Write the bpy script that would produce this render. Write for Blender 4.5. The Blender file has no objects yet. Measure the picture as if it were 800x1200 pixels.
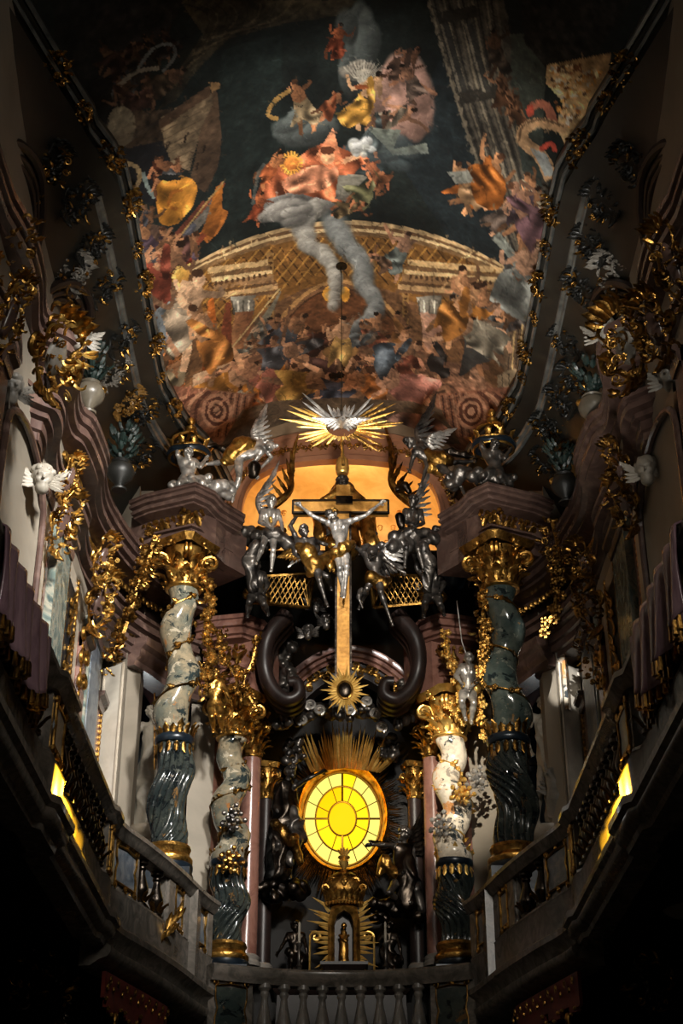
import bpy, math, random
import numpy as np
from mathutils import Vector, Matrix
R = math.radians
SC = bpy.context.scene
COL = SC.collection
# ---------------------------------------------------------------- camera geometry (800 x 1200 frame)
FPX = 1760.0; PITCH = R(29.6); EYE = 1.6
_c, _s = math.cos(PITCH), math.sin(PITCH)
def ray(px, py):
    a = (px - 400) / FPX; u = (600 - py) / FPX
    return (a, _c - u * _s, _s + u * _c)
def at(px, py, Y):
    d = ray(px, py); t = Y / d[1]
    return Vector((d[0] * t, Y, EYE + d[2] * t))
def atz(px, py, Z):
    d = ray(px, py); t = (Z - EYE) / d[2]
    return Vector((d[0] * t, d[1] * t, Z))
def atx(px, py, X):
    d = ray(px, py); t = X / d[0]
    return Vector((X, d[1] * t, EYE + d[2] * t))
# ---------------------------------------------------------------- mesh builder
class MB:
    def __init__(s): s.v = []; s.f = []
    def add(s, vs, fs):
        o = len(s.v); s.v += [tuple(p) for p in vs]; s.f += [tuple(i + o for i in f) for f in fs]; return s
    def box(s, c, size, rz=0.0):
        hx, hy, hz = [q / 2 for q in size]; ca, sa = math.cos(rz), math.sin(rz); vs = []
        for z in (-hz, hz):
            for x, y in ((-hx, -hy), (hx, -hy), (hx, hy), (-hx, hy)):
                vs.append((c[0] + x * ca - y * sa, c[1] + x * sa + y * ca, c[2] + z))
        return s.add(vs, [(3, 2, 1, 0), (4, 5, 6, 7), (0, 1, 5, 4), (1, 2, 6, 5), (2, 3, 7, 6), (3, 0, 4, 7)])
    def span(s, a, b):
        return s.box([(a[i] + b[i]) / 2 for i in range(3)], [abs(a[i] - b[i]) for i in range(3)])
    def tube(s, path, radii, n=6, caps=True, flat=1.0, closed=False):
        P = [Vector(p) for p in path]; m = len(P)
        if isinstance(radii, (int, float)): radii = [radii] * m
        up = Vector((0.123, 0.31, 0.94)); vs = []; prev = None
        for i in range(m):
            if closed: t = P[(i + 1) % m] - P[i - 1]
            else: t = P[min(i + 1, m - 1)] - P[max(i - 1, 0)]
            if t.length < 1e-9: t = Vector((0, 0, 1))
            t.normalize()
            if prev is None:
                x = up.cross(t)
                if x.length < 0.05: x = Vector((1, 0, 0)).cross(t)
            else: x = prev - t * prev.dot(t)
            x.normalize(); prev = x; y = t.cross(x)
            for k in range(n):
                a = 2 * math.pi * k / n
                vs.append(P[i] + x * (math.cos(a) * radii[i]) + y * (math.sin(a) * radii[i] * flat))
        fs = []
        for i in range(m if closed else m - 1):
            j = (i + 1) % m
            for k in range(n):
                l = (k + 1) % n; fs.append((i * n + k, i * n + l, j * n + l, j * n + k))
        if caps and not closed:
            fs.append(tuple(reversed(range(n)))); fs.append(tuple((m - 1) * n + k for k in range(n)))
        return s.add(vs, fs)
    def lathe(s, prof, c, n=24, sx=1.0, sy=1.0, fn=None):
        vs = []; m = len(prof)
        for i, (r, z) in enumerate(prof):
            for k in range(n):
                a = 2 * math.pi * k / n
                rr, dx, dy = (r, 0, 0) if fn is None else fn(r, z, a)
                vs.append((c[0] + dx + math.cos(a) * rr * sx, c[1] + dy + math.sin(a) * rr * sy, c[2] + z))
        fs = [(i * n + k, i * n + (k + 1) % n, (i + 1) * n + (k + 1) % n, (i + 1) * n + k) for i in range(m - 1) for k in range(n)]
        fs.append(tuple(reversed(range(n)))); fs.append(tuple((m - 1) * n + k for k in range(n)))
        return s.add(vs, fs)
    def ball(s, c, r, n=10, m=7, rot=None):
        if isinstance(r, (int, float)): r = (r, r, r)
        vs = []; c = Vector(c)
        for i in range(m + 1):
            th = math.pi * i / m
            for k in range(n):
                a = 2 * math.pi * k / n
                p = Vector((r[0] * math.sin(th) * math.cos(a), r[1] * math.sin(th) * math.sin(a), r[2] * math.cos(th)))
                if rot is not None: p = rot @ p
                vs.append(c + p)
        fs = [(i * n + k, (i + 1) * n + k, (i + 1) * n + (k + 1) % n, i * n + (k + 1) % n) for i in range(m) for k in range(n)]
        return s.add(vs, fs)
    def sweep(s, prof, path, closed=False, cap=True):
        """prof: (out, z) pairs; path: plan points (x, y) or (x, y, z0); 'out' goes to the right of the direction of travel"""
        P = [Vector((p[0], p[1])) for p in path]; m = len(P); k = len(prof); vs = []
        Z0 = [p[2] if len(p) > 2 else 0.0 for p in path]
        for i in range(m):
            if closed or 0 < i < m - 1:
                d1 = (P[i] - P[i - 1]).normalized(); d2 = (P[(i + 1) % m] - P[i]).normalized()
            elif i == 0: d1 = d2 = (P[1] - P[0]).normalized()
            else: d1 = d2 = (P[i] - P[i - 1]).normalized()
            n1 = Vector((d1.y, -d1.x)); n2 = Vector((d2.y, -d2.x)); b = (n1 + n2)
            if b.length < 1e-6: b = n1
            b.normalize(); sc = min(1 / max(b.dot(n1), 0.35), 2.4)
            for o, z in prof: vs.append((P[i].x + b.x * o * sc, P[i].y + b.y * o * sc, z + Z0[i]))
        fs = []
        for i in range(m if closed else m - 1):
            j = (i + 1) % m
            for q in range(k):
                w = (q + 1) % k; fs.append((i * k + q, j * k + q, j * k + w, i * k + w))
        if cap and not closed: fs.append(tuple(range(k))); fs.append(tuple((m - 1) * k + q for q in reversed(range(k))))
        return s.add(vs, fs)
    def grid(s, rows, closed=False):
        m = len(rows); n = len(rows[0]); vs = [p for r in rows for p in r]
        fs = [(i * n + k, i * n + (k + 1) % n, (i + 1) * n + (k + 1) % n, (i + 1) * n + k) for i in range(m - 1) for k in range(n if closed else n - 1)]
        return s.add(vs, fs)
    def slab(s, poly, thick):
        """poly: coplanar 3-D outline; thick: extrusion vector"""
        t = Vector(thick); n = len(poly); a = [Vector(p) for p in poly]
        return s.add(a + [p + t for p in a], [tuple(range(n)), tuple(range(2 * n - 1, n - 1, -1))] + [(i, i + n, (i + 1) % n + n, (i + 1) % n) for i in range(n)])
    def leaf(s, base, d, up, L, W, curl=0.6, n=7, th=0.012):
        """a curled, lobed acanthus leaf with thickness"""
        base = Vector(base); d = Vector(d).normalized(); up = Vector(up); side = d.cross(up)
        if side.length < 1e-4: side = d.cross(Vector((0.3, 0.8, 0.1)))
        side.normalize(); up = side.cross(d).normalized(); rows = []; p = base.copy(); ang = 0.0
        for i in range(n + 1):
            t = i / n; w = W * (math.sin(math.pi * min(1, t * 0.86 + 0.12)) ** 0.8) * (1 + 0.22 * math.sin(i * 2.6))
            dd = d * math.cos(ang) + up * math.sin(ang); nn = up * math.cos(ang) - d * math.sin(ang)
            rows.append([p - side * w, p - side * w * 0.5 + nn * W * 0.25, p + nn * W * 0.05 + nn * th, p + side * w * 0.5 + nn * W * 0.25, p + side * w, p - nn * th * 2])
            p = p + dd * (L / n); ang += curl * (0.4 + 1.6 * t) / n * 2.2
        return s.grid(rows, closed=True)
    def scroll(s, base, d, up, size, r, turns=1.4, n=22, flat=1.0):
        """C-scroll: spiral tube starting at base along d, curling towards up"""
        d = Vector(d).normalized(); up = Vector(up); up = (up - d * up.dot(d)).normalized(); base = Vector(base); pts = []; rad = []
        for i in range(n):
            t = i / (n - 1); a = turns * 2 * math.pi * t; rr = size * (1 - 0.82 * t)
            pts.append(base + up * size + d * (math.sin(a) * rr) - up * (math.cos(a) * rr)); rad.append(r * (0.55 + 0.75 * math.sin(math.pi * (0.15 + 0.75 * t))))
        rad[-1] = r * 1.5
        return s.tube(pts, rad, 6, flat=flat)
    def build(s, name, mat, parent=None, smooth=True, base=None):
        V = np.array(s.v, dtype=np.float64)
        return mesh_obj(name, V, s.f, mat, parent, smooth, base)
def world_loc(o):
    p = Vector((0, 0, 0))
    while o is not None: p = p + Vector(o.location); o = o.parent
    return p
def mesh_obj(name, V, F, mat, parent=None, smooth=True, base=None):
    V = np.asarray(V, dtype=np.float64)
    if parent is not None: o0 = np.array(world_loc(parent)); loc = (0, 0, 0)
    else:
        if base is None:
            lo, hi = V.min(0), V.max(0); base = ((lo[0] + hi[0]) / 2, (lo[1] + hi[1]) / 2, lo[2])
        o0 = np.array(base); loc = tuple(base)
    me = bpy.data.meshes.new(name); me.from_pydata((V - o0).tolist(), [], F if isinstance(F, list) else F.tolist())
    if smooth:
        me.polygons.foreach_set('use_smooth', [True] * len(me.polygons))
        if smooth != 'full' and hasattr(me, 'set_sharp_from_angle'): me.set_sharp_from_angle(angle=R(38))
    me.update(); me.materials.append(M[mat] if isinstance(mat, str) else mat)
    o = bpy.data.objects.new(name, me); o.location = loc; COL.objects.link(o)
    if parent is not None: o.parent = parent
    return o
def thing(name, label, cat, loc, group=None, rz=0.0):
    o = bpy.data.objects.new(name, None); COL.objects.link(o); o.location = loc; o.rotation_euler.z = rz
    o.empty_display_size = 0.2
    return tag(o, label, cat, group)
def tag(o, label, cat, group=None):
    o['label'] = label; o['category'] = cat
    if group: o['group'] = group
    return o
def struct(o, label=None):
    o['kind'] = 'structure'
    if label: o['label'] = label
    return o
def dup(o, loc=None, rot=None, scale=None, label=None, parent=None):
    c = o.copy(); COL.objects.link(c)
    if parent is not None: c.parent = parent
    if loc is not None: c.location = loc
    if rot is not None: c.rotation_euler = rot
    if scale is not None: c.scale = (scale,) * 3 if isinstance(scale, (int, float)) else scale
    if label: c['label'] = label
    for ch in list(o.children): dup(ch, parent=c)
    return c
ORD = ['nearest the altar', 'second from the altar', 'third from the altar', 'fourth from the altar', 'fifth from the altar', 'sixth from the altar', 'seventh from the altar', 'eighth from the altar', 'ninth from the altar', 'tenth from the altar']
def smooth_path(pts, n=8, closed=False):
    """Catmull-Rom through points of any dimension"""
    P = [np.array(p, dtype=float) for p in pts]; out = []; m = len(P)
    for i in range(m if closed else m - 1):
        if closed: a, b, c, d = P[i - 1], P[i], P[(i + 1) % m], P[(i + 2) % m]
        else: a, b, c, d = P[max(i - 1, 0)], P[i], P[i + 1], P[min(i + 2, m - 1)]
        for k in range(n):
            t = k / n
            out.append(tuple(0.5 * ((2 * b) + (c - a) * t + (2 * a - 5 * b + 4 * c - d) * t * t + (3 * b - a - 3 * c + d) * t ** 3)))
    if not closed: out.append(tuple(P[-1]))
    return out
# ---------------------------------------------------------------- materials
M = {}
def _mat(name):
    m = bpy.data.materials.new(name); m.use_nodes = True; nt = m.node_tree; b = nt.nodes['Principled BSDF']; M[name] = m
    return m, nt, b
def srgb(r, g, b):
    f = lambda c: (c / 255 / 12.92) if c / 255 <= 0.04045 else ((c / 255 + 0.055) / 1.055) ** 2.4
    return (f(r), f(g), f(b), 1.0)
def _noise(nt, scale, detail=4, rough=0.6, dist=0.0, vec=None):
    n = nt.nodes.new('ShaderNodeTexNoise'); n.inputs['Scale'].default_value = scale; n.inputs['Detail'].default_value = detail
    n.inputs['Roughness'].default_value = rough; n.inputs['Distortion'].default_value = dist
    if vec is not None: nt.links.new(vec, n.inputs['Vector'])
    return n
def _ramp(nt, fac, stops):
    r = nt.nodes.new('ShaderNodeValToRGB'); e = r.color_ramp.elements
    while len(e) < len(stops): e.new(0.5)
    for q, (p, c) in zip(e, stops): q.position = p; q.color = c
    nt.links.new(fac, r.inputs['Fac']); return r
def _bump(nt, b, h, strength, dist=0.01):
    n = nt.nodes.new('ShaderNodeBump'); n.inputs['Strength'].default_value = strength; n.inputs['Distance'].default_value = dist
    nt.links.new(h, n.inputs['Height']); nt.links.new(n.outputs['Normal'], b.inputs['Normal'])
def stone(name, stops, scale=2.0, dist=1.5, rough=0.35, detail=6, bump=0.0, stretch=(1, 1, 1), spec=0.5):
    m, nt, b = _mat(name); tc = nt.nodes.new('ShaderNodeTexCoord'); mp = nt.nodes.new('ShaderNodeMapping'); mp.inputs['Scale'].default_value = stretch
    nt.links.new(tc.outputs['Object'], mp.inputs['Vector']); n = _noise(nt, scale, detail, 0.62, dist, mp.outputs['Vector'])
    r = _ramp(nt, n.outputs['Fac'], stops); nt.links.new(r.outputs['Color'], b.inputs['Base Color'])
    b.inputs['Roughness'].default_value = rough; b.inputs['Specular IOR Level'].default_value = spec
    if bump: _bump(nt, b, n.outputs['Fac'], bump)
    return m
def mottle(name, base1, base2, spot, fleck, rough=.14, k=1.0, pale=None):
    """mottled scagliola: two ground tones, dark blotches, coloured flecks"""
    m, nt, b = _mat(name); tc = nt.nodes.new('ShaderNodeTexCoord'); v = tc.outputs['Object']; col = None
    def layer(c1, n, lo, hi, c2):
        mx = nt.nodes.new('ShaderNodeMix'); mx.data_type = 'RGBA'; r = _ramp(nt, n.outputs['Fac'], [(lo, (0, 0, 0, 1)), (hi, (1, 1, 1, 1))]); nt.links.new(r.outputs['Color'], mx.inputs[0])
        if isinstance(c1, tuple): mx.inputs[6].default_value = c1
        else: nt.links.new(c1, mx.inputs[6])
        mx.inputs[7].default_value = c2; return mx.outputs[2]
    def n_(sc, off, d=.3, det=6):
        mp = nt.nodes.new('ShaderNodeMapping'); mp.inputs['Location'].default_value = (off, off * 1.7, off * .6); nt.links.new(v, mp.inputs['Vector']); return _noise(nt, sc * k, det, .65, d, mp.outputs['Vector'])
    col = layer(base1, n_(2.0, 1), .42, .58, base2); col = layer(col, n_(9, 5, .2, 8), .45, .75, tuple(q * .6 for q in base1[:3]) + (1,)); col = layer(col, n_(3.2, 9, .5, 9), .55, .585, spot); col = layer(col, n_(2.6, 14, .6, 9), .61, .64, fleck)
    if pale: col = layer(col, n_(5, 21, .4, 9), .60, .63, pale)
    nt.links.new(col, b.inputs['Base Color']); b.inputs['Roughness'].default_value = rough; return m
def metal(name, c1, c2, rough=0.3, scale=6.0, bump=0.25, bscale=18.0, metallic=1.0):
    m, nt, b = _mat(name); tc = nt.nodes.new('ShaderNodeTexCoord'); n = _noise(nt, scale, 4, 0.6, 0.4, tc.outputs['Object'])
    r = _ramp(nt, n.outputs['Fac'], [(0.35, c1), (0.65, c2)]); nt.links.new(r.outputs['Color'], b.inputs['Base Color'])
    b.inputs['Metallic'].default_value = metallic; b.inputs['Roughness'].default_value = rough
    n2 = _noise(nt, bscale, 3, 0.5, 0.0, tc.outputs['Object'])
    if bump: _bump(nt, b, n2.outputs['Fac'], bump, 0.02)
    return m
def glow(name, col, strength):
    m, nt, b = _mat(name); b.inputs['Base Color'].default_value = (.01, .01, .01, 1); b.inputs['Emission Color'].default_value = col; b.inputs['Emission Strength'].default_value = strength; b.inputs['Specular IOR Level'].default_value = 0; return m
# ---------------------------------------------------------------- signed-distance figures
def surface_nets(f, org, vox):
    """naive surface nets, vectorised"""
    ins = f < 0; nx, ny, nz = f.shape; cnt = np.zeros((nx - 1, ny - 1, nz - 1), np.int8); acc = np.zeros((nx - 1, ny - 1, nz - 1, 3), np.float32)
    corners = [(i, j, k) for i in (0, 1) for j in (0, 1) for k in (0, 1)]
    sl = lambda c: f[c[0]:c[0] + nx - 1, c[1]:c[1] + ny - 1, c[2]:c[2] + nz - 1]
    tot = sum(sl(c).__lt__(0).astype(np.int8) for c in corners); mixed = (tot > 0) & (tot < 8)
    idx = np.argwhere(mixed); 
    if len(idx) == 0: return np.zeros((0, 3)), np.zeros((0, 4), int)
    A = np.zeros((len(idx), 3)); C = np.zeros(len(idx)); I = idx.T
    for a in corners:
        for ax in range(3):
            if a[ax] == 0:
                b = list(a); b[ax] = 1; fa = f[I[0] + a[0], I[1] + a[1], I[2] + a[2]]; fb = f[I[0] + b[0], I[1] + b[1], I[2] + b[2]]
                cr = (fa < 0) != (fb < 0); t = np.where(cr, fa / np.where(cr, fa - fb, 1), 0); p = np.tile(np.array(a, float), (len(idx), 1)); p[:, ax] += t
                A += p * cr[:, None]; C += cr
    V = (idx + A / C[:, None]) * vox + np.array(org); vid = -np.ones(mixed.shape, int); vid[I[0], I[1], I[2]] = np.arange(len(idx)); Q = []
    for ax in range(3):
        b, c = [(1, 2), (2, 0), (0, 1)][ax]; n = [nx, ny, nz]; lo = [0, 0, 0]; hi = n[:]; hi[ax] -= 1; lo[b] = lo[c] = 1; hi[b] -= 1; hi[c] -= 1
        s1 = tuple(slice(lo[q], hi[q]) for q in range(3)); s2 = tuple(slice(lo[q] + (q == ax), hi[q] + (q == ax)) for q in range(3))
        i1 = ins[s1]; i2 = ins[s2]; e = np.argwhere(i1 != i2)
        if not len(e): continue
        flip = i1[e[:, 0], e[:, 1], e[:, 2]]; e = e + np.array(lo)
        def g(db, dc):
            q = e.copy(); q[:, b] -= db; q[:, c] -= dc; return vid[q[:, 0], q[:, 1], q[:, 2]]
        q = np.stack([g(1, 1), g(0, 1), g(0, 0), g(1, 0)], 1); q = np.where(flip[:, None], q, q[:, ::-1]); Q.append(q)
    return V, np.concatenate(Q)
class SDF:
    def __init__(s): s.p = []
    def cone(s, a, b, ra, rb=None, k=0.03, sub=False): s.p.append((np.array(a, float), np.array(b, float), ra, ra if rb is None else rb, k, sub)); return s
    def ball(s, a, r, k=0.03, sub=False): return s.cone(a, a, r, r, k, sub)
    def chain(s, pts, rad, k=0.03):
        for i in range(len(pts) - 1): s.cone(pts[i], pts[i + 1], rad[i], rad[i + 1], k)
        return s
    def mesh(s, vox, disp=None):
        lo = np.min([np.minimum(p[0], p[1]) - max(p[2], p[3]) for p in s.p], 0) - 4 * vox; hi = np.max([np.maximum(p[0], p[1]) + max(p[2], p[3]) for p in s.p], 0) + 4 * vox
        n = np.ceil((hi - lo) / vox).astype(int) + 1; f = np.full(n, 0.5, np.float32)
        for a, b, ra, rb, k, sub in s.p:
            pad = max(ra, rb) + k + 3 * vox; i0 = np.maximum(np.floor((np.minimum(a, b) - pad - lo) / vox).astype(int), 0); i1 = np.minimum(np.ceil((np.maximum(a, b) + pad - lo) / vox).astype(int) + 1, n)
            X = [lo[q] + np.arange(i0[q], i1[q]) * vox for q in range(3)]; ab = b - a; L2 = float(ab @ ab)
            dx = X[0][:, None, None] - a[0]; dy = X[1][None, :, None] - a[1]; dz = X[2][None, None, :] - a[2]
            if L2 > 1e-12:
                t = np.clip((dx * ab[0] + dy * ab[1] + dz * ab[2]) / L2, 0, 1); d = np.sqrt((dx - t * ab[0]) ** 2 + (dy - t * ab[1]) ** 2 + (dz - t * ab[2]) ** 2) - (ra + (rb - ra) * t)
            else: d = np.sqrt(dx * dx + dy * dy + dz * dz) - ra
            S = (slice(i0[0], i1[0]), slice(i0[1], i1[1]), slice(i0[2], i1[2])); g = f[S]
            if sub: h = np.clip(0.5 - 0.5 * (g + d) / k, 0, 1); f[S] = g * (1 - h) + (-d) * h + k * h * (1 - h)
            else: h = np.clip(0.5 + 0.5 * (g - d) / k, 0, 1); f[S] = g * (1 - h) + d * h - k * h * (1 - h)
        if disp is not None:
            X = np.meshgrid(*[lo[q] + np.arange(n[q]) * vox for q in range(3)], indexing='ij', sparse=True); f += disp(X).astype(np.float32)
        f[0] = f[-1] = 0.3; f[:, 0] = f[:, -1] = 0.3; f[:, :, 0] = f[:, :, -1] = 0.3
        return surface_nets(f, lo, vox)
    def build(s, name, mat, parent=None, vox=0.016, disp=None, base=None):
        V, Q = s.mesh(vox, disp); return mesh_obj(name, V, Q, mat, parent, 'full', base)
# ================================================================ materials
def G(v, a=1.0): return (v[0] * a, v[1] * a, v[2] * a, 1)
stone('marble_purple', [(0.25, srgb(60, 45, 41)), (0.5, srgb(84, 65, 58)), (0.62, srgb(104, 83, 74)), (0.8, srgb(74, 56, 51))], 2.2, 1.2, 0.26)
stone('marble_dark', [(0.3, srgb(22, 17, 15)), (0.6, srgb(40, 29, 26)), (0.75, srgb(56, 40, 36))], 1.8, 2.0, 0.38, spec=.3)
stone('marble_pink', [(0.28, srgb(92, 58, 48)), (0.5, srgb(124, 88, 76)), (0.66, srgb(102, 70, 62)), (0.8, srgb(146, 120, 108))], 1.1, 2.5, 0.22)
stone('marble_pale', [(0.3, srgb(138, 126, 110)), (0.55, srgb(176, 166, 150)), (0.75, srgb(128, 120, 108))], 1.3, 1.2, 0.35)
stone('marble_grey', [(0.3, srgb(86, 84, 80)), (0.5, srgb(124, 118, 110)), (0.7, srgb(96, 88, 82))], 1.7, 1.5, 0.3)
stone('plaster_grey', [(0.3, srgb(112, 104, 92)), (0.7, srgb(138, 129, 115))], 0.8, 0.5, 0.55)
stone('marble_green', [(0.3, srgb(52, 66, 66)), (0.48, srgb(104, 118, 112)), (0.56, srgb(150, 146, 130)), (0.66, srgb(70, 86, 84)), (0.8, srgb(40, 50, 54))], 1.5, 3.0, 0.2)
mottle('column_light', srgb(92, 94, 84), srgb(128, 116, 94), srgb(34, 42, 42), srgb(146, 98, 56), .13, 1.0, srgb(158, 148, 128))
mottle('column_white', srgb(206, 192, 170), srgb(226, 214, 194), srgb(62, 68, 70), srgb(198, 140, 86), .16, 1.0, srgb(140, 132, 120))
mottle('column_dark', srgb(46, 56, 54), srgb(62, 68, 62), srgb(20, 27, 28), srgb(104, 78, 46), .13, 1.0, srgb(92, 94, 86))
mottle('column_base', srgb(32, 38, 38), srgb(46, 50, 46), srgb(14, 19, 21), srgb(104, 76, 42), .15, 1.2, srgb(72, 74, 68))
stone('leaf_dark', [(0.3, srgb(16, 26, 24)), (0.6, srgb(34, 50, 46)), (0.75, srgb(60, 62, 58))], 6, 1, 0.4)
stone('balustrade_stone', [(0.3, srgb(72, 68, 62)), (0.5, srgb(104, 98, 90)), (0.62, srgb(126, 116, 106)), (0.75, srgb(82, 74, 68))], 3.0, 2.0, 0.22)
stone('blue_inset', [(0.3, srgb(44, 58, 70)), (0.5, srgb(92, 104, 116)), (0.62, srgb(126, 130, 132)), (0.8, srgb(52, 62, 70))], 4.0, 1.5, 0.3)
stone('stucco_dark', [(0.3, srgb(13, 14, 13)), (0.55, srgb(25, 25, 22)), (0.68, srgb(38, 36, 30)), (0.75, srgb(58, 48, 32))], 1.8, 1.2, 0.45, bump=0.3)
stone('stucco_grey', [(0.3, srgb(98, 94, 87)), (0.7, srgb(140, 134, 124))], 3, 1, 0.45)
stone('stucco_white', [(0.3, srgb(128, 121, 109)), (0.7, srgb(166, 158, 144))], 3, 1, 0.5)
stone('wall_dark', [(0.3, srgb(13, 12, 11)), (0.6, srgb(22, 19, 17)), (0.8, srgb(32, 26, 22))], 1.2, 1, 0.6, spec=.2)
stone('plaster_brown', [(0.3, srgb(112, 92, 70)), (0.7, srgb(142, 116, 88))], 1.5, 1, 0.6)
stone('pier_white', [(0.3, srgb(170, 163, 150)), (0.7, srgb(206, 199, 186))], 1.2, 1.0, 0.35)
stone('urn_stone', [(0.3, srgb(74, 68, 58)), (0.7, srgb(104, 96, 82))], 3, 1, 0.35)
stone('plaster_ochre', [(0.3, srgb(112, 80, 36)), (0.7, srgb(150, 112, 56))], 2, 1, 0.45)
stone('arch_brown', [(0.3, srgb(134, 88, 62)), (0.7, srgb(160, 110, 80))], 2, 1, 0.45)
stone('niche_gold', [(0.3, srgb(206, 156, 78)), (0.7, srgb(234, 190, 112))], 2.0, 1.0, 0.5)
stone('purple_cloth', [(0.3, srgb(96, 70, 80)), (0.55, srgb(150, 122, 130)), (0.75, srgb(110, 84, 94))], 3, 2, 0.16, stretch=(1, 1, 0.2))
stone('red_cloth', [(0.3, srgb(80, 30, 26)), (0.7, srgb(132, 56, 42))], 3, 1, 0.5)
stone('floor_stone', [(0.3, srgb(90, 84, 76)), (0.7, srgb(130, 122, 110))], 1.0, 0.5, 0.3)
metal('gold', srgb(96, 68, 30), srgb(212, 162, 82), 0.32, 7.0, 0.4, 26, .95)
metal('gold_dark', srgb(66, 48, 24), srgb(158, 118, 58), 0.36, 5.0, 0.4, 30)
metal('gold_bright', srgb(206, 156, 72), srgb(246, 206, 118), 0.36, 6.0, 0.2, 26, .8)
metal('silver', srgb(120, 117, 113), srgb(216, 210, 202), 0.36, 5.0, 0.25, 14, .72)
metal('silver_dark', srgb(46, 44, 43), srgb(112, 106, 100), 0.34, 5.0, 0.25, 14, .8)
metal('mould_silver', srgb(70, 73, 72), srgb(116, 117, 113), 0.34, 3.0, 0.1, 10, 0.45)
metal('lead', srgb(28, 22, 14), srgb(44, 36, 22), 0.5, 4, 0, 10, 0.6)
metal('bronze_dark', srgb(30, 27, 26), srgb(74, 66, 58), 0.32, 4.0, 0.3, 16)
metal('wood_gold', srgb(160, 112, 48), srgb(206, 152, 74), 0.42, 7.0, 0.15, 12, 0.55)
metal('niche_blue', srgb(12, 18, 24), srgb(27, 38, 48), 0.3, 6, 0.1, 12, 0.3)
# ================================================================ setting
struct(MB().span((-9, -8, -0.2), (9, 29, 0)).build('floor', 'floor_stone', smooth=False))
def mir(path): return [(-p[0],) + tuple(p[1:]) for p in reversed(path)]
def side(path, s): return path if s < 0 else mir(path)
SIDE = {-1: 'left', 1: 'right'}
# --- side walls (nave), window-side returns next to the altar
for s in (-1, 1):
    w = MB()
    pl = [(-4.15, -8), (-4.15, 24.15), (-3.70, 23.80), (-3.70, 23.95), (-3.50, 24.18), (-3.50, 24.6)]
    w.sweep([(0, 6.4), (0, 16.6), (-0.5, 16.6), (-0.5, 6.4)], side(pl, s))
    struct(w.build('wall_' + SIDE[s], 'plaster_grey', smooth=False))
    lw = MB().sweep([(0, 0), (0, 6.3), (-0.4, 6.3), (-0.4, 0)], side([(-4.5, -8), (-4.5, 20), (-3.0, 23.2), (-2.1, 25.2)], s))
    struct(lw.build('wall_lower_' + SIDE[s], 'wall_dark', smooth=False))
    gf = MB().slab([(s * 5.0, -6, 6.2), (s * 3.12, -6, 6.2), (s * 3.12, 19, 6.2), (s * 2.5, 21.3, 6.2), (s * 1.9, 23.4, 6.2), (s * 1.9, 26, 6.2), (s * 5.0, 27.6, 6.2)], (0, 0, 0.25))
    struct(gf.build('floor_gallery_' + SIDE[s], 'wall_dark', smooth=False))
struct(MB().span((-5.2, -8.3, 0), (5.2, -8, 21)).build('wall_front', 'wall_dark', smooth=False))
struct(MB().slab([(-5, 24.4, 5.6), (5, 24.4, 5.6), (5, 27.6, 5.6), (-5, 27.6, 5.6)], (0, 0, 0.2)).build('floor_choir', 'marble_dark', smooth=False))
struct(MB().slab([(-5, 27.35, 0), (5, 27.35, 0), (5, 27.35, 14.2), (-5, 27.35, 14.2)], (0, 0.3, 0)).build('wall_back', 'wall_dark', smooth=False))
# --- upper back wall with the arched alcove of the hidden window
YB = 25.8
open_px = [(283, 640), (284, 596), (296, 566), (326, 549), (362, 543), (400, 541), (440, 543), (474, 549), (502, 566), (515, 596), (516, 640)]
ring_px = [(250, 650), (252, 604), (268, 560), (304, 524), (350, 510), (400, 506), (450, 510), (496, 524), (530, 560), (548, 604), (550, 650)]
opn = [at(x, y, YB) for x, y in smooth_path(open_px, 5)]; rng_ = [at(x, y, YB) for x, y in smooth_path(ring_px, 5)]
outer = []
for p in rng_:
    d = Vector((p.x, 0, p.z - 15.2)); d.normalize(); k = min(5.0 / max(abs(d.x), 1e-3), 6.0 / max(abs(d.z), 1e-3)) if d.z > 0 else 5.0 / max(abs(d.x), 1e-3)
    outer.append(Vector((d.x * k, YB, max(15.2 + d.z * k, 13.6))))
w = MB(); w.grid([[tuple(p) for p in rng_], [tuple(p) for p in outer]]); w.grid([[(p.x, YB + .12, p.z) for p in rng_], [(p.x, YB + .12, p.z) for p in outer]])
struct(w.build('wall_back_upper', 'plaster_brown', smooth=False))
# archivolt band with gilt arabesques
arch = MB(); rows = [[(p.x, YB - 0.02, p.z) for p in rng_], [(p.x, YB - 0.10, p.z) for p in rng_]]
mid = lambda t, y: [((1 - t) * a.x + t * b.x, YB + y, (1 - t) * a.z + t * b.z) for a, b in zip(rng_, opn)]
rows += [mid(.12, -.10), mid(.16, -.03), mid(.8, -.03), mid(.84, -.10), mid(1, -.10), mid(1, .12)]
arch.grid(rows); band = struct(arch.build('trim_1', 'arch_brown', smooth=False))
band['label'] = 'brown arch band with gilt arabesques round the lit alcove'
ar = MB()
for i in range(2, len(opn) - 3, 1):
    for q, t in ((0, .34), (1, .62)):
        a = Vector(mid(t, -.045)[i]); b = Vector(mid(t, -.045)[i + 1]); c = Vector(mid(.48, -.045)[i]); d = (b - a).normalized()
        ar.scroll(a, d if (i + q) % 2 else -d, (c - a) + Vector((0, 0, 1e-4)), 0.075, 0.018, 1.1, 12, 0.5)
    a = Vector(mid(.48, -.045)[i]); ar.tube([mid(.48, -.045)[i], mid(.42 if i % 2 else .56, -.05)[i], mid(.48, -.045)[i + 1]], 0.011, 5, flat=.5)
ar.build('gilt_arabesque', 'gold', band)
nb = MB(); rr = []
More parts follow.
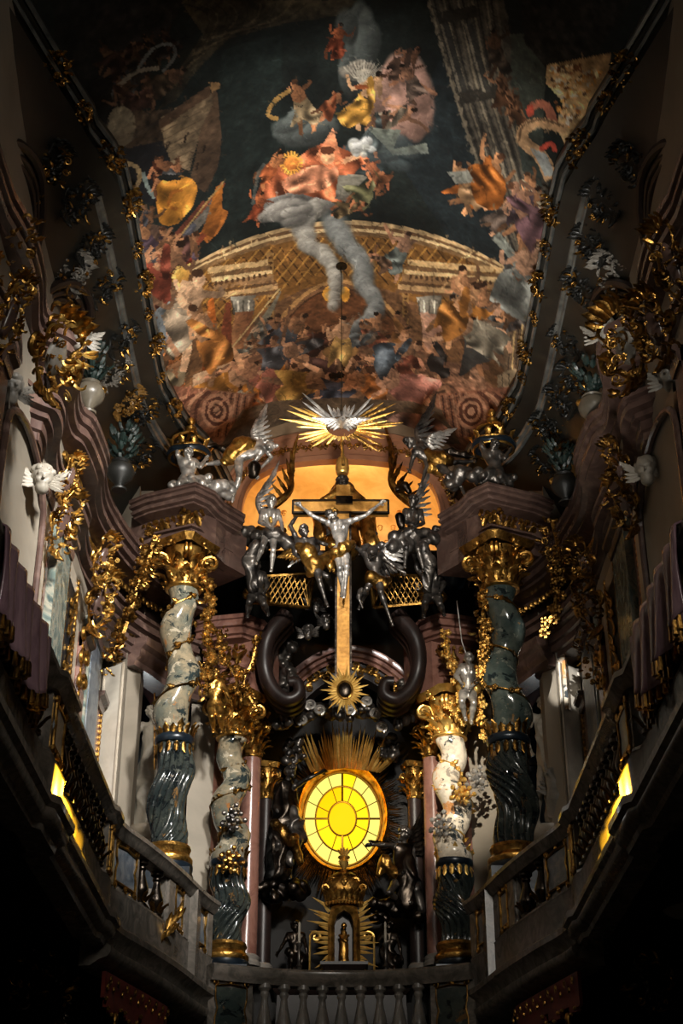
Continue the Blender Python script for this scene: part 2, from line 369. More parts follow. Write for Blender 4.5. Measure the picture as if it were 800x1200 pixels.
for yy, k in ((YB + 0.1, 1.0), (YB + 0.11, 1.22), (YB + 0.9, 1.2), (YB + 1.5, 1.1), (YB + 1.9, .92), (YB + 2.05, .6), (YB + 2.1, .2)):
    rr.append([(p.x * k, yy, 15.6 + (p.z - 15.6) * k if p.z > 15.6 else p.z) for p in opn])
nb.grid(rr); nb.span((-2.2, YB + .1, 15.0), (2.2, YB + 2.2, 15.1))
al = struct(nb.build('wall_alcove', 'niche_gold', smooth=True)); al['label'] = 'gilded shell of the lit alcove behind the crucifix'
# thin painted scroll net on the alcove shell
ne = MB()
for r_ in range(4):
    for k in range(-6, 7):
        x = k * 0.27 + (0.135 if r_ % 2 else 0); z = 16.15 + r_ * 0.33; yy = YB + 1.86 - 0.05 * r_
        if abs(x) > 1.55: continue
        for sg in (-1, 1): ne.scroll((x, yy, z), (sg, 0, 0.25), (0, 0, 1), 0.08, 0.012, 1.0, 10, 0.5)
ne.build('painted_scrollwork', 'wood_gold', al)
# --- ceiling frame (upper cornice)
FR = [(-4.75, 11.4), (-4.0, 14.1), (-3.62, 15.35), (-3.60, 15.6), (-3.42, 16.05), (-3.31, 16.5)] + smooth_path([(-3.29, 17.0), (-3.29, 21.4), (-3.2, 22.3), (-2.98, 23.3), (-2.6, 24.2), (-2.3, 25.75)], 4)
FRS = [(-7.0, 4.0)] + FR
def frame_x(Y):
    for a, b in zip(FRS[:-1], FRS[1:]):
        if a[1] <= Y <= b[1]: return a[0] + (b[0] - a[0]) * (Y - a[1]) / (b[1] - a[1])
    return FRS[-1][0] if Y > FRS[-1][1] else FRS[0][0]
fr_prof = [(-.13, 16.32), (-.10, 16.40), (-.02, 16.44), (.0, 16.54), (.07, 16.56), (.08, 16.62), (.15, 16.64), (.16, 16.72), (.19, 16.74), (.19, 16.84), (-.4, 16.84), (-.4, 16.32)]
sil_prof = [(-.36, 16.30), (-.33, 16.18), (-.27, 16.12), (-.22, 16.13), (-.20, 16.17), (-.15, 16.19), (-.12, 16.26), (-.13, 16.33), (-.34, 16.36)]
for s in (-1, 1):
    o = struct(MB().sweep(fr_prof, side(FRS, s)).build('trim_frame_' + SIDE[s], 'stucco_dark', smooth=True))
    o['label'] = 'dark moulded frame of the painted ceiling'
    MB().sweep(sil_prof, side(FRS, s)).build('silver_moulding', 'mould_silver', o)
    MB().sweep([(.06, 16.56), (.10, 16.535), (.125, 16.57), (.11, 16.62), (.06, 16.62)], side(FRS, s)).build('inner_fillet', 'mould_silver', o)
    MB().sweep([(.15, 16.70), (.18, 16.66), (.215, 16.69), (.205, 16.75), (.15, 16.75)], side(FRS, s)).build('outer_fillet', 'mould_silver', o)
# --- main entablature of the side walls
CORN = [(-4.0, -7), (-4.0, 13.2), (-3.98, 14.0), (-3.86, 14.7), (-3.86, 15.5), (-3.97, 16.35), (-3.66, 16.7), (-3.58, 17.05), (-3.62, 17.5), (-3.80, 18.1), (-3.84, 18.7), (-3.70, 19.05), (-3.64, 20.1), (-3.75, 20.5), (-3.80, 21.3), (-3.66, 22.3), (-3.42, 23.2), (-3.0, 24.0), (-2.4, 24.6)]
CORNS = CORN[:2] + smooth_path(CORN[2:], 4)
ent_top = [(0, 14.06), (0, 13.97), (-.05, 13.955), (-.05, 13.90), (-.02, 13.88), (-.02, 13.81), (-.09, 13.795), (-.09, 13.735), (-.05, 13.72), (-.06, 13.64), (-.15, 13.62), (-.15, 13.565), (-.46, 13.52), (-.46, 13.42), (-.9, 13.42), (-.9, 14.06)]
ent_fr = [(-.50, 13.43), (-.52, 13.25), (-.52, 12.98), (-.48, 12.95), (-.9, 12.95), (-.9, 13.43)]
ent_ar = [(-.20, 12.98), (-.20, 12.91), (-.27, 12.895), (-.27, 12.83), (-.22, 12.82), (-.23, 12.74), (-.34, 12.72), (-.34, 12.64), (-.42, 12.62), (-.42, 12.48), (-.47, 12.46), (-.47, 12.34), (-.52, 12.32), (-.52, 12.22), (-.9, 12.22), (-.9, 12.98)]
for s in (-1, 1):
    o = struct(MB().sweep(ent_top, side(CORNS, s)).build('trim_cornice_' + SIDE[s], 'marble_purple', smooth=True)); o['label'] = 'purple marble cornice bending along the side wall'
    MB().sweep(ent_fr, side(CORNS, s)).build('frieze', 'marble_dark', o); MB().sweep(ent_ar, side(CORNS, s)).build('architrave', 'marble_purple', o)
    bd = MB(); acc = 0.0      # gilded bead-and-leaf row under the cornice
    P = side(CORNS, s)
    for a, b in zip(P[:-1], P[1:]):
        a = Vector(a); b = Vector(b); L = (b - a).length; d = (b - a) / L; n = Vector((d.y, -d.x))
        while acc < L:
            p = a + d * acc - n * 0.40
            if p.y > 11:
                bd.ball((p.x, p.y, 13.40), (.05, .05, .06), 6, 4); bd.ball((p.x + n.x * .03, p.y + n.y * .03, 13.33), (.032, .032, .035), 5, 4)
            acc += 0.105
        acc -= L
    bd.build('gilded_bead_row', 'gold', o)
# --- cove between entablature and ceiling frame
for s in (-1, 1):
    rows = []; Ys = [-6, 4, 11.4, 13] + [13.5 + i * .5 for i in range(25)]
    for Y in Ys:
        fx = frame_x(Y) + 0.22; row = []
        for k in range(9):
            t = k / 8; bx = -4.45; X = bx + (-(abs(fx) + .12) - bx) * (t ** 1.9); Z = 13.95 + 2.42 * (1 - (1 - t) ** 1.25)
            row.append((X, Y, Z))
        rows.append([(s * abs(p[0]), p[1], p[2]) for p in row])
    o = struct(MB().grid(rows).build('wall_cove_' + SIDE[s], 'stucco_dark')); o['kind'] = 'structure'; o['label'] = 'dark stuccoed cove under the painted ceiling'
for s in (-1, 1):
    for (y0, y1, top, lab) in ((16.9, 19.6, 15.65, 'over the flower urn'), (13.9, 16.4, 15.5, 'over the pale relief')):
        m = MB()
        for k, rr in ((0, .07), (.16, .05), (.28, .06)):
            pts = []
            for i in range(19):
                a = math.pi * i / 18; Y = (y0 + y1) / 2 - (y1 - y0) / 2 * math.cos(a) * (1 - k * .5); Z = 14.2 + (top - 14.2 - k) * math.sin(a); t = min(1, max(0, (Z - 13.95) / 2.42)); tt = 1 - (1 - t) ** .8
                X = 4.45 - (4.45 - (abs(frame_x(Y)) - .10)) * tt ** 1.9 - .06 - .05 * math.sin(a); pts.append((s * X, Y, Z))
            m.tube(pts, rr, 8)
        o = struct(m.build('trim_cove_arch_' + SIDE[s], 'marble_dark')); o['label'] = 'dark arched moulding in the cove ' + lab
# ================================================================ balustrades
def baluster(mb, x, y, z0, h, r=0.085, n=12):
    pr = [(.9, 0), (.9, .06), (.6, .09), (.5, .13), (.62, .2), (.98, .32), (1.0, .38), (.8, .5), (.5, .68), (.42, .78), (.6, .82), (.6, .85), (.5, .88), (.85, .93), (.85, 1)]
    mb.lathe([(a * r, b * h) for a, b in pr], (x, y, z0), n)
rail_prof = [(-.14, 7.66), (.06, 7.66), (.10, 7.70), (.12, 7.74), (.16, 7.78), (.16, 7.84), (.12, 7.87), (-.14, 7.87)]
plinth_prof = [(-.12, 6.50), (.10, 6.50), (.10, 6.54), (.05, 6.57), (.05, 6.96), (.06, 6.98), (.03, 7.0), (.03, 7.03), (-.12, 7.03)]
base_prof = [(-.25, 6.18), (.02, 6.18), (.04, 6.24), (.12, 6.28), (.15, 6.33), (.15, 6.38), (.20, 6.42), (.20, 6.50), (-.25, 6.50)]
def gilt_frame(mb, p0, u, v, w, h, r=.016, ear=True):
    """gilded frame with curled ears; p0 centre, u / v unit vectors"""
    p0 = Vector(p0); u = Vector(u); v = Vector(v)
    pts = [(-w, -h), (w, -h), (w, -h * .4), (w * .86, 0), (w, h * .5), (w, h), (0, h * 1.12), (-w, h), (-w, h * .5), (-w * .86, 0), (-w, -h * .4)]
    mb.tube([p0 + u * a + v * b for a, b in pts], r, 6, closed=True)
    if ear:
        nn = u.cross(v)
        for a, b in ((-1, 1), (1, 1), (-1, -1), (1, -1)): mb.scroll(p0 + u * a * w + v * b * h, u * -a, v * b, .05, r * 1.1, 1.2, 10)
        mb.leaf(p0 + v * h * 1.1, v, nn, .12, .05); mb.leaf(p0 - v * h, -v, nn, .1, .05)
INNER = [(-3.05, 19.12), (-2.98, 19.5), (-2.78, 20.15), (-2.58, 20.9), (-2.42, 21.58), (-2.30, 22.2), (-2.16, 22.85), (-2.02, 23.3)]
for s in (-1, 1):
    sd = SIDE[s]; nm = 'sunlit' if s < 0 else 'shaded'
    # long straight balustrade
    t = thing('gallery_balustrade', 'long stone balustrade of the %s side gallery, hung with a purple cloth' % sd, 'balustrade', (s * 3.05, 15, 6.18), 'gallery balustrades')
    st = side([(-3.05, 8), (-3.05, 14.3), (-2.98, 14.4), (-2.98, 15.2), (-3.05, 15.3), (-3.05, 18.6), (-3.0, 18.7), (-3.0, 19.12)], s)
    MB().sweep(rail_prof, st).build('rail', 'balustrade_stone', t); MB().sweep(plinth_prof, st).build('plinth', 'balustrade_stone', t); MB().sweep(base_prof, st).build('base_moulding', 'balustrade_stone', t)
    for y0, y1 in ((14.42, 15.18), (18.72, 19.1), (11.2, 11.7)):
        p = MB().span((s * 2.97, y0, 7.02), (s * 3.2, y1, 7.67)).build('pier', 'balustrade_stone', t)
        MB().span((s * 2.955, y0 + .14, 7.12), (s * 2.98, y1 - .14, 7.58)).build('inset_panel', 'blue_inset', p)
        g = MB(); gilt_frame(g, (s * 2.95, (y0 + y1) / 2, 7.35), (0, 1, 0), (0, 0, 1), (y1 - y0) / 2 - .12, .22, .018); g.build('gilt_frame', 'gold', p)
    y = 11.9
    while y < 18.6:
        if not (14.3 < y < 15.3):
            m = MB(); baluster(m, s * 3.06, y, 7.03, .63, .1); b = m.build('baluster', 'bronze_dark', t)
            g = MB(); 
            for k in range(6): a = k * math.pi / 3; g.leaf((s * 3.06 + .07 * math.cos(a), y + .07 * math.sin(a), 7.1), (math.cos(a) * .6, math.sin(a) * .6, 1), (math.cos(a), math.sin(a), 0), .15, .035, .4, 4)
            g.build('gilt_leaf_cup', 'gold_dark', b)
        y += 0.3
    # bowed section under the big column
    t = thing('bowed_balustrade', 'bowed stone balcony front with blue inset panels below the big column on the %s side' % nm, 'balustrade', (s * 2.5, 21.3, 6.18), 'bowed balcony fronts')
    ip = side(smooth_path(INNER, 4), s)
    MB().sweep(rail_prof, ip).build('rail', 'balustrade_stone', t); MB().sweep(plinth_prof, ip).build('plinth', 'balustrade_stone', t)
    bulge = [(-.25, 5.95), (-.1, 5.95), (.0, 6.02), (.12, 6.06), (.16, 6.12), (.16, 6.18), (.10, 6.22), (.14, 6.30), (.22, 6.38), (.22, 6.46), (.17, 6.5), (-.25, 6.5)]
    MB().sweep(bulge, ip).build('base_moulding', 'balustrade_stone', t)
    def along(f):
        P = [Vector(p) for p in smooth_path(INNER, 6)]; L = [0]
        for a, b in zip(P[:-1], P[1:]): L.append(L[-1] + (b - a).length)
        q = f * L[-1]
        for i in range(len(P) - 1):
            if L[i + 1] >= q:
                u = (q - L[i]) / (L[i + 1] - L[i]); p = P[i].lerp(P[i + 1], u); d = (P[i + 1] - P[i]).normalized(); break
        return Vector((p.x * -s, p.y, 0)), Vector((d.x * -s, d.y, 0)), Vector((d.y * -s, -d.x, 0))
    for f0, f1, kind in ((.0, .06, 'p'), (.06, .25, 'i'), (.25, .52, 'o'), (.52, .58, 'p'), (.58, .70, 'i'), (.70, .76, 'p'), (.76, .96, 'i'), (.96, 1, 'p')):
        a, d1, n1 = along(f0); b, d2, n2 = along(f1)
        n = (n1 + n2).normalized(); d = (b - a).normalized(); L = (b - a).length; c = (a + b) / 2
        if kind != 'o':
            o = .04 if kind == 'p' else 0.0
            m = MB(); m.slab([a + n * o + Vector((0, 0, 7.02)), b + n * o + Vector((0, 0, 7.02)), b + n * o + Vector((0, 0, 7.67)), a + n * o + Vector((0, 0, 7.67))], -n * .16)
            p = m.build('panel' if kind == 'i' else 'pier', 'balustrade_stone', t, smooth=False)
            if kind == 'i':
                q = c + n * .012 + Vector((0, 0, 7.35)); MB().slab([q + d * e * (L / 2 - .09) + Vector((0, 0, f * .23)) for e, f in ((-1, -1), (1, -1), (1, 1), (-1, 1))], -n * .03).build('inset_panel', 'blue_inset', p, smooth=False)
                g = MB(); gilt_frame(g, q + n * .012, d, (0, 0, 1), L / 2 - .08, .235, .017); g.build('gilt_frame', 'gold', p)
        else:
            for k in range(2):
                q = a.lerp(b, (k + .5) / 2); m = MB(); baluster(m, q.x - n.x * .05, q.y - n.y * .05, 7.03, .63, .11); bb = m.build('baluster', 'bronze_dark', t)
                g = MB()
                for j in range(7): an = j * .9; g.leaf((q.x - n.x * .05 + .08 * math.cos(an), q.y - n.y * .05 + .08 * math.sin(an), 7.1), (math.cos(an) * .6, math.sin(an) * .6, 1), (math.cos(an), math.sin(an), 0), .16, .04, .4, 4)
                g.build('gilt_leaf_cup', 'gold_dark', bb)
            for e in (0, 1):
                q = a.lerp(b, e); MB().slab([q + Vector((0, 0, 7.02)), q + d * (.07 if e == 0 else -.07) + Vector((0, 0, 7.02)), q + d * (.07 if e == 0 else -.07) + Vector((0, 0, 7.67)), q + Vector((0, 0, 7.67))], -n * .16).build('opening_jamb', 'balustrade_stone', t, smooth=False)
# choir balustrade across the bottom
t = thing('choir_balustrade', 'curved stone choir balustrade across the bottom with a row of balusters', 'balustrade', (0, 23.4, 5.2))
cp = [(2.0 * math.sin(a), 22.95 + .60 * math.cos(a * .95) * 1.0) for a in [(-1.42 + i * .142) for i in range(21)]]
cp = [(-1.98 + 3.96 * i / 20, 22.98 + .55 * (1 - ((i - 10) / 10) ** 2)) for i in range(21)]
MB().sweep([(-.12, 6.60), (.10, 6.60), (.12, 6.64), (.15, 6.68), (.18, 6.72), (.18, 6.80), (.14, 6.84), (-.12, 6.84)], cp).build('rail', 'balustrade_stone', t)
MB().sweep([(-.12, 5.3), (.14, 5.3), (.14, 5.62), (.08, 5.7), (-.12, 5.7)], cp).build('plinth', 'balustrade_stone', t)
for x in [-1.16 + .29 * k for k in range(9)]:
    m = MB(); baluster(m, x, 22.96 + .55 * (1 - (x / 1.98) ** 2), 5.7, .92, .115, 14); m.build('baluster', 'marble_grey', t)
for s in (-1, 1):
    a = Vector((s * 1.98, 22.96, 0)); b = Vector((s * 1.34, 23.26, 0)); d = (b - a).normalized(); n = Vector((d.y * -s, -d.x * -s, 0)); n = n if n.y < 0 else -n
    p = MB().slab([a + Vector((0, 0, 5.68)), b + Vector((0, 0, 5.68)), b + Vector((0, 0, 6.62)), a + Vector((0, 0, 6.62))], -n * .2).build('pier', 'balustrade_stone', t, smooth=False)
    c = (a + b) / 2 + n * .02 + Vector((0, 0, 6.2)); MB().slab([c + d * e * .24 + Vector((0, 0, f * .32)) for e, f in ((-1, -1), (1, -1), (1, 1), (-1, 1))], -n * .03).build('inset_panel', 'column_dark', p, smooth=False)
    g = MB(); gilt_frame(g, c + n * .015, d, (0, 0, 1), .25, .33, .014); g.build('gilt_frame', 'gold_dark', p)
# ================================================================ ornament makers (return MB in local coordinates, wall plane = xz, outward = -y)
def orn_leafy(seed, w, h, n=26, r=.022):
    rd = random.Random(seed); m = MB(); q0 = min(w, h)
    for i in range(int(n * 1.7)):
        a = rd.uniform(0, 6.283); q = math.sqrt(rd.random()); x = math.cos(a) * q * w; z = math.sin(a) * q * h; y = -.02 - .10 * (1 - q) * q0 * 3
        d = Vector((math.cos(a + rd.uniform(-.9, .9)), -rd.uniform(.2, .9), math.sin(a + rd.uniform(-.9, .9))))
        k = rd.random()
        if k < .5: m.leaf((x, y, z), d, (0, -1, .2), rd.uniform(.3, .62) * q0, rd.uniform(.05, .11) * q0, rd.uniform(.5, 1.5), 5)
        elif k < .78: m.scroll((x, y, z), d, (rd.uniform(-1, 1), -.5, rd.uniform(-1, 1)), rd.uniform(.1, .26) * q0, r * rd.uniform(.45, .8), 1.4, 14)
        else:
            b = rd.uniform(.035, .075) * q0; m.ball((x, y - .03, z), b, 6, 4)
            for j in range(5): m.ball((x + b * math.cos(j * 1.257), y - .025, z + b * math.sin(j * 1.257)), b * .62, 5, 3)
    return m
def orn_cartouche(seed, w, h):
    """tall shield frame of opposed C-scrolls with leaves at top and foot"""
    rd = random.Random(seed); m = MB(); r = .075 * w
    for s in (-1, 1):
        m.scroll((s * w * .55, -.04, -h * .05), (0, 0, 1), (s, -.1, 0), w * .3, r, 1.2, 20); m.scroll((s * w * .5, -.04, -h * .1), (0, 0, -1), (s, -.1, 0), w * .34, r, 1.2, 20)
        m.tube(smooth_path([(s * w * .3, -.05, h), (s * w * .75, -.07, h * .75), (s * w * .55, -.05, h * .3), (s * w * .8, -.06, -h * .1), (s * w * .5, -.05, -h * .6), (s * w * .1, -.06, -h)], 4), [r * (0.6 + .5 * math.sin(i * .6) ** 2) for i in range(21)], 6)
        for i in range(10): m.leaf((s * w * rd.uniform(.3, .8), -.05, rd.uniform(-h, h)), (s * rd.uniform(.2, 1), -.5, rd.uniform(-.6, 1)), (0, -1, .3), w * .42, w * .085, 1.1, 5)
    for i in range(5): m.leaf(((i - 2) * w * .14, -.05, h * .9), ((i - 2) * .4, -.4, 1), (0, -1, 0), w * .8, w * .17, .8, 5); m.leaf(((i - 2) * w * .1, -.05, -h * .9), ((i - 2) * .4, -.3, -1), (0, -1, 0), w * .7, w * .15, .7, 5)
    return m
def orn_garland(pts, r, seed=0, step=.55):
    """hanging chain of flowers and leaves along 3-D points"""
    rd = random.Random(seed); m = MB(); P = [Vector(p) for p in smooth_path(pts, 6)]; acc = 0
    m.tube(P, r * .35, 5)
    for a, b in zip(P[:-1], P[1:]):
        L = (b - a).length
        while acc < L:
            p = a.lerp(b, acc / L); q = p + Vector((rd.uniform(-1, 1), rd.uniform(-1, .4), rd.uniform(-1, 1))) * r * .8; k = rd.random(); s = r * rd.uniform(.45, .9)
            if k < .5:
                m.ball(q, s * .55, 6, 4)
                for j in range(5): m.ball(q + Vector((math.cos(j * 1.257) * s * .6, -.2 * s, math.sin(j * 1.257) * s * .6)), s * .4, 5, 3)
            else: m.leaf(q, (rd.uniform(-1, 1), rd.uniform(-1, .2), rd.uniform(-1, .5)), (0, -1, .2), s * 1.9, s * .34, 1.0, 5)
            acc += r * step * .6
        acc -= L
    return m
def placed(mb, loc, rz=0.0, sc=1.0, tilt=0.0):
    """local ornament MB -> world MB"""
    mat = Matrix.Translation(loc) @ Matrix.Rotation(rz, 4, 'Z') @ Matrix.Rotation(tilt, 4, 'X') @ Matrix.Scale(sc, 4); o = MB(); o.v = [tuple(mat @ Vector(p)) for p in mb.v]; o.f = mb.f; return o
# ================================================================ capitals, twisted columns
def capital(mb, c, r, h, rot=0.0, quarter=True):
    c = Vector(c)
    mb.lathe([(r * .95, 0), (r * 1.06, .02 * h), (r * 1.06, .06 * h), (r * .92, .1 * h), (r * .95, .6 * h), (r * 1.15, .84 * h), (r * 1.2, .86 * h), (r * .3, .88 * h)], c, 20)
    for ring, (z, L, W, k) in enumerate(((.08, .42, .30, 8), (.34, .42, .27, 8))):
        for i in range(k):
            a = rot + (i + .5 * ring) * 2 * math.pi / k; d = Vector((math.cos(a), math.sin(a), 0)); mb.leaf(c + d * r * .95 + Vector((0, 0, z * h)), d * .22 + Vector((0, 0, 1)), d, L * h, W * r, .9, 6)
    for i in range(4):
        a = rot + math.pi / 4 + i * math.pi / 2; d = Vector((math.cos(a), math.sin(a), 0)); sd = Vector((-d.y, d.x, 0))
        for e in (-1, 1):
            b = c + d * r * .85 + sd * e * r * .12 + Vector((0, 0, .52 * h))
            mb.tube(smooth_path([b, b + d * r * .25 + Vector((0, 0, .22 * h)), b + d * r * .72 + Vector((0, 0, .28 * h))], 4), [r * .09] * 9, 5)
            mb.scroll(b + d * r * .62 + Vector((0, 0, .29 * h)), d, (0, 0, -1), .15 * h, r * .10, 1.6, 18)
    pts = []
    for i in range(4):
        a = rot + math.pi / 4 + i * math.pi / 2; a2 = a + math.pi / 4
        for q, rr in ((a - .09, 1.72), (a + .09, 1.72), (a2 - .3, 1.36), (a2, 1.3), (a2 + .3, 1.36)): pts.append((c.x + math.cos(q) * rr * r, c.y + math.sin(q) * rr * r))
    mb.sweep([(-.02 * r, .86 * h + c.z), (.03 * r, .89 * h + c.z), (.08 * r, .93 * h + c.z), (.06 * r, 1.0 * h + c.z), (-.3 * r, 1.0 * h + c.z)], pts[::-1], closed=True)
    mb.add([(x, y, c.z + h * .995) for x, y in pts], [tuple(range(len(pts)))])
    for i in range(4):
        a = rot + i * math.pi / 2; d = Vector((math.cos(a), math.sin(a), 0)); mb.ball(c + d * r * 1.36 + Vector((0, 0, .92 * h)), r * .2, 8, 5)
        for j in range(6): mb.leaf(c + d * r * 1.36 + Vector((0, 0, .92 * h)), Vector((-d.y, d.x, 0)) * math.cos(j * 1.05) + Vector((0, 0, 1)) * math.sin(j * 1.05) + d * .2, d, r * .34, r * .11, .3, 4)
    rd = random.Random(int(c.x * 100 + c.z * 10))
    for i in range(70):
        a = rd.uniform(0, 6.28); z = rd.uniform(.05, .95); d = Vector((math.cos(a), math.sin(a), 0)); p = c + d * r * (1.0 + .3 * z) + Vector((0, 0, z * h)); t_ = Vector((-d.y, d.x, 0)) * rd.uniform(-1, 1)
        if i % 3: mb.leaf(p, t_ + Vector((0, 0, rd.uniform(.2, 1))) + d * .4, d, r * rd.uniform(.25, .5), r * rd.uniform(.06, .12), 1.2, 4)
        else: mb.scroll(p, t_ + d * .3, Vector((0, 0, rd.choice((-1, 1)))) + d * .3, r * rd.uniform(.1, .18), r * .035, 1.3, 10)
    return mb
def twisted_column(label, x, y, z0, zs, zc, zt, r, mat_top, mat_low, turns, phase, hand, bright, group):
    """z0 base, zs collar between fluted drum and smooth shaft, zc capital foot, zt capital top"""
    t = thing('twisted_column', label, 'column', (x, y, z0 - .5), group)
    MB().box((x, y, z0 - .3), (r * 2.8, r * 2.8, .4)).lathe([(r * 1.38, -.1), (r * 1.45, -.06), (r * 1.45, 0), (r * 1.35, .03)], (x, y, z0), 28).build('plinth', 'niche_blue', t)
    MB().lathe([(r * 1.32, 0), (r * 1.42, .04), (r * 1.42, .10), (r * 1.28, .14), (r * 1.2, .17), (r * 1.24, .22), (r * 1.3, .26), (r * 1.24, .31), (r * 1.05, .33)], (x, y, z0), 32).build('base_ring', 'gold', t)
    H = zt - z0; amp = r * .34
    def off(z, k=1.0):
        a = hand * (z - z0) / (zc - z0) * turns * 2 * math.pi + phase; return amp * k * math.cos(a), amp * k * math.sin(a)
    # lower drum: swelling, fluted in a spiral
    nz = 64; nn = 140; rows = []
    for i in range(nz + 1):
        u = i / nz; z = z0 + .28 + (zs - z0 - .28) * u; ox, oy = off(z, .9 * min(1, u * 3, (1 - u) * 3)); row = []
        rr = r * (1.02 + .12 * math.sin(math.pi * (u * .95 + .02)) ** 1.0)
        for k in range(nn):
            a = 2 * math.pi * k / nn; fl = abs(math.sin(7 * (a - hand * u * 2.6 - .5 * math.sin(u * 5)))) ** .8; q = rr * (1 - .17 * (1 - fl))
            row.append((x + ox + q * math.cos(a), y + oy + q * math.sin(a), z))
        rows.append(row)
    MB().grid(rows, closed=True).build('fluted_drum', mat_low, t)
    MB().lathe([(r * .9, -.05), (r * 1.10, -.04), (r * 1.18, 0), (r * 1.18, .05), (r * 1.1, .09), (r * .85, .1)], (x, y, zs), 30).build('collar', 'niche_blue', t)
    g = MB(); rd = random.Random(int(zs * 77 + x * 10))
    for i in range(16):
        a = i * math.pi / 8; d = Vector((math.cos(a), math.sin(a), 0)); g.leaf(Vector((x, y, zs + .08)) + d * r * 1.05, d * .15 + Vector((0, 0, 1)), d, rd.uniform(.12, .28) * (r / .3), r * .2, .4, 5)
    for i in range(14):
        a = i * 2 * math.pi / 14; d = Vector((math.cos(a), math.sin(a), 0)); g.leaf(Vector((x, y, zs - .06)) + d * r * 1.06, d * .05 + Vector((0, 0, -1)), d, .2 * (r / .3), r * .16, .1, 4); g.ball(Vector((x, y, zs - .1)) + d * r * 1.1, r * .08, 6, 4)
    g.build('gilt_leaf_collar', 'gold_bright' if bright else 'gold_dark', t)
    # smooth twisted shaft
    nz = 90; nn = 40; rows = []
    for i in range(nz + 1):
        u = i / nz; z = zs + .05 + (zc - zs - .05) * u; ox, oy = off(z, min(1, (1 - u) * 7, u * 6 + .2)); rr = r * (1.03 - .16 * u) * (1 + .07 * math.sin(2 * (z - z0) / (zc - z0) * turns * 2 * math.pi))
        rows.append([(x + ox + rr * math.cos(2 * math.pi * k / nn), y + oy + rr * math.sin(2 * math.pi * k / nn), z) for k in range(nn)])
    MB().grid(rows, closed=True).build('smooth_shaft', mat_top, t)
    # gilt vine winding round the shaft
    vp = []; 
    for i in range(60):
        u = i / 59; z = zs + .15 + (zc - zs - .2) * u; ox, oy = off(z, min(1, (1 - u) * 7, u * 6 + .2)); rr = r * (1.06 - .16 * u); a = -math.pi / 2 + hand * 1.3 + hand * u * turns * 2 * math.pi + .35 * math.sin(u * 17)
        vp.append((x + ox + rr * math.cos(a), y + oy + rr * math.sin(a), z))
    v = MB().tube(vp, r * .055, 5)
    for i in range(2, 58, 2):
        p = Vector(vp[i]); d = Vector((p.x - x, p.y - y, 0)).normalized(); tg = Vector(vp[i + 1]) - Vector(vp[i - 1]); e = 1 if i % 4 else -1
        if rd.random() < .8: v.leaf(p, Vector((-d.y, d.x, 0)) * e + Vector((0, 0, rd.uniform(-.3, .8))), d, r * rd.uniform(.35, .65), r * .15, .5, 5)
        if rd.random() < .35:
            for j in range(5): v.ball(p + d * r * .06 + Vector((math.cos(j * 1.26) * d.y * -1, math.cos(j * 1.26) * d.x, math.sin(j * 1.26))) * r * .1, r * .09, 6, 4)
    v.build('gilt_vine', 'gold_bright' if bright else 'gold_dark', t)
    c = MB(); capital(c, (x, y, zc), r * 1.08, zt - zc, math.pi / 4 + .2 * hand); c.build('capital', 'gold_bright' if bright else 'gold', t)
    return t
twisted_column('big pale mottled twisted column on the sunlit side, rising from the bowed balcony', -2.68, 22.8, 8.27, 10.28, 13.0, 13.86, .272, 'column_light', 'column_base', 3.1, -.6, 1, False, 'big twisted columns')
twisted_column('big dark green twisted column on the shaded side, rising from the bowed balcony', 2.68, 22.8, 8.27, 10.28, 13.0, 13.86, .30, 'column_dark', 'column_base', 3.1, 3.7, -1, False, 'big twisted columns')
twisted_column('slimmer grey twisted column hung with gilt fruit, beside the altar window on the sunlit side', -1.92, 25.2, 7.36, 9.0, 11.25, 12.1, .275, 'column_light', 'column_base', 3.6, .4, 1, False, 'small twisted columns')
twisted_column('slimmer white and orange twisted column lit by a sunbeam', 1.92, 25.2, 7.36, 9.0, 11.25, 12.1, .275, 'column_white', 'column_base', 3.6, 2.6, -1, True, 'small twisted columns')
# pedestals of the small columns are part of the setting
for s in (-1, 1): struct(MB().box((s * 1.92, 25.2, 6.33), (.95, .95, 1.06)).build('wall_pedestal_' + SIDE[s], 'balustrade_stone', smooth=False)); struct(MB().box((s * 2.68, 22.8, 7.1), (1.1, 1.1, 1.36)).build('wall_plinth_' + SIDE[s], 'balustrade_stone', smooth=False))
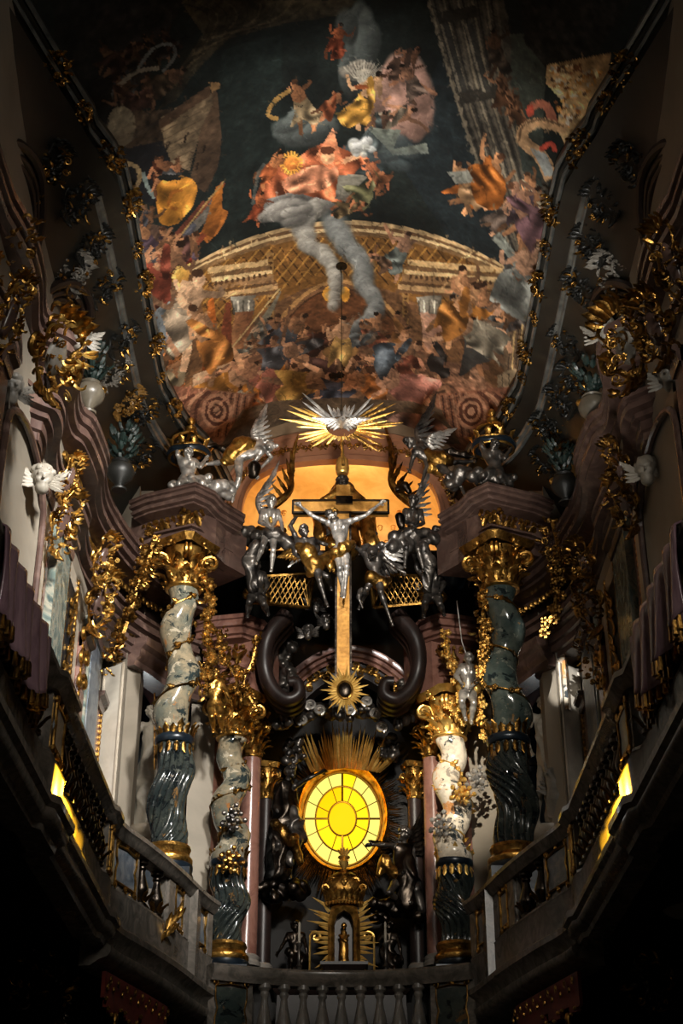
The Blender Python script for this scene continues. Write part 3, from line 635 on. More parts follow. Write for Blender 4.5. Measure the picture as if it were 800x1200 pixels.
# ================================================================ entablature blocks over the columns
def ent_block(label, path, z0, z1, mats, group, fl=1.0):
    """z0 architrave foot, z1 cornice top; path is the cornice tip line in plan"""
    h = z1 - z0; t = thing('entablature_block', label, 'entablature', (sum(p[0] for p in path) / len(path), sum(p[1] for p in path) / len(path), z0), group)
    q = lambda pr: [(o * fl, z0 + z * h) for o, z in pr]
    MB().sweep(q([(0, 1), (0, .945), (-.05, .935), (-.05, .90), (-.01, .89), (-.02, .845), (-.10, .835), (-.10, .795), (-.06, .785), (-.08, .745), (-.16, .735), (-.16, .70), (-.40, .675), (-.40, .62), (-.9, .62), (-.9, 1)]), path).build('cornice', mats[0], t)
    MB().sweep(q([(-.44, .63), (-.46, .5), (-.46, .37), (-.42, .35), (-.9, .35), (-.9, .63)]), path).build('frieze', mats[1], t)
    MB().sweep(q([(-.26, .36), (-.26, .32), (-.33, .31), (-.33, .27), (-.28, .26), (-.30, .21), (-.38, .20), (-.38, .13), (-.42, .12), (-.42, .06), (-.46, .05), (-.46, 0), (-.9, 0), (-.9, .36)]), path).build('architrave', mats[0], t)
    b = MB(); acc = .05
    for a, c in zip(path[:-1], path[1:]):
        a = Vector(a[:2]); c = Vector(c[:2]); L = (c - a).length; d = (c - a) / L; n = Vector((d.y, -d.x))
        k = int(L / .11)
        for i in range(k):
            p = a + d * (L * (i + .5) / k) - n * .36 * fl; b.box((p.x, p.y, z0 + h * .615), (.055, .06, .06), math.atan2(d.y, d.x)); b.ball((p.x - n.x * .06, p.y - n.y * .06, z0 + h * .58), .035, 5, 3)
        for i in range(max(2, int(L / .2))):
            p = a + d * (L * (i + .5) / max(2, int(L / .2))) - n * .40 * fl; b.leaf((p.x, p.y, z0 + h * .36), (d.x * random.Random(i).uniform(-.6, .6), n.y * .4, 1), (n.x, n.y, 0), h * .26, .055, .7, 5); b.scroll((p.x + n.x * .02, p.y + n.y * .02, z0 + h * .42), (d.x, d.y, .3), (0, 0, 1), .06, .013, 1.2, 10)
    b.build('gilt_dentil_row', 'gold', t)
    # closed top
    return t
for s in (-1, 1):
    pa = side([(-3.75, 22.95), (-3.45, 22.72), (-2.52, 22.3), (-2.2, 22.62), (-2.06, 23.0), (-1.72, 23.45)], s)
    t = ent_block('%s marble entablature block carried by the big %s column' % (('reddish', 'pale') if s < 0 else ('brown', 'dark green')), pa, 13.86, 14.86, ('marble_purple', 'marble_dark'), 'entablature blocks on the big columns')
    m = MB(); a = [(p[0], p[1], 14.84) for p in pa] + [(s * 1.9, 24.4, 14.84), (s * 3.6, 24.2, 14.84)]; m.slab(a, (0, 0, .03)); m.slab([(p[0], p[1] + .45, 13.87) for p in pa] + [(s * 2.3, 24.4, 13.87), (s * 3.4, 24.2, 13.87)], (0, 0, .9)); m.build('core', 'marble_purple', t, smooth=False)
    pb = side([(-2.7, 24.98), (-2.3, 24.78), (-1.78, 24.66), (-1.42, 24.95), (-1.26, 25.4)], s)
    t = ent_block('pink marble entablature block over the %s' % ('slim grey column' if s < 0 else 'slim white column'), pb, 12.1, 13.5, ('marble_pink', 'marble_pink'), 'entablature blocks on the small columns', .8)
    m = MB().slab([(p[0] * .92, p[1] + .3, 12.11) for p in pb] + [(s * 1.5, 25.6, 12.11), (s * 2.1, 25.6, 12.11)], (0, 0, 1.38)); m.build('core', 'marble_pink', t, smooth=False)
# ================================================================ painted vault
def vault_w(Y): return max(abs(frame_x(Y)) + .12, 3.45) if Y < 16.3 else 3.45
VX0, VX1, VY0, VY1 = -4.7, 4.7, 10.6, 25.84
NXV, NYV = 588, 636
_vw = np.array([vault_w(y) for y in np.linspace(VY0, VY1, NYV)])
def vault_z(x, Y):
    w_ = np.interp(Y, np.linspace(VY0, VY1, NYV), _vw); return np.maximum(16.66 + 1.9 * (1 - (x / w_) ** 2), 16.5)
def onvault(P):
    """outline sketched in the frame of the photo -> plan coordinates on the vault"""
    P = np.asarray(P, float); a = (P[:, 0] - 400) / FPX; u = (600 - P[:, 1]) / FPX; dy = _c - u * _s; dz = _s + u * _c; z = np.full(len(P), 17.5)
    for _ in range(14):
        t = (z - EYE) / dz; z = .5 * z + .5 * vault_z(a * t, np.clip(dy * t, VY0, VY1))
    t = (z - EYE) / dz; return np.stack([a * t, dy * t], 1)
class Fresco:
    def __init__(s, seed=5):
        s.xs = np.linspace(VX0, VX1, NXV); s.ys = np.linspace(VY0, VY1, NYV); s.C = np.zeros((NYV, NXV, 3)); s.r = np.random.default_rng(seed)
        s.N = s.noise(14) * .6 + s.noise(40) * .4; s.F = s.noise(110) * .6 + s.noise(230) * .4
    def noise(s, k):
        ky, kx = int(k * 1.6), k; g = s.r.standard_normal((ky + 3, kx + 3)); y = np.linspace(0, ky, NYV); x = np.linspace(0, kx, NXV); iy = y.astype(int); ix = x.astype(int); fy = (y - iy)[:, None]; fx = (x - ix)[None]
        fy = fy * fy * (3 - 2 * fy); fx = fx * fx * (3 - 2 * fx); A = g[np.ix_(iy, ix)]; B = g[np.ix_(iy, ix + 1)]; C = g[np.ix_(iy + 1, ix)]; D = g[np.ix_(iy + 1, ix + 1)]
        return (A * (1 - fx) + B * fx) * (1 - fy) + (C * (1 - fx) + D * fx) * fy
    def poly(s, pts, c, c2=None, d=(0, 1), a=1.0, tex=.10, wob=.8, sh=None):
        pts = np.asarray(pts, float)
        if len(pts) < 3: return
        q = []
        for i in range(len(pts)):
            A, B = pts[i], pts[(i + 1) % len(pts)]; n = max(1, int(np.hypot(*(B - A)) / 14))
            for k in range(n): q.append(A + (B - A) * k / n)
        q = onvault(np.array(q) + s.r.normal(0, wob, (len(q), 2)) * .5); x0, y0 = q.min(0); x1, y1 = q.max(0)
        i0, i1 = np.searchsorted(s.xs, (x0, x1)); j0, j1 = np.searchsorted(s.ys, (y0, y1)); i0 = max(i0 - 1, 0); j0 = max(j0 - 1, 0); i1 = min(i1 + 1, NXV); j1 = min(j1 + 1, NYV)
        if i1 <= i0 or j1 <= j0: return
        X = s.xs[i0:i1][None]; Y = s.ys[j0:j1][:, None]; ins = np.zeros((j1 - j0, i1 - i0), bool); n = len(q)
        for i in range(n):
            ax, ay = q[i]; bx, by = q[(i + 1) % n]
            if ay == by: continue
            ins ^= ((ay > Y) != (by > Y)) & (X < (bx - ax) * (Y - ay) / (by - ay) + ax)
        col = np.array(c, float)[None, None]
        if c2 is not None:
            g = d[0] * (X - x0) / max(x1 - x0, 1e-6) + (-d[1]) * (Y - y1) / max(y1 - y0, 1e-6) * -1 * -1; g = (X - x0) / max(x1 - x0, 1e-6) * d[0] + (y1 - Y) / max(y1 - y0, 1e-6) * -d[1]; g = g - g.min(); g = g / max(g.max(), 1e-6)
            col = col * (1 - g[..., None]) + np.array(c2, float)[None, None] * g[..., None]
        if sh is not None: col = sh(X, Y, slice(j0, j1), slice(i0, i1))
        t = 1 + tex * (s.N[j0:j1, i0:i1] + .8 * s.F[j0:j1, i0:i1]); col = col * t[..., None]; al = (ins * a)[..., None]
        s.C[j0:j1, i0:i1] = s.C[j0:j1, i0:i1] * (1 - al) + np.clip(col, 0, 255) * al
    def stroke(s, pts, w, c, a=1.0, tex=.1, sm=4, w2=None):
        P = np.array(smooth_path(pts, sm)) if sm and len(pts) > 2 else np.array(pts, float); d = np.gradient(P, axis=0); n = np.stack([-d[:, 1], d[:, 0]], 1); n /= np.maximum(np.linalg.norm(n, axis=1, keepdims=True), 1e-6)
        ww = np.linspace(w, w if w2 is None else w2, len(P))[:, None] / 2; s.poly(np.concatenate([P + n * ww, (P - n * ww)[::-1]]), c, a=a, tex=tex, wob=.4)
    def ell(s, cx, cy, rx, ry, c, c2=None, a=1.0, rot=0, tex=.1, lumps=0, d=(0, 1)):
        t = np.linspace(0, 2 * np.pi, 22, endpoint=False); k = 1 + lumps * np.sin(t * 5 + cx) ; x = np.cos(t) * rx * k; y = np.sin(t) * ry * k; cr, sr = math.cos(rot), math.sin(rot)
        s.poly(np.stack([cx + x * cr - y * sr, cy + x * sr + y * cr], 1), c, c2, d=d, a=a, tex=tex)
    def cloth(s, pts, c, folds=6, k=.42):
        """drapery: folds run in one direction, bent by noise, lit from one side"""
        an = s.r.uniform(.2, 1.4) * s.r.choice((-1, 1)); ca, sa = math.cos(an), math.sin(an); ph = s.r.uniform(0, 6); q = onvault(np.asarray(pts, float)); sz = max(np.ptp(q, axis=0).max(), .05); fq = (10 + folds * 1.2) / sz; c = np.array(c, float); pts = smooth_path([tuple(p) for p in pts], 4, closed=True)
        def sh(X, Y, J, I):
            u = X * ca + Y * sa * .7; v = -X * sa + Y * ca * .7; n = s.N[J, I]; w_ = u * fq + 2.4 * np.sin(v * fq * .33 + ph) + 1.6 * n; am = .55 + .45 * np.sin(v * fq * .5 + 2 * ph + n); g = np.clip(.5 + .5 * np.sin(w_) * am + .18 * np.sin(w_ * .43 + v * fq * .7), 0, 1)[..., None]
            return c * (.46 + .66 * g) + 18 * g ** 4
        s.poly(pts, c, sh=sh, tex=.05)
    def man(s, x, y, h, lean=0.0, skin=(196, 142, 100), robe=(150, 80, 50), arm=1, seed=None, legs=True):
        """a small painted draped figure; (x, y) its hip, h its height"""
        r = s.r; c, sn = math.cos(lean), math.sin(lean); T = lambda u, v: (x + (u * c - v * sn) * h, y + (u * sn + v * c) * h); dk = tuple(np.array(skin) * .62); j = lambda q: r.uniform(-q, q)
        if legs:
            for e in (-1, 1):
                kx = e * .10 + j(.12); s.stroke([T(e * .05, .0), T(kx, .24), T(kx + j(.15), .47)], .125 * h, skin if e > 0 else dk, w2=.062 * h)
        s.cloth([T(-.13, -.10), T(.0, -.05 + j(.06)), T(.14, -.10), T(.19 + j(.08), .08), T(.24 + j(.13), .26 + j(.1)), T(.08 + j(.08), .36 + j(.08)), T(-.05, .24 + j(.08)), T(-.22 + j(.12), .34 + j(.1)), T(-.18 + j(.06), .06)], robe, 6)
        s.poly([T(-.13, -.35), T(-.04, -.38), T(.05, -.38), T(.14, -.34), T(.11, -.05), T(-.10, -.05)], skin, dk, d=(1, .3)); s.stroke([T(-.08, -.24), T(.0, -.20), T(.09, -.25)], .025 * h, dk, a=.6); s.stroke([T(.0, -.34), T(.01, -.1)], .018 * h, dk, a=.6)
        for e in (-1, 1):
            ax = e * (.2 + j(.1)); ay = -.2 + j(.2) - (.12 * arm if e > 0 else 0); s.stroke([T(e * .1, -.31), T(ax, ay), T(ax + e * j(.15) + .05 * e, ay - .1 + j(.15))], .078 * h, skin if e < 0 else dk, w2=.045 * h)
        if r.random() < .6: s.cloth([T(-.14, -.34), T(-.05, -.36), T(.13, -.08), T(.10, .0), T(-.04, -.12)], robe, 3)
        else: s.stroke([T(-.13, -.12), T(.0, -.06), T(.14, -.12)], .06 * h, np.array(robe) * .8)
        s.ell(*T(j(.04), -.43), .064 * h, .08 * h, skin, dk, d=(1, 0)); s.ell(*T(j(.03), -.475), .06 * h, .045 * h, tuple(np.array((70, 48, 34)) * (1 + j(.5))))
    def crowd(s, pts, n, h, robes, skin=(190, 138, 98), lean=.5):
        P = np.array(pts, float)
        for i in range(n):
            a, b, c = P[s.r.choice(len(P), 3, replace=len(P) < 3)]; u, v = s.r.random(2); u, v = (u, v) if u + v < 1 else (1 - u, 1 - v); p = a + (b - a) * u + (c - a) * v
            s.man(p[0], p[1], h * s.r.uniform(.75, 1.2), s.r.uniform(-lean, lean), np.array(skin) * s.r.uniform(.75, 1.1), np.array(robes[s.r.integers(len(robes))]) * s.r.uniform(.75, 1.15))
    def puff(s, cx, cy, rx, ry, c, a=.85, rot=0.0):
        """soft round cloud lobe: pale towards its upper left, dusky below"""
        q = onvault(np.array([(cx, cy), (cx + rx, cy), (cx, cy + ry)], float)); ox, oy = q[0]; ax = max(abs(q[1, 0] - ox), .01); ay = max(abs(q[2, 1] - oy), .01); i0, i1 = np.searchsorted(s.xs, (ox - ax, ox + ax)); j0, j1 = np.searchsorted(s.ys, (oy - ay, oy + ay))
        if i1 <= i0 + 1 or j1 <= j0 + 1: return
        X = (s.xs[i0:i1][None] - ox) / ax; Y = (s.ys[j0:j1][:, None] - oy) / ay; r2 = X * X + Y * Y + .22 * s.N[j0:j1, i0:i1]; al = np.clip((1 - r2) * 2.2, 0, 1)[..., None] * a; g = np.clip(.5 - .38 * Y - .30 * X, 0, 1) if False else np.clip(.5 + .0 * X - .42 * Y - .25 * X, 0, 1); g = g[..., None]; c = np.array(c, float); col = c * .55 * (1 - g) + np.minimum(c * 1.28, 250) * g; s.C[j0:j1, i0:i1] = s.C[j0:j1, i0:i1] * (1 - al) + col * al
    def cloud(s, cx, cy, rx, ry, c, n=9):
        for i in range(int(n * 2.2)):
            a = s.r.uniform(0, 6.28); q = math.sqrt(s.r.random()); k = s.r.uniform(.3, .55); s.puff(cx + math.cos(a) * q * rx * .75, cy + math.sin(a) * q * ry * .75, rx * k, max(ry * k, rx * k * .5), np.array(c) * s.r.uniform(.82, 1.18))
    def smoke(s, pts, w0, w1, c):
        P = smooth_path(pts, 26)
        for i, p in enumerate(P):
            w_ = w0 + (w1 - w0) * i / len(P); s.puff(p[0] + s.r.normal(0, w_ * .10), p[1], w_ * s.r.uniform(.4, .62), w_ * s.r.uniform(.38, .55), np.array(c) * s.r.uniform(.78, 1.2), a=.42)
fr = Fresco(); E = fr
fr.C[:] = (40, 47, 45); fr.C *= (1 + .16 * fr.N + .06 * fr.F)[..., None]
def full(pts): return pts
# sky tint and dark margins
E.poly([(520, 60), (600, 60), (640, 330), (540, 300), (460, 180)], (44, 54, 60), a=.6); E.poly([(260, 60), (330, 40), (330, 240), (240, 270)], (46, 58, 56), a=.6)
# upper ribbon and battle group
E.poly([(210, 0), (420, 0), (400, 18), (330, 28), (268, 46), (232, 80), (206, 118), (186, 128), (206, 88), (238, 40)], (88, 78, 60), (60, 56, 46), tex=.2)
for i in range(9): E.stroke([(215 + i * 18, 4), (245 + i * 10, 26), (200 + i * 5, 110 - i * 9)], 2.2, (112, 98, 74) if i % 2 else (52, 48, 40), a=.6)
E.poly([(60, 0), (215, 0), (190, 60), (150, 130), (120, 150), (70, 80)], (46, 42, 40), a=.8, tex=.25)
E.crowd([(130, 50), (205, 30), (200, 120), (140, 130)], 9, 52, [(86, 60, 50), (70, 74, 76), (96, 78, 58), (60, 50, 46)], (130, 98, 74), 1.2)
E.stroke([(160, 84), (178, 58), (200, 52), (205, 66), (190, 84)], 4, (110, 112, 110)); E.stroke([(140, 100), (160, 84), (186, 80)], 5, (130, 122, 108))
# bastion tower
E.poly([(150, 130), (200, 128), (212, 160), (196, 200), (160, 190), (140, 160)], (92, 76, 60), (60, 50, 42), tex=.2); E.ell(142, 148, 17, 24, (146, 134, 112), (98, 86, 70))
E.poly([(186, 140), (246, 100), (250, 122), (236, 150), (222, 200), (198, 190)], (150, 130, 102), (104, 88, 70), d=(1, .4), tex=.16); E.poly([(246, 100), (252, 96), (260, 158), (256, 196), (240, 226), (222, 214), (236, 150), (250, 122)], (112, 90, 70), (84, 66, 52))
E.poly([(186, 140), (246, 100), (246, 112), (188, 152)], (100, 78, 60)); 
for i in range(7): E.stroke([(188 + i, 156 + i * 9), (240 - i * 2, 128 + i * 11)], 1.1, (96, 80, 62), a=.6, sm=0)
for p in ((196, 170), (218, 158), (232, 190), (240, 170)): E.stroke([p, (p[0] - 2, p[1] + 9)], 2.6, (54, 42, 34), sm=0)
E.poly([(244, 96), (258, 97), (256, 104), (248, 108)], (150, 118, 80))
# dark dell, shield, banners
E.poly([(140, 175), (190, 165), (205, 200), (180, 240), (150, 230)], (40, 42, 46)); E.stroke([(140, 190), (160, 196), (163, 212), (152, 226)], 5, (152, 130, 96)); E.stroke([(168, 202), (174, 222), (182, 232)], 5, (128, 140, 136))
E.crowd([(165, 190), (210, 190), (200, 240)], 4, 46, [(120, 70, 50), (90, 90, 92)], (176, 122, 86)); E.cloth([(186, 214), (208, 206), (230, 214), (226, 240), (208, 262), (188, 262), (184, 240)], (218, 150, 56), 8); E.stroke([(214, 222), (202, 226), (198, 240), (208, 246)], 4.5, (140, 88, 34)); E.ell(200, 208, 16, 4, (40, 44, 44))
for a, b, c, w_ in (((262, 214), (196, 300), (150, 84, 56), 11), ((258, 226), (206, 286), (110, 104, 96), 13), ((240, 236), (170, 310), (116, 66, 50), 10), ((264, 246), (238, 280), (176, 110, 48), 15), ((228, 262), (180, 320), (84, 84, 92), 12), ((250, 256), (222, 290), (138, 72, 48), 9)): E.stroke([a, ((a[0] + b[0]) / 2 + 3, (a[1] + b[1]) / 2 + 2), b], w_ * .5, c, w2=w_)
E.poly([(254, 218), (262, 216), (258, 262), (250, 280), (236, 272)], (196, 124, 48), (128, 78, 36)); E.stroke([(264, 210), (168, 330)], 1.8, (170, 140, 90), sm=0)
# crowd of warriors along the left edge
E.poly([(146, 250), (200, 270), (230, 300), (250, 330), (215, 480), (190, 470), (165, 380)], (84, 66, 56), tex=.3)
E.crowd([(150, 255), (215, 285), (225, 315), (165, 330)], 12, 62, [(150, 62, 44), (96, 78, 92), (170, 116, 70), (90, 92, 100), (132, 88, 80)], lean=.9)
E.crowd([(165, 335), (235, 340), (235, 450), (185, 460)], 15, 74, [(176, 108, 58), (184, 164, 130), (104, 104, 116), (150, 84, 58), (128, 116, 96)], lean=.8)
E.man(222, 385, 96, .5, (214, 172, 132), (190, 170, 146)); E.man(236, 395, 80, .2, (206, 160, 120), (196, 132, 66)); E.man(196, 360, 84, -.3, (196, 150, 112), (160, 168, 172))
E.ell(218, 324, 17, 12, (226, 184, 92), (150, 100, 44), rot=-.6)
for i in range(14): a = i * .449; E.ell(218 + 16 * math.cos(a) * .9, 324 + 13 * math.sin(a), 2.6, 2.6, (240, 202, 116))
# painted church: dome arch, coffers, apse
arc = lambda x0, x1, y0, top, n=17: [(x0 + (x1 - x0) * i / n, y0 - (y0 - top) * (1 - (2 * i / n - 1) ** 2)) for i in range(n + 1)]
E.poly(arc(222, 590, 312, 262) + [(600, 480), (215, 480)], (116, 84, 58), (132, 98, 66), tex=.14)
E.poly(arc(226, 588, 316, 272) + arc(250, 560, 420, 330)[::-1], (124, 88, 44), (146, 104, 54))
for i in range(-16, 40):
    for sg in (-1, 1):
        x = 180 + i * 13; p = [(x + sg * k * 9, 268 + k * 11) for k in range(12)]; p = [q for q in p if 232 < q[0] < 578 and q[1] > 316 - 42 * (1 - ((q[0] - 407) / 182) ** 2) and q[1] < 412 - 86 * (1 - ((q[0] - 405) / 160) ** 2)]
        if len(p) > 1: E.stroke(p, 1.7, (186, 140, 70) if sg < 0 else (74, 50, 28), a=.8, sm=0)
for k, c in ((0, (186, 158, 116)), (5, (122, 92, 62)), (9, (206, 178, 132)), (13, (134, 104, 70))): E.stroke(arc(222 + k * .4, 590 - k * .4, 314 + k * .4, 261 + k), 5, c, sm=0)
E.poly(arc(318, 478, 400, 338) + [(478, 440), (318, 440)], (120, 78, 48), (96, 66, 46), tex=.14); E.stroke(arc(316, 480, 392, 330), 4.5, (176, 134, 84), sm=0); E.stroke(arc(322, 474, 394, 338), 2, (84, 56, 36), sm=0)
for x, w_ in ((386, 16), (404, 12)): E.ell(x, 345, w_ * .5, 9, (222, 160, 60))
E.poly([(312, 296), (320, 296), (322, 400), (313, 400)], (150, 116, 70)); E.poly([(472, 316), (480, 314), (478, 398), (471, 396)], (150, 116, 70))
for i in range(16): E.ell(316.5, 302 + i * 6, 2.5, 1.8, (92, 62, 34)); E.ell(475.5, 320 + i * 5, 2.2, 1.6, (92, 62, 34))
def portico(x0, x1, y, e, cx):
    dx = x1 - x0
    for k, (c, h) in enumerate((((196, 164, 116), 7), ((128, 98, 66), 5), ((208, 178, 130), 5), ((150, 116, 80), 9), ((110, 82, 56), 3), ((184, 150, 106), 6), ((120, 90, 62), 4))):
        o = sum((7, 5, 5, 9, 3, 6, 4)[:k]); E.poly([(x0 + o * .4 * e, y + o + (6 if e > 0 else -4)), (x1 + o * .4 * e, y + o - (4 if e > 0 else -6)), (x1 + o * .4 * e, y + o + h - (4 if e > 0 else -6)), (x0 + o * .4 * e, y + o + h + (6 if e > 0 else -4))], c, tex=.08)
    for i in range(int(abs(dx) / 6)): E.ell(x0 + dx * (i + .5) / int(abs(dx) / 6), y + 20 + (6 if e > 0 else -4) * (1 - 2 * (i + .5) / int(abs(dx) / 6)), 1.8, 3, (92, 66, 44))
    E.poly([(cx - 15, y + 40), (cx + 15, y + 38), (cx + 11, y + 62), (cx - 11, y + 62)], (166, 160, 146), (112, 104, 92), d=(1, 0))
    for i in range(5): E.stroke([(cx - 11 + i * 5.5, y + 61), (cx - 13 + i * 6.5, y + 44)], 2, (206, 198, 180) if i % 2 else (96, 90, 80), sm=0)
portico(243, 314, 308, 1, 285); portico(478, 590, 308, -1, 503)
E.poly([(275, 366), (297, 364), (292, 410), (268, 412)], (196, 142, 96), (116, 74, 50), d=(1, 0), tex=.12); E.poly([(492, 366), (516, 370), (526, 450), (502, 452)], (196, 154, 128), (136, 96, 80), d=(1, 0), tex=.14)
# smoke
E.cloud(352, 240, 44, 20, (130, 128, 124), 12); E.smoke([(374, 242), (356, 262), (360, 286), (382, 300), (393, 326), (390, 360)], 24, 15, (150, 146, 138)); E.smoke([(390, 258), (406, 288), (424, 308), (426, 334), (440, 354), (434, 374), (408, 388), (396, 402)], 27, 14, (122, 124, 122))
# diagonal banners and tumbling people before the left portico
E.poly([(244, 352), (250, 348), (258, 420), (236, 440)], (186, 108, 44), (120, 66, 32)); E.poly([(264, 356), (270, 352), (272, 416), (256, 420)], (140, 78, 52)); E.poly([(330, 340), (326, 344), (288, 398), (304, 404)], (140, 132, 112), (96, 90, 78)); E.stroke([(328, 338), (268, 412)], 1.6, (196, 170, 120), sm=0); E.ell(250, 408, 14, 18, (44, 44, 46), lumps=.2)
E.ell(270, 422, 26, 12, (116, 112, 96), (176, 110, 48)); E.man(304, 400, 46, .4, (170, 140, 112), (120, 118, 108)); E.man(288, 418, 50, 1.1, (180, 150, 120), (150, 146, 132)); E.poly([(225, 440), (270, 424), (276, 452), (226, 462)], (186, 156, 124), (128, 92, 70))
# the centre crowd on the steps
E.poly([(240, 440), (320, 402), (480, 400), (560, 440), (600, 470), (520, 490), (400, 468), (290, 480), (236, 476)], (128, 92, 70), (150, 116, 88), tex=.25)
for y in (428, 438, 448, 457): E.stroke([(300, y + 6), (400, y - 2), (520, y + 4)], 3, (170, 136, 104) if y % 4 else (98, 74, 58), a=.7)
E.crowd([(320, 392), (470, 392), (500, 425), (290, 425)], 15, 58, [(110, 66, 48), (92, 88, 96), (166, 116, 66), (120, 122, 128), (150, 90, 64)], lean=1.4)
E.crowd([(250, 446), (330, 425), (500, 425), (520, 465), (410, 470), (270, 475)], 24, 66, [(196, 116, 54), (186, 120, 100), (90, 96, 112), (206, 196, 176), (168, 96, 74), (206, 152, 72), (120, 84, 74)], (204, 152, 112), 1.5)
E.cloth([(284, 452), (312, 430), (334, 428), (322, 452), (292, 462)], (208, 136, 52), 7); E.cloth([(336, 452), (352, 436), (368, 440), (372, 458), (344, 464)], (190, 138, 72), 6); E.cloth([(446, 470), (462, 448), (492, 454), (500, 466), (474, 476)], (206, 150, 130), 7); E.cloth([(382, 462), (402, 452), (430, 458), (434, 472), (392, 476)], (96, 106, 126), 7); E.cloth([(416, 446), (440, 438), (450, 452), (428, 458)], (214, 138, 70), 5)
E.cloth([(330, 408), (372, 396), (378, 404), (340, 420)], (92, 90, 90), 6); E.cloth([(376, 412), (404, 402), (420, 412), (398, 424)], (186, 140, 84), 5); E.man(398, 404, 50, .2, (206, 160, 118), (206, 164, 96)); E.man(452, 416, 56, 1.2, (196, 150, 112), (104, 116, 128)); E.man(472, 424, 58, -1.1, (196, 140, 110), (140, 80, 60)); E.man(420, 398, 48, 1.4, (150, 128, 108), (112, 116, 116))
# right side: monk, pedestal, fallen people
E.man(514, 420, 60, .0, (190, 140, 104), (66, 62, 60)); E.poly([(526, 430), (566, 434), (572, 470), (528, 466)], (170, 132, 104), (116, 82, 64), tex=.3); E.poly([(520, 424), (572, 428), (572, 434), (520, 431)], (134, 98, 76))
E.crowd([(530, 350), (590, 360), (590, 410), (540, 400)], 9, 70, [(106, 104, 100), (168, 110, 60), (92, 86, 84), (150, 142, 126)], lean=1.3); E.man(552, 366, 60, -.9, (196, 150, 110), (184, 122, 52)); E.man(576, 400, 70, -.7, (176, 150, 124), (158, 150, 132))
E.man(466, 300, 62, .5, (170, 130, 104), (126, 134, 128)); E.stroke([(462, 286), (450, 262)], 4, (190, 140, 106), sm=0); E.man(446, 306, 34, -.9, (176, 126, 96), (110, 84, 64))
# right edge: tall towers of the painted city, figures, organ pipes
E.poly([(500, 0), (590, 0), (612, 120), (640, 200), (650, 300), (598, 300), (560, 190), (530, 110)], (88, 82, 72), (72, 68, 62), tex=.15)
for i in range(15):
    t = i / 14; E.stroke([(503 + t * 78, 0), (532 + t * 66, 108), (562 + t * 62, 196), (600 + t * 44, 296)], 2.6, ((132, 122, 104), (52, 50, 46), (104, 96, 84))[i % 3], a=.85)
for k in range(13): E.ell(503 + k * 4.6, 6 + k * 15.5, 3.0, 4.5, (122, 112, 96), a=.9)
for y in (14, 108): E.poly([(510 + y * .26, y), (552 + y * .3, y - 8), (556 + y * .3, y + 6), (514 + y * .26, y + 14)], (60, 56, 50))
for x in (520, 548): E.stroke([(x, 28), (x + 22, 108)], 11, (66, 64, 60), sm=0); E.stroke([(x - 3, 28), (x + 19, 108)], 3, (120, 112, 98), sm=0)
E.poly([(598, 40), (640, 40), (634, 220), (612, 200), (600, 130)], (80, 84, 74), (62, 70, 66)); E.crowd([(572, 70), (600, 40), (610, 130), (590, 140)], 4, 50, [(110, 76, 52), (88, 72, 58)], (150, 110, 80))
E.poly([(610, 0), (740, 0), (700, 60), (640, 80), (615, 50)], (52, 50, 46), tex=.3)
E.man(560, 214, 86, .7, (206, 150, 104), (196, 116, 48)); E.man(548, 222, 66, -.4, (206, 156, 112), (190, 150, 108)); E.cloth([(548, 196), (574, 194), (592, 214), (586, 244), (560, 240), (552, 220)], (188, 112, 44), 9); E.poly([(524, 202), (548, 200), (556, 214), (534, 216)], (150, 150, 140)); E.man(590, 252, 60, .8, (180, 140, 110), (130, 112, 100))
# heaped gold, a sunlit patch painted into its bright colours, and serpents
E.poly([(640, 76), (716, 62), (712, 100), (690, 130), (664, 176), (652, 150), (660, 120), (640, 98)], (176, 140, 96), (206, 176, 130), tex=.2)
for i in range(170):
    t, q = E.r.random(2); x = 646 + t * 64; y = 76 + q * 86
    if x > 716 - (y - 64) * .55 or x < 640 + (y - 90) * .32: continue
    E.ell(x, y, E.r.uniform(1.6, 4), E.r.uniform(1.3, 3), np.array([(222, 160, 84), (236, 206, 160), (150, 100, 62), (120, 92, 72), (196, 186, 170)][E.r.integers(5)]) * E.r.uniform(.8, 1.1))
E.stroke([(650, 150), (640, 124), (624, 124), (622, 132)], 11, (166, 106, 84), w2=8); E.ell(621, 130, 5, 7, (186, 86, 66)); E.stroke([(664, 152), (634, 144), (614, 152), (614, 166), (634, 184), (646, 210)], 11, (186, 150, 112), w2=17); E.stroke([(660, 148), (634, 140), (612, 148), (608, 166)], 3, (120, 96, 72)); E.stroke([(632, 176), (646, 168), (650, 178)], 6, (196, 84, 66)); E.poly([(620, 172), (640, 180), (650, 206), (638, 206)], (150, 154, 152))
E.crowd([(606, 215), (650, 215), (650, 300), (614, 300)], 12, 62, [(122, 100, 88), (104, 84, 92), (160, 146, 122), (96, 100, 98), (136, 92, 66)], lean=.8)
E.crowd([(600, 300), (640, 290), (630, 390), (600, 380)], 9, 62, [(110, 108, 104), (140, 118, 96), (92, 84, 80)], lean=.7); E.stroke([(580, 276), (600, 300), (622, 340), (634, 380)], 12, (128, 132, 124), w2=5); E.poly([(590, 390), (636, 380), (628, 440), (604, 470), (590, 440)], (126, 104, 82))
for i in range(9): E.stroke([(594 + i * 4.6, 452 - i * 3), (598 + i * 4.6, 392 - i * 4)], 1.6, (196, 166, 116) if i % 2 else (84, 70, 58), sm=0)
E.poly([(582, 440), (602, 432), (622, 436), (616, 470), (600, 490), (584, 470)], (168, 148, 118), (120, 102, 82))
for i in range(4): E.stroke([(588 + i * 8, 438), (590 + i * 7, 480)], 1.2, (96, 82, 66), sm=0)
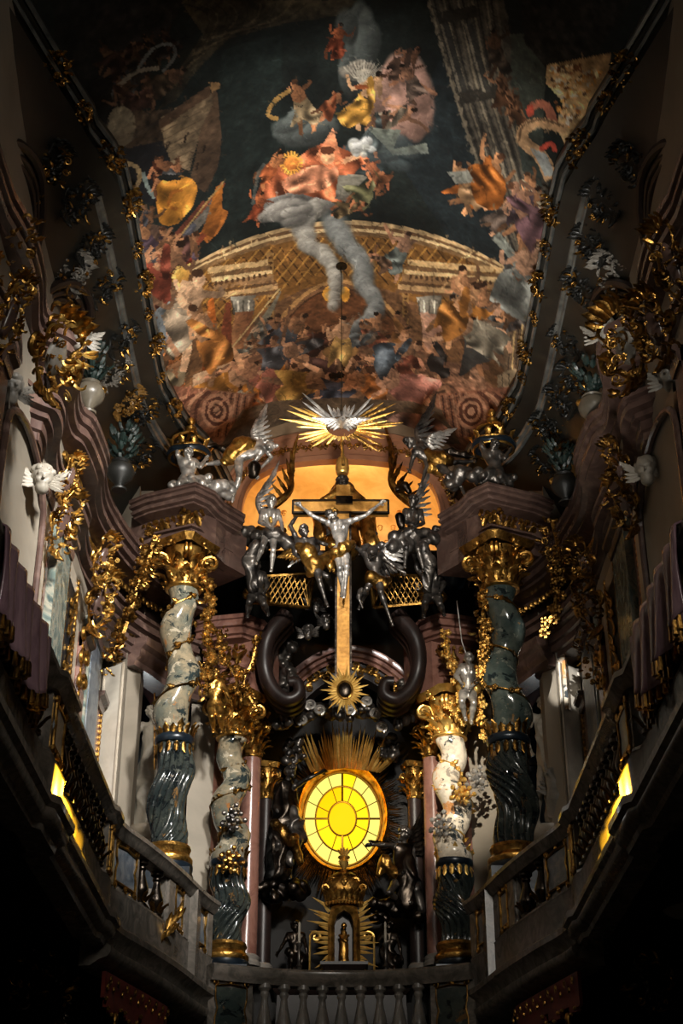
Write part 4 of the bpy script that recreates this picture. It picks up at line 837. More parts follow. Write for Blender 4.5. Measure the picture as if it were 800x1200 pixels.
# upper glory: clouds with saints and angels
E.cloud(472, 120, 34, 48, (168, 132, 118), 18); E.cloud(420, 60, 26, 60, (92, 98, 96), 14); E.cloud(360, 150, 40, 24, (96, 102, 100), 12); E.cloud(440, 180, 50, 26, (88, 98, 100), 12); E.cloud(420, 84, 22, 14, (166, 158, 146), 9)
for i in range(13): E.stroke([(424, 100), (402 + i * 4.2, 78 - 8 * math.sin(i / 12 * 3.14))], 1.6, (186, 178, 162), a=.7, sm=0)
E.man(394, 50, 46, .3, (176, 104, 66), (140, 70, 44)); E.man(354, 126, 66, -.3, (196, 136, 92), (168, 146, 112)); E.stroke([(340, 106), (322, 118), (314, 134), (326, 140)], 5, (176, 140, 80)); E.man(386, 124, 44, .7, (190, 130, 90), (150, 84, 50)); E.man(428, 118, 74, .5, (206, 164, 124), (212, 160, 72)); E.cloth([(400, 130), (424, 116), (438, 122), (428, 138), (410, 150), (396, 142)], (206, 154, 66), 7); E.ell(424, 102, 9, 3, (160, 90, 50)); E.man(470, 76, 58, .8, (150, 106, 80), (106, 80, 66)); E.man(484, 98, 52, -.5, (150, 110, 86), (124, 104, 92)); E.man(456, 140, 66, 1.2, (176, 130, 100), (128, 116, 100)); E.man(440, 156, 56, .4, (120, 90, 72), (96, 106, 106)); E.poly([(430, 150), (470, 152), (460, 174), (500, 168), (502, 180), (460, 182)], (128, 134, 124), (90, 96, 92))
E.cloth([(300, 236), (312, 206), (346, 186), (378, 168), (410, 178), (432, 186), (412, 206), (404, 236), (372, 232), (340, 226)], (206, 116, 74), 16); E.cloth([(330, 214), (360, 196), (396, 196), (384, 220), (346, 228)], (222, 150, 112), 10); E.poly([(368, 186), (380, 166), (390, 150), (396, 172), (402, 190), (386, 200)], (230, 160, 118), (206, 120, 78)); E.ell(384, 184, 8, 9, (214, 160, 118)); E.ell(384, 176, 9, 5, (110, 66, 44))
for i in range(20): a = i * .314; E.stroke([(341 + 8 * math.cos(a), 191 + 8 * math.sin(a)), (341 + 14 * math.cos(a), 191 + 14 * math.sin(a))], 2.2, (226, 164, 70), sm=0)
E.ell(341, 191, 8.5, 8.5, (226, 158, 70), (190, 110, 50)); E.stroke([(400, 190), (416, 184), (424, 178)], 6, (220, 166, 124)); E.cloud(424, 172, 16, 14, (196, 196, 188), 6); E.poly([(396, 206), (424, 204), (430, 208), (404, 236), (392, 232)], (128, 124, 112), (96, 92, 84)); 
E.man(316, 200, 52, .6, (206, 136, 86), (190, 106, 60)); E.man(302, 246, 42, .3, (206, 120, 72), (176, 88, 52)); E.stroke([(296, 240), (302, 206), (310, 192)], 4, (110, 114, 110), a=.7); E.man(428, 222, 60, 1.0, (196, 130, 88), (120, 118, 84)); E.man(442, 206, 46, -.6, (176, 110, 76), (140, 90, 60)); E.man(408, 244, 44, 1.4, (190, 124, 84), (116, 96, 66)); E.cloud(340, 248, 36, 15, (142, 138, 132), 12)
# the larger foreground figures of the crowd
for x, y, h, l, rb, sk in ((262, 452, 92, 1.0, (206, 142, 62), (216, 166, 126)), (306, 446, 84, -.9, (186, 118, 96), (206, 150, 112)), (350, 450, 86, 1.3, (214, 172, 92), (216, 168, 130)), (398, 458, 80, 1.5, (104, 114, 134), (214, 166, 128)), (436, 452, 84, -1.3, (214, 140, 74), (212, 160, 120)), (474, 456, 96, -1.0, (206, 140, 122), (214, 164, 130)), (210, 372, 118, .45, (196, 174, 148), (222, 180, 142)), (246, 402, 96, -.5, (206, 136, 66), (210, 160, 118)), (184, 322, 96, .6, (150, 76, 56), (190, 140, 104)), (176, 380, 96, -.3, (150, 158, 164), (196, 150, 116)), (560, 392, 94, -1.0, (166, 156, 136), (200, 156, 122)), (534, 366, 84, .7, (196, 132, 62), (206, 156, 112)), (606, 330, 100, .5, (130, 132, 126), (180, 140, 112)), (620, 256, 92, -.5, (126, 92, 98), (186, 140, 112)), (400, 404, 66, .1, (222, 178, 104), (214, 166, 126)), (326, 416, 64, 1.2, (96, 96, 100), (190, 144, 110)), (460, 414, 70, 1.2, (108, 122, 134), (206, 156, 118))): E.man(x, y, h, l, sk, rb)
# painted scroll consoles closing the lower corners, stone band
for s_, X in ((-1, 248), (1, 558)):
    Q = lambda u, v: (X + s_ * u, v); E.poly([Q(-50, 462), Q(48, 452), Q(62, 520), Q(30, 560), Q(-36, 520)], (134, 90, 70), (164, 120, 92), tex=.14)
    for i in range(9): E.stroke([Q(-44 + i * 4, 464 - i * .6), Q(-38 + i * 4.4, 512)], 1.8, (96, 62, 50) if i % 2 else (176, 134, 106), sm=0)
    for i in range(7): E.stroke([Q(2 + i * 9, 458 + i * 2), Q(18 + i * 9, 478), Q(20 + i * 8, 530)], 4, (184, 140, 110) if i % 2 else (104, 66, 52))
    for w_, c in ((21, (176, 132, 104)), (17, (104, 66, 52)), (13, (184, 140, 110)), (9, (100, 62, 48)), (5, (190, 146, 116))): E.ell(X - s_ * 6, 482, w_ * .85, w_, c, tex=.06)
E.poly([(284, 480), (320, 470), (400, 466), (480, 470), (516, 480), (540, 520), (260, 520)], (118, 100, 80), (104, 86, 68)); E.cloth([(440, 506), (470, 484), (512, 492), (520, 510)], (170, 126, 106), 6)
# broken brushwork over everything
for i in range(2400):
    x = E.r.uniform(110, 690); y = E.r.uniform(5, 495); p = onvault(np.array([(x, y)], float))[0]; jj = min(max(int((p[1] - VY0) / (VY1 - VY0) * NYV), 0), NYV - 1); ii = min(max(int((p[0] - VX0) / (VX1 - VX0) * NXV), 0), NXV - 1); c = fr.C[jj, ii]; a = E.r.uniform(0, 3.14); L = E.r.uniform(3, 8)
    E.stroke([(x - L * math.cos(a), y - L * math.sin(a)), (x + E.r.normal(0, 1.5), y + E.r.normal(0, 1.5)), (x + L * math.cos(a), y + L * math.sin(a))], E.r.uniform(1.2, 3.2), c * E.r.uniform(.78, 1.22), a=.6, w2=.6, sm=2)
# --- overall tone, then onto the mesh
gr = fr.C.mean(2, keepdims=True); fr.C = gr + (fr.C - gr) * .80; fr.C = 255 * 1.16 * (np.clip(fr.C, 0, 255) / 255) ** 1.28
fr.C = np.clip(fr.C * (1 + .05 * fr.F + .05 * fr.N)[..., None], 4, 250)
FGAIN = 1.0
lin = ((fr.C / 255 + .055) / 1.055) ** 2.4 * FGAIN
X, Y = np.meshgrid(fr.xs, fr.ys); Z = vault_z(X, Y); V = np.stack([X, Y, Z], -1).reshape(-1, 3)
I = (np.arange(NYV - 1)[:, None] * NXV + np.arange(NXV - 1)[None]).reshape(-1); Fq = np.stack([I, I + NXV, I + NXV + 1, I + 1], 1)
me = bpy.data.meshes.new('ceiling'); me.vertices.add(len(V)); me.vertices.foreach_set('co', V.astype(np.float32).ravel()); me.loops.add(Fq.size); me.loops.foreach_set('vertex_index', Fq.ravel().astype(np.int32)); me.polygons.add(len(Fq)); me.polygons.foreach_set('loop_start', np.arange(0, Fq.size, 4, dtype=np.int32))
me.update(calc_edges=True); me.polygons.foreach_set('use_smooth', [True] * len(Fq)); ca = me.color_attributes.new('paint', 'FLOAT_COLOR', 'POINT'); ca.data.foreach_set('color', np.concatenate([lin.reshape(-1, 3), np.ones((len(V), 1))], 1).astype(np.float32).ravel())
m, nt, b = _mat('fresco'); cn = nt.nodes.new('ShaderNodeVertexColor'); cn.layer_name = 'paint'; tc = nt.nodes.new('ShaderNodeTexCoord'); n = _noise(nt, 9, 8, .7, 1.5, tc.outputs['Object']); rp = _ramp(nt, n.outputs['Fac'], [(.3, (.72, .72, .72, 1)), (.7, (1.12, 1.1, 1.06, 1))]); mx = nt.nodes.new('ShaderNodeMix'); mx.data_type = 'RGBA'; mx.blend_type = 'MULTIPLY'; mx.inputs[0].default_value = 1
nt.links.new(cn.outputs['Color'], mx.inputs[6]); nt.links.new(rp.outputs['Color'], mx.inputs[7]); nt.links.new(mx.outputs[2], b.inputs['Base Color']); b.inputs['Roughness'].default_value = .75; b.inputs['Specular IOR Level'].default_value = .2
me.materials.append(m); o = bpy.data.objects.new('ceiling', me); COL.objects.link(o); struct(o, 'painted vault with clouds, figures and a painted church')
struct(MB().span((-5.4, -8.2, 21), (5.4, 30, 21.3)).build('roof', 'wall_dark', smooth=False)); struct(MB().span((-5.4, -8.2, 16.8), (5.4, 10.7, 17.0)).build('ceiling_rear', 'wall_dark', smooth=False))
# ================================================================ altar architecture
M['glass_amber'] = None
glow('glass_amber', srgb(250, 186, 2), 1.5); glow('glass_yellow', srgb(255, 208, 16), 1.5); glow('glass_white', srgb(255, 232, 110), 1.35); glow('window_light', srgb(226, 230, 228), .75); glow('window_dim', srgb(120, 122, 118), .35)
WY = 27.2
wc = (at(401, 905, WY) + at(401, 1016, WY)) / 2; wrx = 45.5 / 400 * abs(at(0, 960, WY).x); wrz = (at(401, 905, WY).z - at(401, 1016, WY).z) / 2
wn = bpy.data.objects.new('window_1', None); COL.objects.link(wn); wn.location = wc; struct(wn, 'oval yellow stained glass window glowing behind the altar')
el = lambda k, a, y: (wc.x + wrx * k * math.cos(a), y, wc.z + wrz * k * math.sin(a))
rdw = random.Random(4); cells = {'glass_amber': MB(), 'glass_yellow': MB(), 'glass_white': MB()}
for r0, r1, n in ((0, .36, 8), (.36, .69, 8), (.69, 1.0, 16)):
    for i in range(n):
        a0, a1 = 2 * math.pi * i / n, 2 * math.pi * (i + 1) / n; am = (a0 + a1) / 2
        k = 'glass_amber' if r0 == 0 else ('glass_yellow' if r0 < .5 else ('glass_white' if (abs(math.cos(am)) > .72 or math.sin(am) < -.6) and not (math.cos(am) > 0 and math.sin(am) > .2) or rdw.random() < .25 else 'glass_yellow'))
        if r0 == .36 and math.sin(am) > .2 and math.cos(am) < 0: k = 'glass_amber'
        rows = [[el(r0 + (r1 - r0) * q / 2, a0 + (a1 - a0) * t / 4, WY + .02) for t in range(5)] for q in range(3)]; cells[k].grid(rows)
for k, nm in (('glass_amber', 'amber_panes'), ('glass_yellow', 'yellow_panes'), ('glass_white', 'pale_panes')): cells[k].build(nm, k, wn)
lead = MB()
for k in (.36, .69, 1.0): lead.tube([el(k, 2 * math.pi * i / 48, WY - .01) for i in range(48)], .018 if k < 1 else .03, 6, closed=True)
for i in range(4): a = i * math.pi / 2; lead.tube([el(.36, a, WY - .01), el(1, a, WY - .01)], .02, 5)
for i in range(8): a = (i + .5) * math.pi / 4 if True else 0; lead.tube([el(.36, a, WY - .01), el(.69, a, WY - .01)], .009, 5)
for i in range(16): a = i * math.pi / 8; lead.tube([el(.69, a, WY - .01), el(1, a, WY - .01)], .009, 5)
lead.build('lead_bars', 'lead', wn)
fr_ = MB(); fr_.grid([[el(k, 2 * math.pi * i / 64, y) for i in range(64)] for k, y in ((1.0, WY + .02), (1.02, WY - .02), (1.06, WY - .14), (1.10, WY - .22), (1.14, WY - .25), (1.17, WY - .22), (1.2, WY - .05), (1.2, WY + .1))], closed=True); fr_.build('gilded_frame', 'gold', wn)
# --- gilded rays round the window
gl = thing('gilded_glory', 'gilded glory of rays bursting round the oval yellow window', 'glory', wc)
rdg = random.Random(8)
def raybar(mb, a, b, w, tip=.35, th=.012):
    a = Vector(a); b = Vector(b); d = (b - a); s_ = d.normalized().cross(Vector((0, 1, 0))); m_ = a + d * (1 - tip); f = Vector((0, -th, 0))
    v = [a - s_ * w * .5, a + f, a + s_ * w * .5, m_ + s_ * w * .5, b, m_ - s_ * w * .5, m_ + f, a - f, m_ - f]
    return mb.add(v, [(0, 1, 6, 5), (1, 2, 3, 6), (6, 3, 4), (5, 6, 4), (0, 5, 8, 7), (7, 8, 3, 2), (8, 4, 3), (8, 5, 4)])
for i in range(46):      # long bright rays above the window
    t = (i + .5) / 46; x0 = 352 + 108 * t; fan = (t - .5) * 54; top = 842 + 26 * abs(t - .5) * 2 + rdg.uniform(-8, 24)
    p0 = at(401 + (x0 - 401) * .74, 900 + 10 * abs(t - .5), WY - .42 + rdg.uniform(-.05, .05)); p1 = at(x0 + fan * .25, top, WY - .62 + rdg.uniform(-.08, .08))
    raybar(MB(), p0, p1, rdg.uniform(.03, .055)).build('ray', 'gold_bright', gl, smooth=False)
fan = MB()
for i in range(210):
    a = 2 * math.pi * i / 210 + rdg.uniform(-.01, .01); k = 1.52 + .2 * math.sin(i * .7) * math.sin(i * .23) + rdg.uniform(-.1, .1)
    if math.sin(a) < -.55: k += .12
    raybar(fan, el(1.16, a, WY - .2), el(k, a, WY - .12), .022, .3)
o = fan.build('ray_fan', 'gold_dark', gl, smooth=False); o['kind'] = 'stuff'
# --- arched pediment above the glory
arcp = lambda x0, x1, y0, top, Y, n=20: [at(x0 + (x1 - x0) * i / n, y0 - (y0 - top) * (1 - (2 * i / n - 1) ** 2), Y) for i in range(n + 1)]
def arch_mould(mb, pts, prof):
    """prof: (up, out) pairs; pts: arch curve in a vertical plane"""
    rows = []
    for i, p in enumerate(pts):
        t = pts[min(i + 1, len(pts) - 1)] - pts[max(i - 1, 0)]; n = Vector((-t.z, 0, t.x)).normalized(); rows.append([tuple(p + n * u + Vector((0, -o, 0))) for u, o in prof])
    return mb.grid([list(r) for r in rows], closed=True)
ap = arcp(338, 480, 822, 780, 26.3)
pd = thing('arched_pediment', 'curved purple marble pediment with gilded frieze over the window glory', 'pediment', (0, 26.3, 12.6))
arch_mould(MB(), ap, [(.0, .0), (.0, .22), (.05, .24), (.07, .30), (.13, .32), (.14, .40), (.2, .42), (.24, .42), (.26, .1), (.26, -.4), (0, -.4)]).build('moulding', 'marble_pink', pd)
arch_mould(MB(), [p + Vector((0, -.02, -.02)) for p in ap], [(-.26, .1), (-.26, .16), (.0, .16), (.0, -.2), (-.26, -.2)]).build('frieze', 'marble_dark', pd)
g = MB()
for i in range(1, len(ap) - 1):
    p = ap[i] + Vector((0, -.2, -.14)); d = (ap[i + 1] - ap[i - 1]).normalized(); g.scroll(p, d * (1 if i % 2 else -1), (0, 0, 1 if i % 3 else -1), .075, .018, 1.3, 12); g.leaf(p, d, (0, -1, 0), .16, .05, .5, 5)
g.build('gilt_relief', 'gold', pd)
for s in (-1, 1): m = MB(); e = ap[0] if s < 0 else ap[-1]; m.scroll(e + Vector((s * .05, -.3, -.25)), (s, 0, .2), (0, 0, 1), .2, .07, 1.6, 26); m.scroll(e + Vector((s * .05, -.15, -.25)), (s, 0, .2), (0, 0, 1), .2, .07, 1.6, 26); m.build('end_volute', 'stucco_grey' if s > 0 else 'silver_dark', pd)
# --- big volute brackets under the pink blocks
for s in (-1, 1):
    px = lambda x: 400 + s * (400 - x) * -1
    pts = [at(px(x), y, Y) for x, y, Y in ((336, 728, 25.1), (318, 748, 25.0), (311, 768, 25.0), (311, 792, 25.0), (320, 814, 25.1), (336, 826, 25.2), (350, 820, 25.2), (349, 807, 25.2), (339, 806, 25.2))]
    P = smooth_path([tuple(p) for p in pts], 5); m = MB()
    for dy in (-.26, -.13, 0, .13, .26): m.tube([(p[0], p[1] + dy, p[2]) for p in P], [.13 - .06 * i / len(P) + (.03 if abs(dy) in (0, .26) else 0) for i in range(len(P))], 10)
    t = tag(m.build('volute_bracket', 'marble_dark'), 'dark purple marble volute curling down beside the %s end of the window pediment' % SIDE[s], 'bracket', 'volute brackets')
# --- engaged columns flanking the window
def round_pilaster(x, Y, z0, z1, r, mat, label, grp, zc):
    t = thing('altar_column', label, 'column', (x, Y, z0 - .02), grp)
    MB().lathe([(r * 1.35, 0), (r * 1.4, .05), (r * 1.25, .1), (r * 1.35, .15), (r * 1.05, .2)], (x, Y, z0), 24).build('base', 'marble_grey', t)
    MB().lathe([(r * 1.04, .18), (r * 1.03, (z1 - z0) * .4), (r * .92, z1 - z0)], (x, Y, z0), 32).build('shaft', mat, t)
    c = MB(); capital(c, (x, Y, z1), r * .95, zc - z1, 0.3); c.build('capital', 'gold', t)
    return t
for s in (-1, 1):
    nm = ('sunlit', 'grey twisted column') if s < 0 else ('shaded', 'white twisted column')
    xa = at(291 if s < 0 else 510, 1000, 26.1).x; xb = at(310 if s < 0 else 487, 1000, 26.7).x
    round_pilaster(xa, 26.1, 7.5, at(300, 890, 26.1).z, .19, 'marble_pink', 'smooth brown marble column standing next to the slim %s' % nm[1], 'columns flanking the window', at(300, 838, 26.1).z)
    round_pilaster(xb, 26.75, 7.5, at(300, 938, 26.75).z, .14, 'marble_dark', 'thin dark column with a gilt capital, deeper behind the slim %s' % nm[1], 'inner columns flanking the window', at(300, 896, 26.75).z)
    # cornice piece resting on the two columns
    z0 = at(300, 838, 26.1).z; p = side([(-2.1, 26.4), (-2.05, 25.85), (-1.45, 25.8), (-1.3, 26.3), (-1.05, 26.7)], s)
    o = struct(MB().sweep([(-.6, z0), (-.08, z0), (-.06, z0 + .12), (-.0, z0 + .16), (.02, z0 + .26), (.0, z0 + .3), (.02, z0 + .36), (.1, z0 + .44), (.13, z0 + .54), (.1, z0 + .6), (-.6, z0 + .6)], p).build('trim_altar_' + SIDE[s], 'marble_dark'))
    # grey and purple wall strips beside the altar, window bay behind the big column
    struct(MB().slab([(s * 2.28, 25.75, 6.4), (s * 2.72, 25.5, 6.4), (s * 2.72, 25.5, 13.2), (s * 2.28, 25.75, 13.2)], (0, .2, 0)).build('wall_bay_' + SIDE[s], 'plaster_grey', smooth=False))
    struct(MB().slab([(s * 2.02, 25.95, 6.4), (s * 2.29, 25.72, 6.4), (s * 2.29, 25.72, 12.6), (s * 2.02, 25.95, 12.6)], (0, .2, 0)).build('wall_strip_' + SIDE[s], 'marble_pink', smooth=False))
    struct(MB().slab([(s * 2.7, 26.9, 6.4), (s * 4.2, 26.9, 6.4), (s * 4.2, 26.9, 8.8), (s * 2.7, 26.9, 8.8)], (0, .2, 0)).build('wall_sill_' + SIDE[s], 'wall_dark', smooth=False))
    wz0, wz1 = 9.3, 10.9
    wd = bpy.data.objects.new('window_%d' % (2 if s < 0 else 3), None); COL.objects.link(wd); wd.location = (s * 3.5, 26.8, wz0); struct(wd, 'tall window behind the big twisted column')
    m = MB(); x0, x1 = 2.75, 4.2
    MB().span((s * x0, 26.86, wz0), (s * x1, 26.9, wz0 + .9)).build('pane', 'window_light' if s < 0 else 'window_dim', wd, smooth=False); MB().span((s * x0, 26.86, wz0 + .9), (s * x1, 26.9, 12.6)).build('upper_pane', 'niche_blue', wd, smooth=False)
    for x in (2.8, 3.15, 3.5, 3.85): m.span((s * x - .02, 26.8, 8.8), (s * x + .02, 26.86, 12.6))
    for z in (9.3, 9.75, 10.2, 10.8, 11.4, 12.): m.span((s * x0, 26.8, z - .02), (s * x1, 26.86, z + .02))
    m.build('glazing_bars', 'lead', wd, smooth=False)
    c = MB(); P = smooth_path([(s * 3.55, 25.6, 12.5), (s * 3.3, 25.5, 12.0), (s * 3.08, 25.45, 11.3), (s * 3.0, 25.4, 10.7)], 6); c.tube(P, [.34 - .012 * i for i in range(len(P))], 10, flat=.35)
    tag(c.build('window_curtain', 'red_cloth'), 'dark red curtain gathered in the window bay on the %s side' % SIDE[s], 'curtain', 'bay curtains')
    struct(MB().sweep([(-.4, 12.1), (-.02, 12.1), (0, 12.2), (.06, 12.25), (.1, 12.4), (.18, 12.46), (.2, 12.6), (-.4, 12.6)], side([(-3.55, 23.8), (-3.3, 24.3), (-3.0, 25.0), (-2.4, 25.6)], s)).build('trim_bay_' + SIDE[s], 'marble_purple'))
# --- canopy vault closing the space above the altar
rows = []
for i in range(9):
    t = i / 8; rows.append([(x * (1 - .05 * t), 24.35 + 3.0 * t, 14.15 - 1.2 * t * t + .35 * (1 - (x / 3.0) ** 2)) for x in [-3.0 + .3 * k for k in range(21)]])
struct(MB().grid(rows).build('ceiling_canopy', 'stucco_dark'), 'dark vault over the altar')
struct(MB().span((-2.9, 25.62, 14.3), (2.9, 25.75, 15.3)).build('wall_canopy', 'wall_dark', smooth=False))
struct(MB().slab([(-3.4, 24.4, 14.55), (3.4, 24.4, 14.55), (3.4, 27.9, 14.55), (-3.4, 27.9, 14.55)], (0, 0, .1)).build('floor_alcove', 'marble_dark', smooth=False))
for s in (-1, 1):
    cx = 330 if s < 0 else 470; lp = [at(cx + s * q[0], q[1], 24.3) for q in ((-38, 672), (0, 660), (36, 676), (38, 706), (4, 700), (-32, 712))]
    p0, p1, p2, p3 = lp[0], lp[2], lp[3], lp[5]; m = MB()
    for k in range(13):
        t = k / 12; m.tube([p0.lerp(p1, t), p3.lerp(p2, min(1, t + .25))], .012, 4); m.tube([p0.lerp(p1, t), p3.lerp(p2, max(0, t - .25))], .012, 4)
    for a, b in ((p0, p1), (p1, p2), (p2, p3), (p3, p0)): m.tube([a, b], .03, 5)
    tag(m.build('gilded_lattice', 'gold_dark'), 'gilded net panel under the canopy on the %s of the cross' % SIDE[s], 'lattice', 'gilded net panels')
# ================================================================ side-wall pilasters
def wall_pilaster(s, y0, y1, mat, z0, z1, proj, label, gilt=None, panel=None, name='wall_pilaster', cap=True):
    t = thing(name, label, 'pilaster', (s * 4.15, (y0 + y1) / 2, z0), None); X = lambda d: s * (4.149 - d)
    MB().span((X(0), y0, z0), (X(proj), y1, z1)).build('shaft', mat, t, smooth=False)
    if panel: MB().span((X(proj), y0 + .12, z0 + .3), (X(proj + .012), y1 - .12, z1 - .3)).build('inset_panel', panel, t, smooth=False)
    if gilt:
        for y in gilt:
            g = MB(); z = z0
            while z < z1 - .1: g.ball((X(proj + .015), y, z + .06), (.025, .045, .055), 6, 4); z += .1
            g.build('gilt_edge', 'gold', t)
    if cap: MB().sweep([(-.05, z1 - .24), (.03, z1 - .24), (.05, z1 - .16), (.05, z1 - .1), (.12, z1 - .06), (.13, z1), (-.05, z1)], [(X(proj), y0), (X(proj), y1)] if s < 0 else [(X(proj), y1), (X(proj), y0)]).build('cap_moulding', 'marble_purple', t)
    return t
for s in (-1, 1):
    w_ = 'sunlit' if s < 0 else 'shaded'
    wall_pilaster(s, 17.75, 18.2, 'marble_pale', 6.5, 12.2, .10, 'pale marble pilaster strip beside the grey niche on the %s wall' % w_)
    wall_pilaster(s, 18.28, 18.62, 'marble_pink', 6.5, 12.2, .05, 'narrow red marble strip with a gilt edge on the %s wall' % w_, gilt=(18.31,), cap=False)
    wall_pilaster(s, 18.75, 19.72, 'marble_green', 6.5, 12.2, .14, 'broad grey-green marble pilaster on the %s wall' % w_)
    t = wall_pilaster(s, 19.85, 20.95, 'marble_pale', 6.5, 12.2, .06, 'pale pilaster with a blue panel of gilt foliage on the %s wall' % w_, gilt=(19.98, 20.82), panel='niche_blue', cap=False)
    g = MB(); rd = random.Random(31)
    for k in range(26):
        z = 7.2 + k * .18; yy = 20.4 + .14 * math.sin(k * 1.3); g.scroll((s * 4.05, yy, z), (0, math.cos(k), 1), (0, 1 if k % 2 else -1, .3), .09, .016, 1.3, 12); g.leaf((s * 4.05, yy, z), (0, rd.uniform(-1, 1), 1), (-s, 0, 0), .18, .05, .6, 5)
    g.build('gilt_foliage', 'gold', t)
    wall_pilaster(s, 21.0, 21.35, 'marble_pale', 6.5, 12.2, .04, 'thin pale strip next to the blue and gilt panel on the %s wall' % w_, cap=False)
    t = wall_pilaster(s, 21.4, 21.95, 'marble_pink', 6.5, 11.6, .10, 'red marble pilaster with a gilt scroll top on the %s wall' % w_, gilt=(21.42,))
    g = MB()
    for k in range(5): g.scroll((s * 4.02, 21.5 + .1 * (k % 2), 10.7 + k * .2), (0, .2, 1), (0, 1 if k % 2 else -1, .2), .14, .03, 1.2, 14)
    g.build('gilt_scroll_top', 'gold', t)
    wall_pilaster(s, 22.05, 23.2, 'marble_green', 6.5, 12.2, .12, 'last grey-green marble pilaster before the window bay on the %s wall' % w_, panel='blue_inset')
    wall_pilaster(s, 23.28, 23.82, 'marble_pink', 6.5, 11.4, .08, 'red marble strip trimmed with gilt rope beside the white pier on the %s wall' % w_, gilt=(23.78,))
    wall_pilaster(s, 14.6, 15.0, 'marble_purple', 6.5, 12.2, .12, 'purple marble strip at the near side of the grey niche on the %s wall' % w_)
    # white niche shell between strips
    m = MB(); rows = []
    for i in range(11):
        a = math.pi * i / 10; y = 16.4 - 1.15 * math.cos(a); d = .02 + .10 * math.sin(a); rows.append([(s * (4.15 - .13 + d * 1.0), y, 6.5), (s * (4.15 - .13 + d), y, 11.2), (s * (4.15 - .11 + d * .6), y, 11.8), (s * 4.06, y, 12.1)])
    struct(m.grid(rows).build('wall_niche_' + SIDE[s], 'plaster_grey'))
    g = MB(); g.tube([(s * 4.02, 15.15, 6.6), (s * 4.02, 15.15, 11.4)] + [(s * 4.02, 16.4 - 1.25 * math.cos(math.pi * i / 10), 11.4 + .65 * math.sin(math.pi * i / 10)) for i in range(11)] + [(s * 4.02, 17.65, 11.4), (s * 4.02, 17.65, 6.6)], .05, 8); struct(g.build('trim_niche_' + SIDE[s], 'marble_purple'))
p0 = at(664, 834, 23.85); p1 = at(661, 738, 23.85); m = MB().box((p0.x - .02, 23.80, (p0.z + p1.z) / 2), (.14, .10, p1.z - p0.z), R(-30)); m.box((p0.x - .02, 23.78, p1.z - .28), (.18, .12, .06), R(-30)); tag(m.build('sun_streak_strip', 'column_white', smooth=False), 'white strip added for the sunlit streak on the pier beside the dark window bay', 'pilaster')  # white strip added to stand in for a streak of sunlight on the pier
for s in (-1, 1):
    a = Vector((s * 4.10, 24.05, 0)); b = Vector((s * 3.74, 23.77, 0)); n = Vector((-s * .0, -1, 0)); t = thing('pier_panel', 'smooth white pier face %s' % ('brightly lit beside the red and gilt strip on the sunlit wall' if s < 0 else 'in half shade on the wall behind the big green column'), 'pilaster', (s * 3.9, 23.9, 6.5)); U = lambda q, z: q + Vector((0, 0, z))
    MB().slab([U(a, 6.5), U(b, 6.5), U(b, 12.1), U(a, 12.1)], n * .05).build('face', 'pier_white', t, smooth=False)
    for q in (a, b): MB().tube([U(q, 6.5) + n * .05, U(q, 12.1) + n * .05], .025, 6).build('edge_roll', 'marble_pale', t)
# ================================================================ statues
def folds(freq=38.0, amp=.012, d=(1, .5, .12), seed=0):
    rd = random.Random(seed); w_ = [(freq * rd.uniform(.35, 1.0), rd.uniform(0, 6.28), np.array([rd.uniform(.5, 1) * rd.choice((-1, 1)), rd.uniform(.3, .9), rd.uniform(-.35, .35)])) for _ in range(5)]
    def f(X):
        wx = .09 * np.sin(5.3 * X[2] + 4.1 * X[0] + seed) + .05 * np.sin(11 * X[2] - 7 * X[1]); r = 0
        for fr, ph, v in w_: r = r + np.abs(np.sin(.5 * fr * (v[0] * (X[0] + wx) + v[1] * X[1] + v[2] * (X[2] + wx)) + ph)) - .5
        return amp * .95 * r
    return f
def curls(mb_or_sdf, c, up, face, u, n, seed, r=.13, beard=False):
    rd = random.Random(seed); up = Vector(up).normalized(); face = Vector(face).normalized(); sd = face.cross(up)
    for i in range(n):
        a = rd.uniform(0, 6.283); q = rd.uniform(.05, 1.35) if not beard else rd.uniform(1.2, 2.2); d = up * math.cos(q) + (face * math.cos(a) + sd * math.sin(a)) * math.sin(q)
        if not beard and d.dot(face) > .62 and d.dot(up) < .55: continue
        if beard: d = (face * rd.uniform(.3, 1) - up * rd.uniform(.4, 1.3) + sd * rd.uniform(-.55, .55)).normalized()
        mb_or_sdf.ball(c + d * u * (.40 if not beard else .44), u * r * rd.uniform(.7, 1.2), .008)
def head(S, c, face, up, u, k=.025):
    f = Vector(face).normalized(); up = Vector(up); up = (up - f * up.dot(f)).normalized(); sd = f.cross(up)
    S.ball(c + up * .10 * u - f * .06 * u, .40 * u, k); S.cone(c + f * .06 * u - up * .08 * u, c + f * .16 * u - up * .36 * u, .30 * u, .17 * u, k)
    S.cone(c + f * .36 * u + up * .04 * u, c + f * .44 * u - up * .11 * u, .035 * u, .065 * u, .01)          # nose
    S.cone(c + f * .35 * u + up * .09 * u - sd * .2 * u, c + f * .35 * u + up * .09 * u + sd * .2 * u, .05 * u, .05 * u, .012)   # brow
    S.cone(c + f * .33 * u - up * .23 * u - sd * .07 * u, c + f * .33 * u - up * .23 * u + sd * .07 * u, .045 * u, .045 * u, .008)  # mouth
    for e in (-1, 1):
        S.ball(c + f * .39 * u + up * .0 * u + sd * e * .15 * u, .06 * u, .01, sub=True); S.ball(c + f * .31 * u - up * .0 * u + sd * e * .15 * u, .055 * u, .004); S.cone(c + sd * e * .38 * u + up * .03 * u, c + sd * e * .37 * u - up * .1 * u, .07 * u, .05 * u, .01)
        S.ball(c + f * .24 * u - up * .14 * u + sd * e * .17 * u, .11 * u, .02)
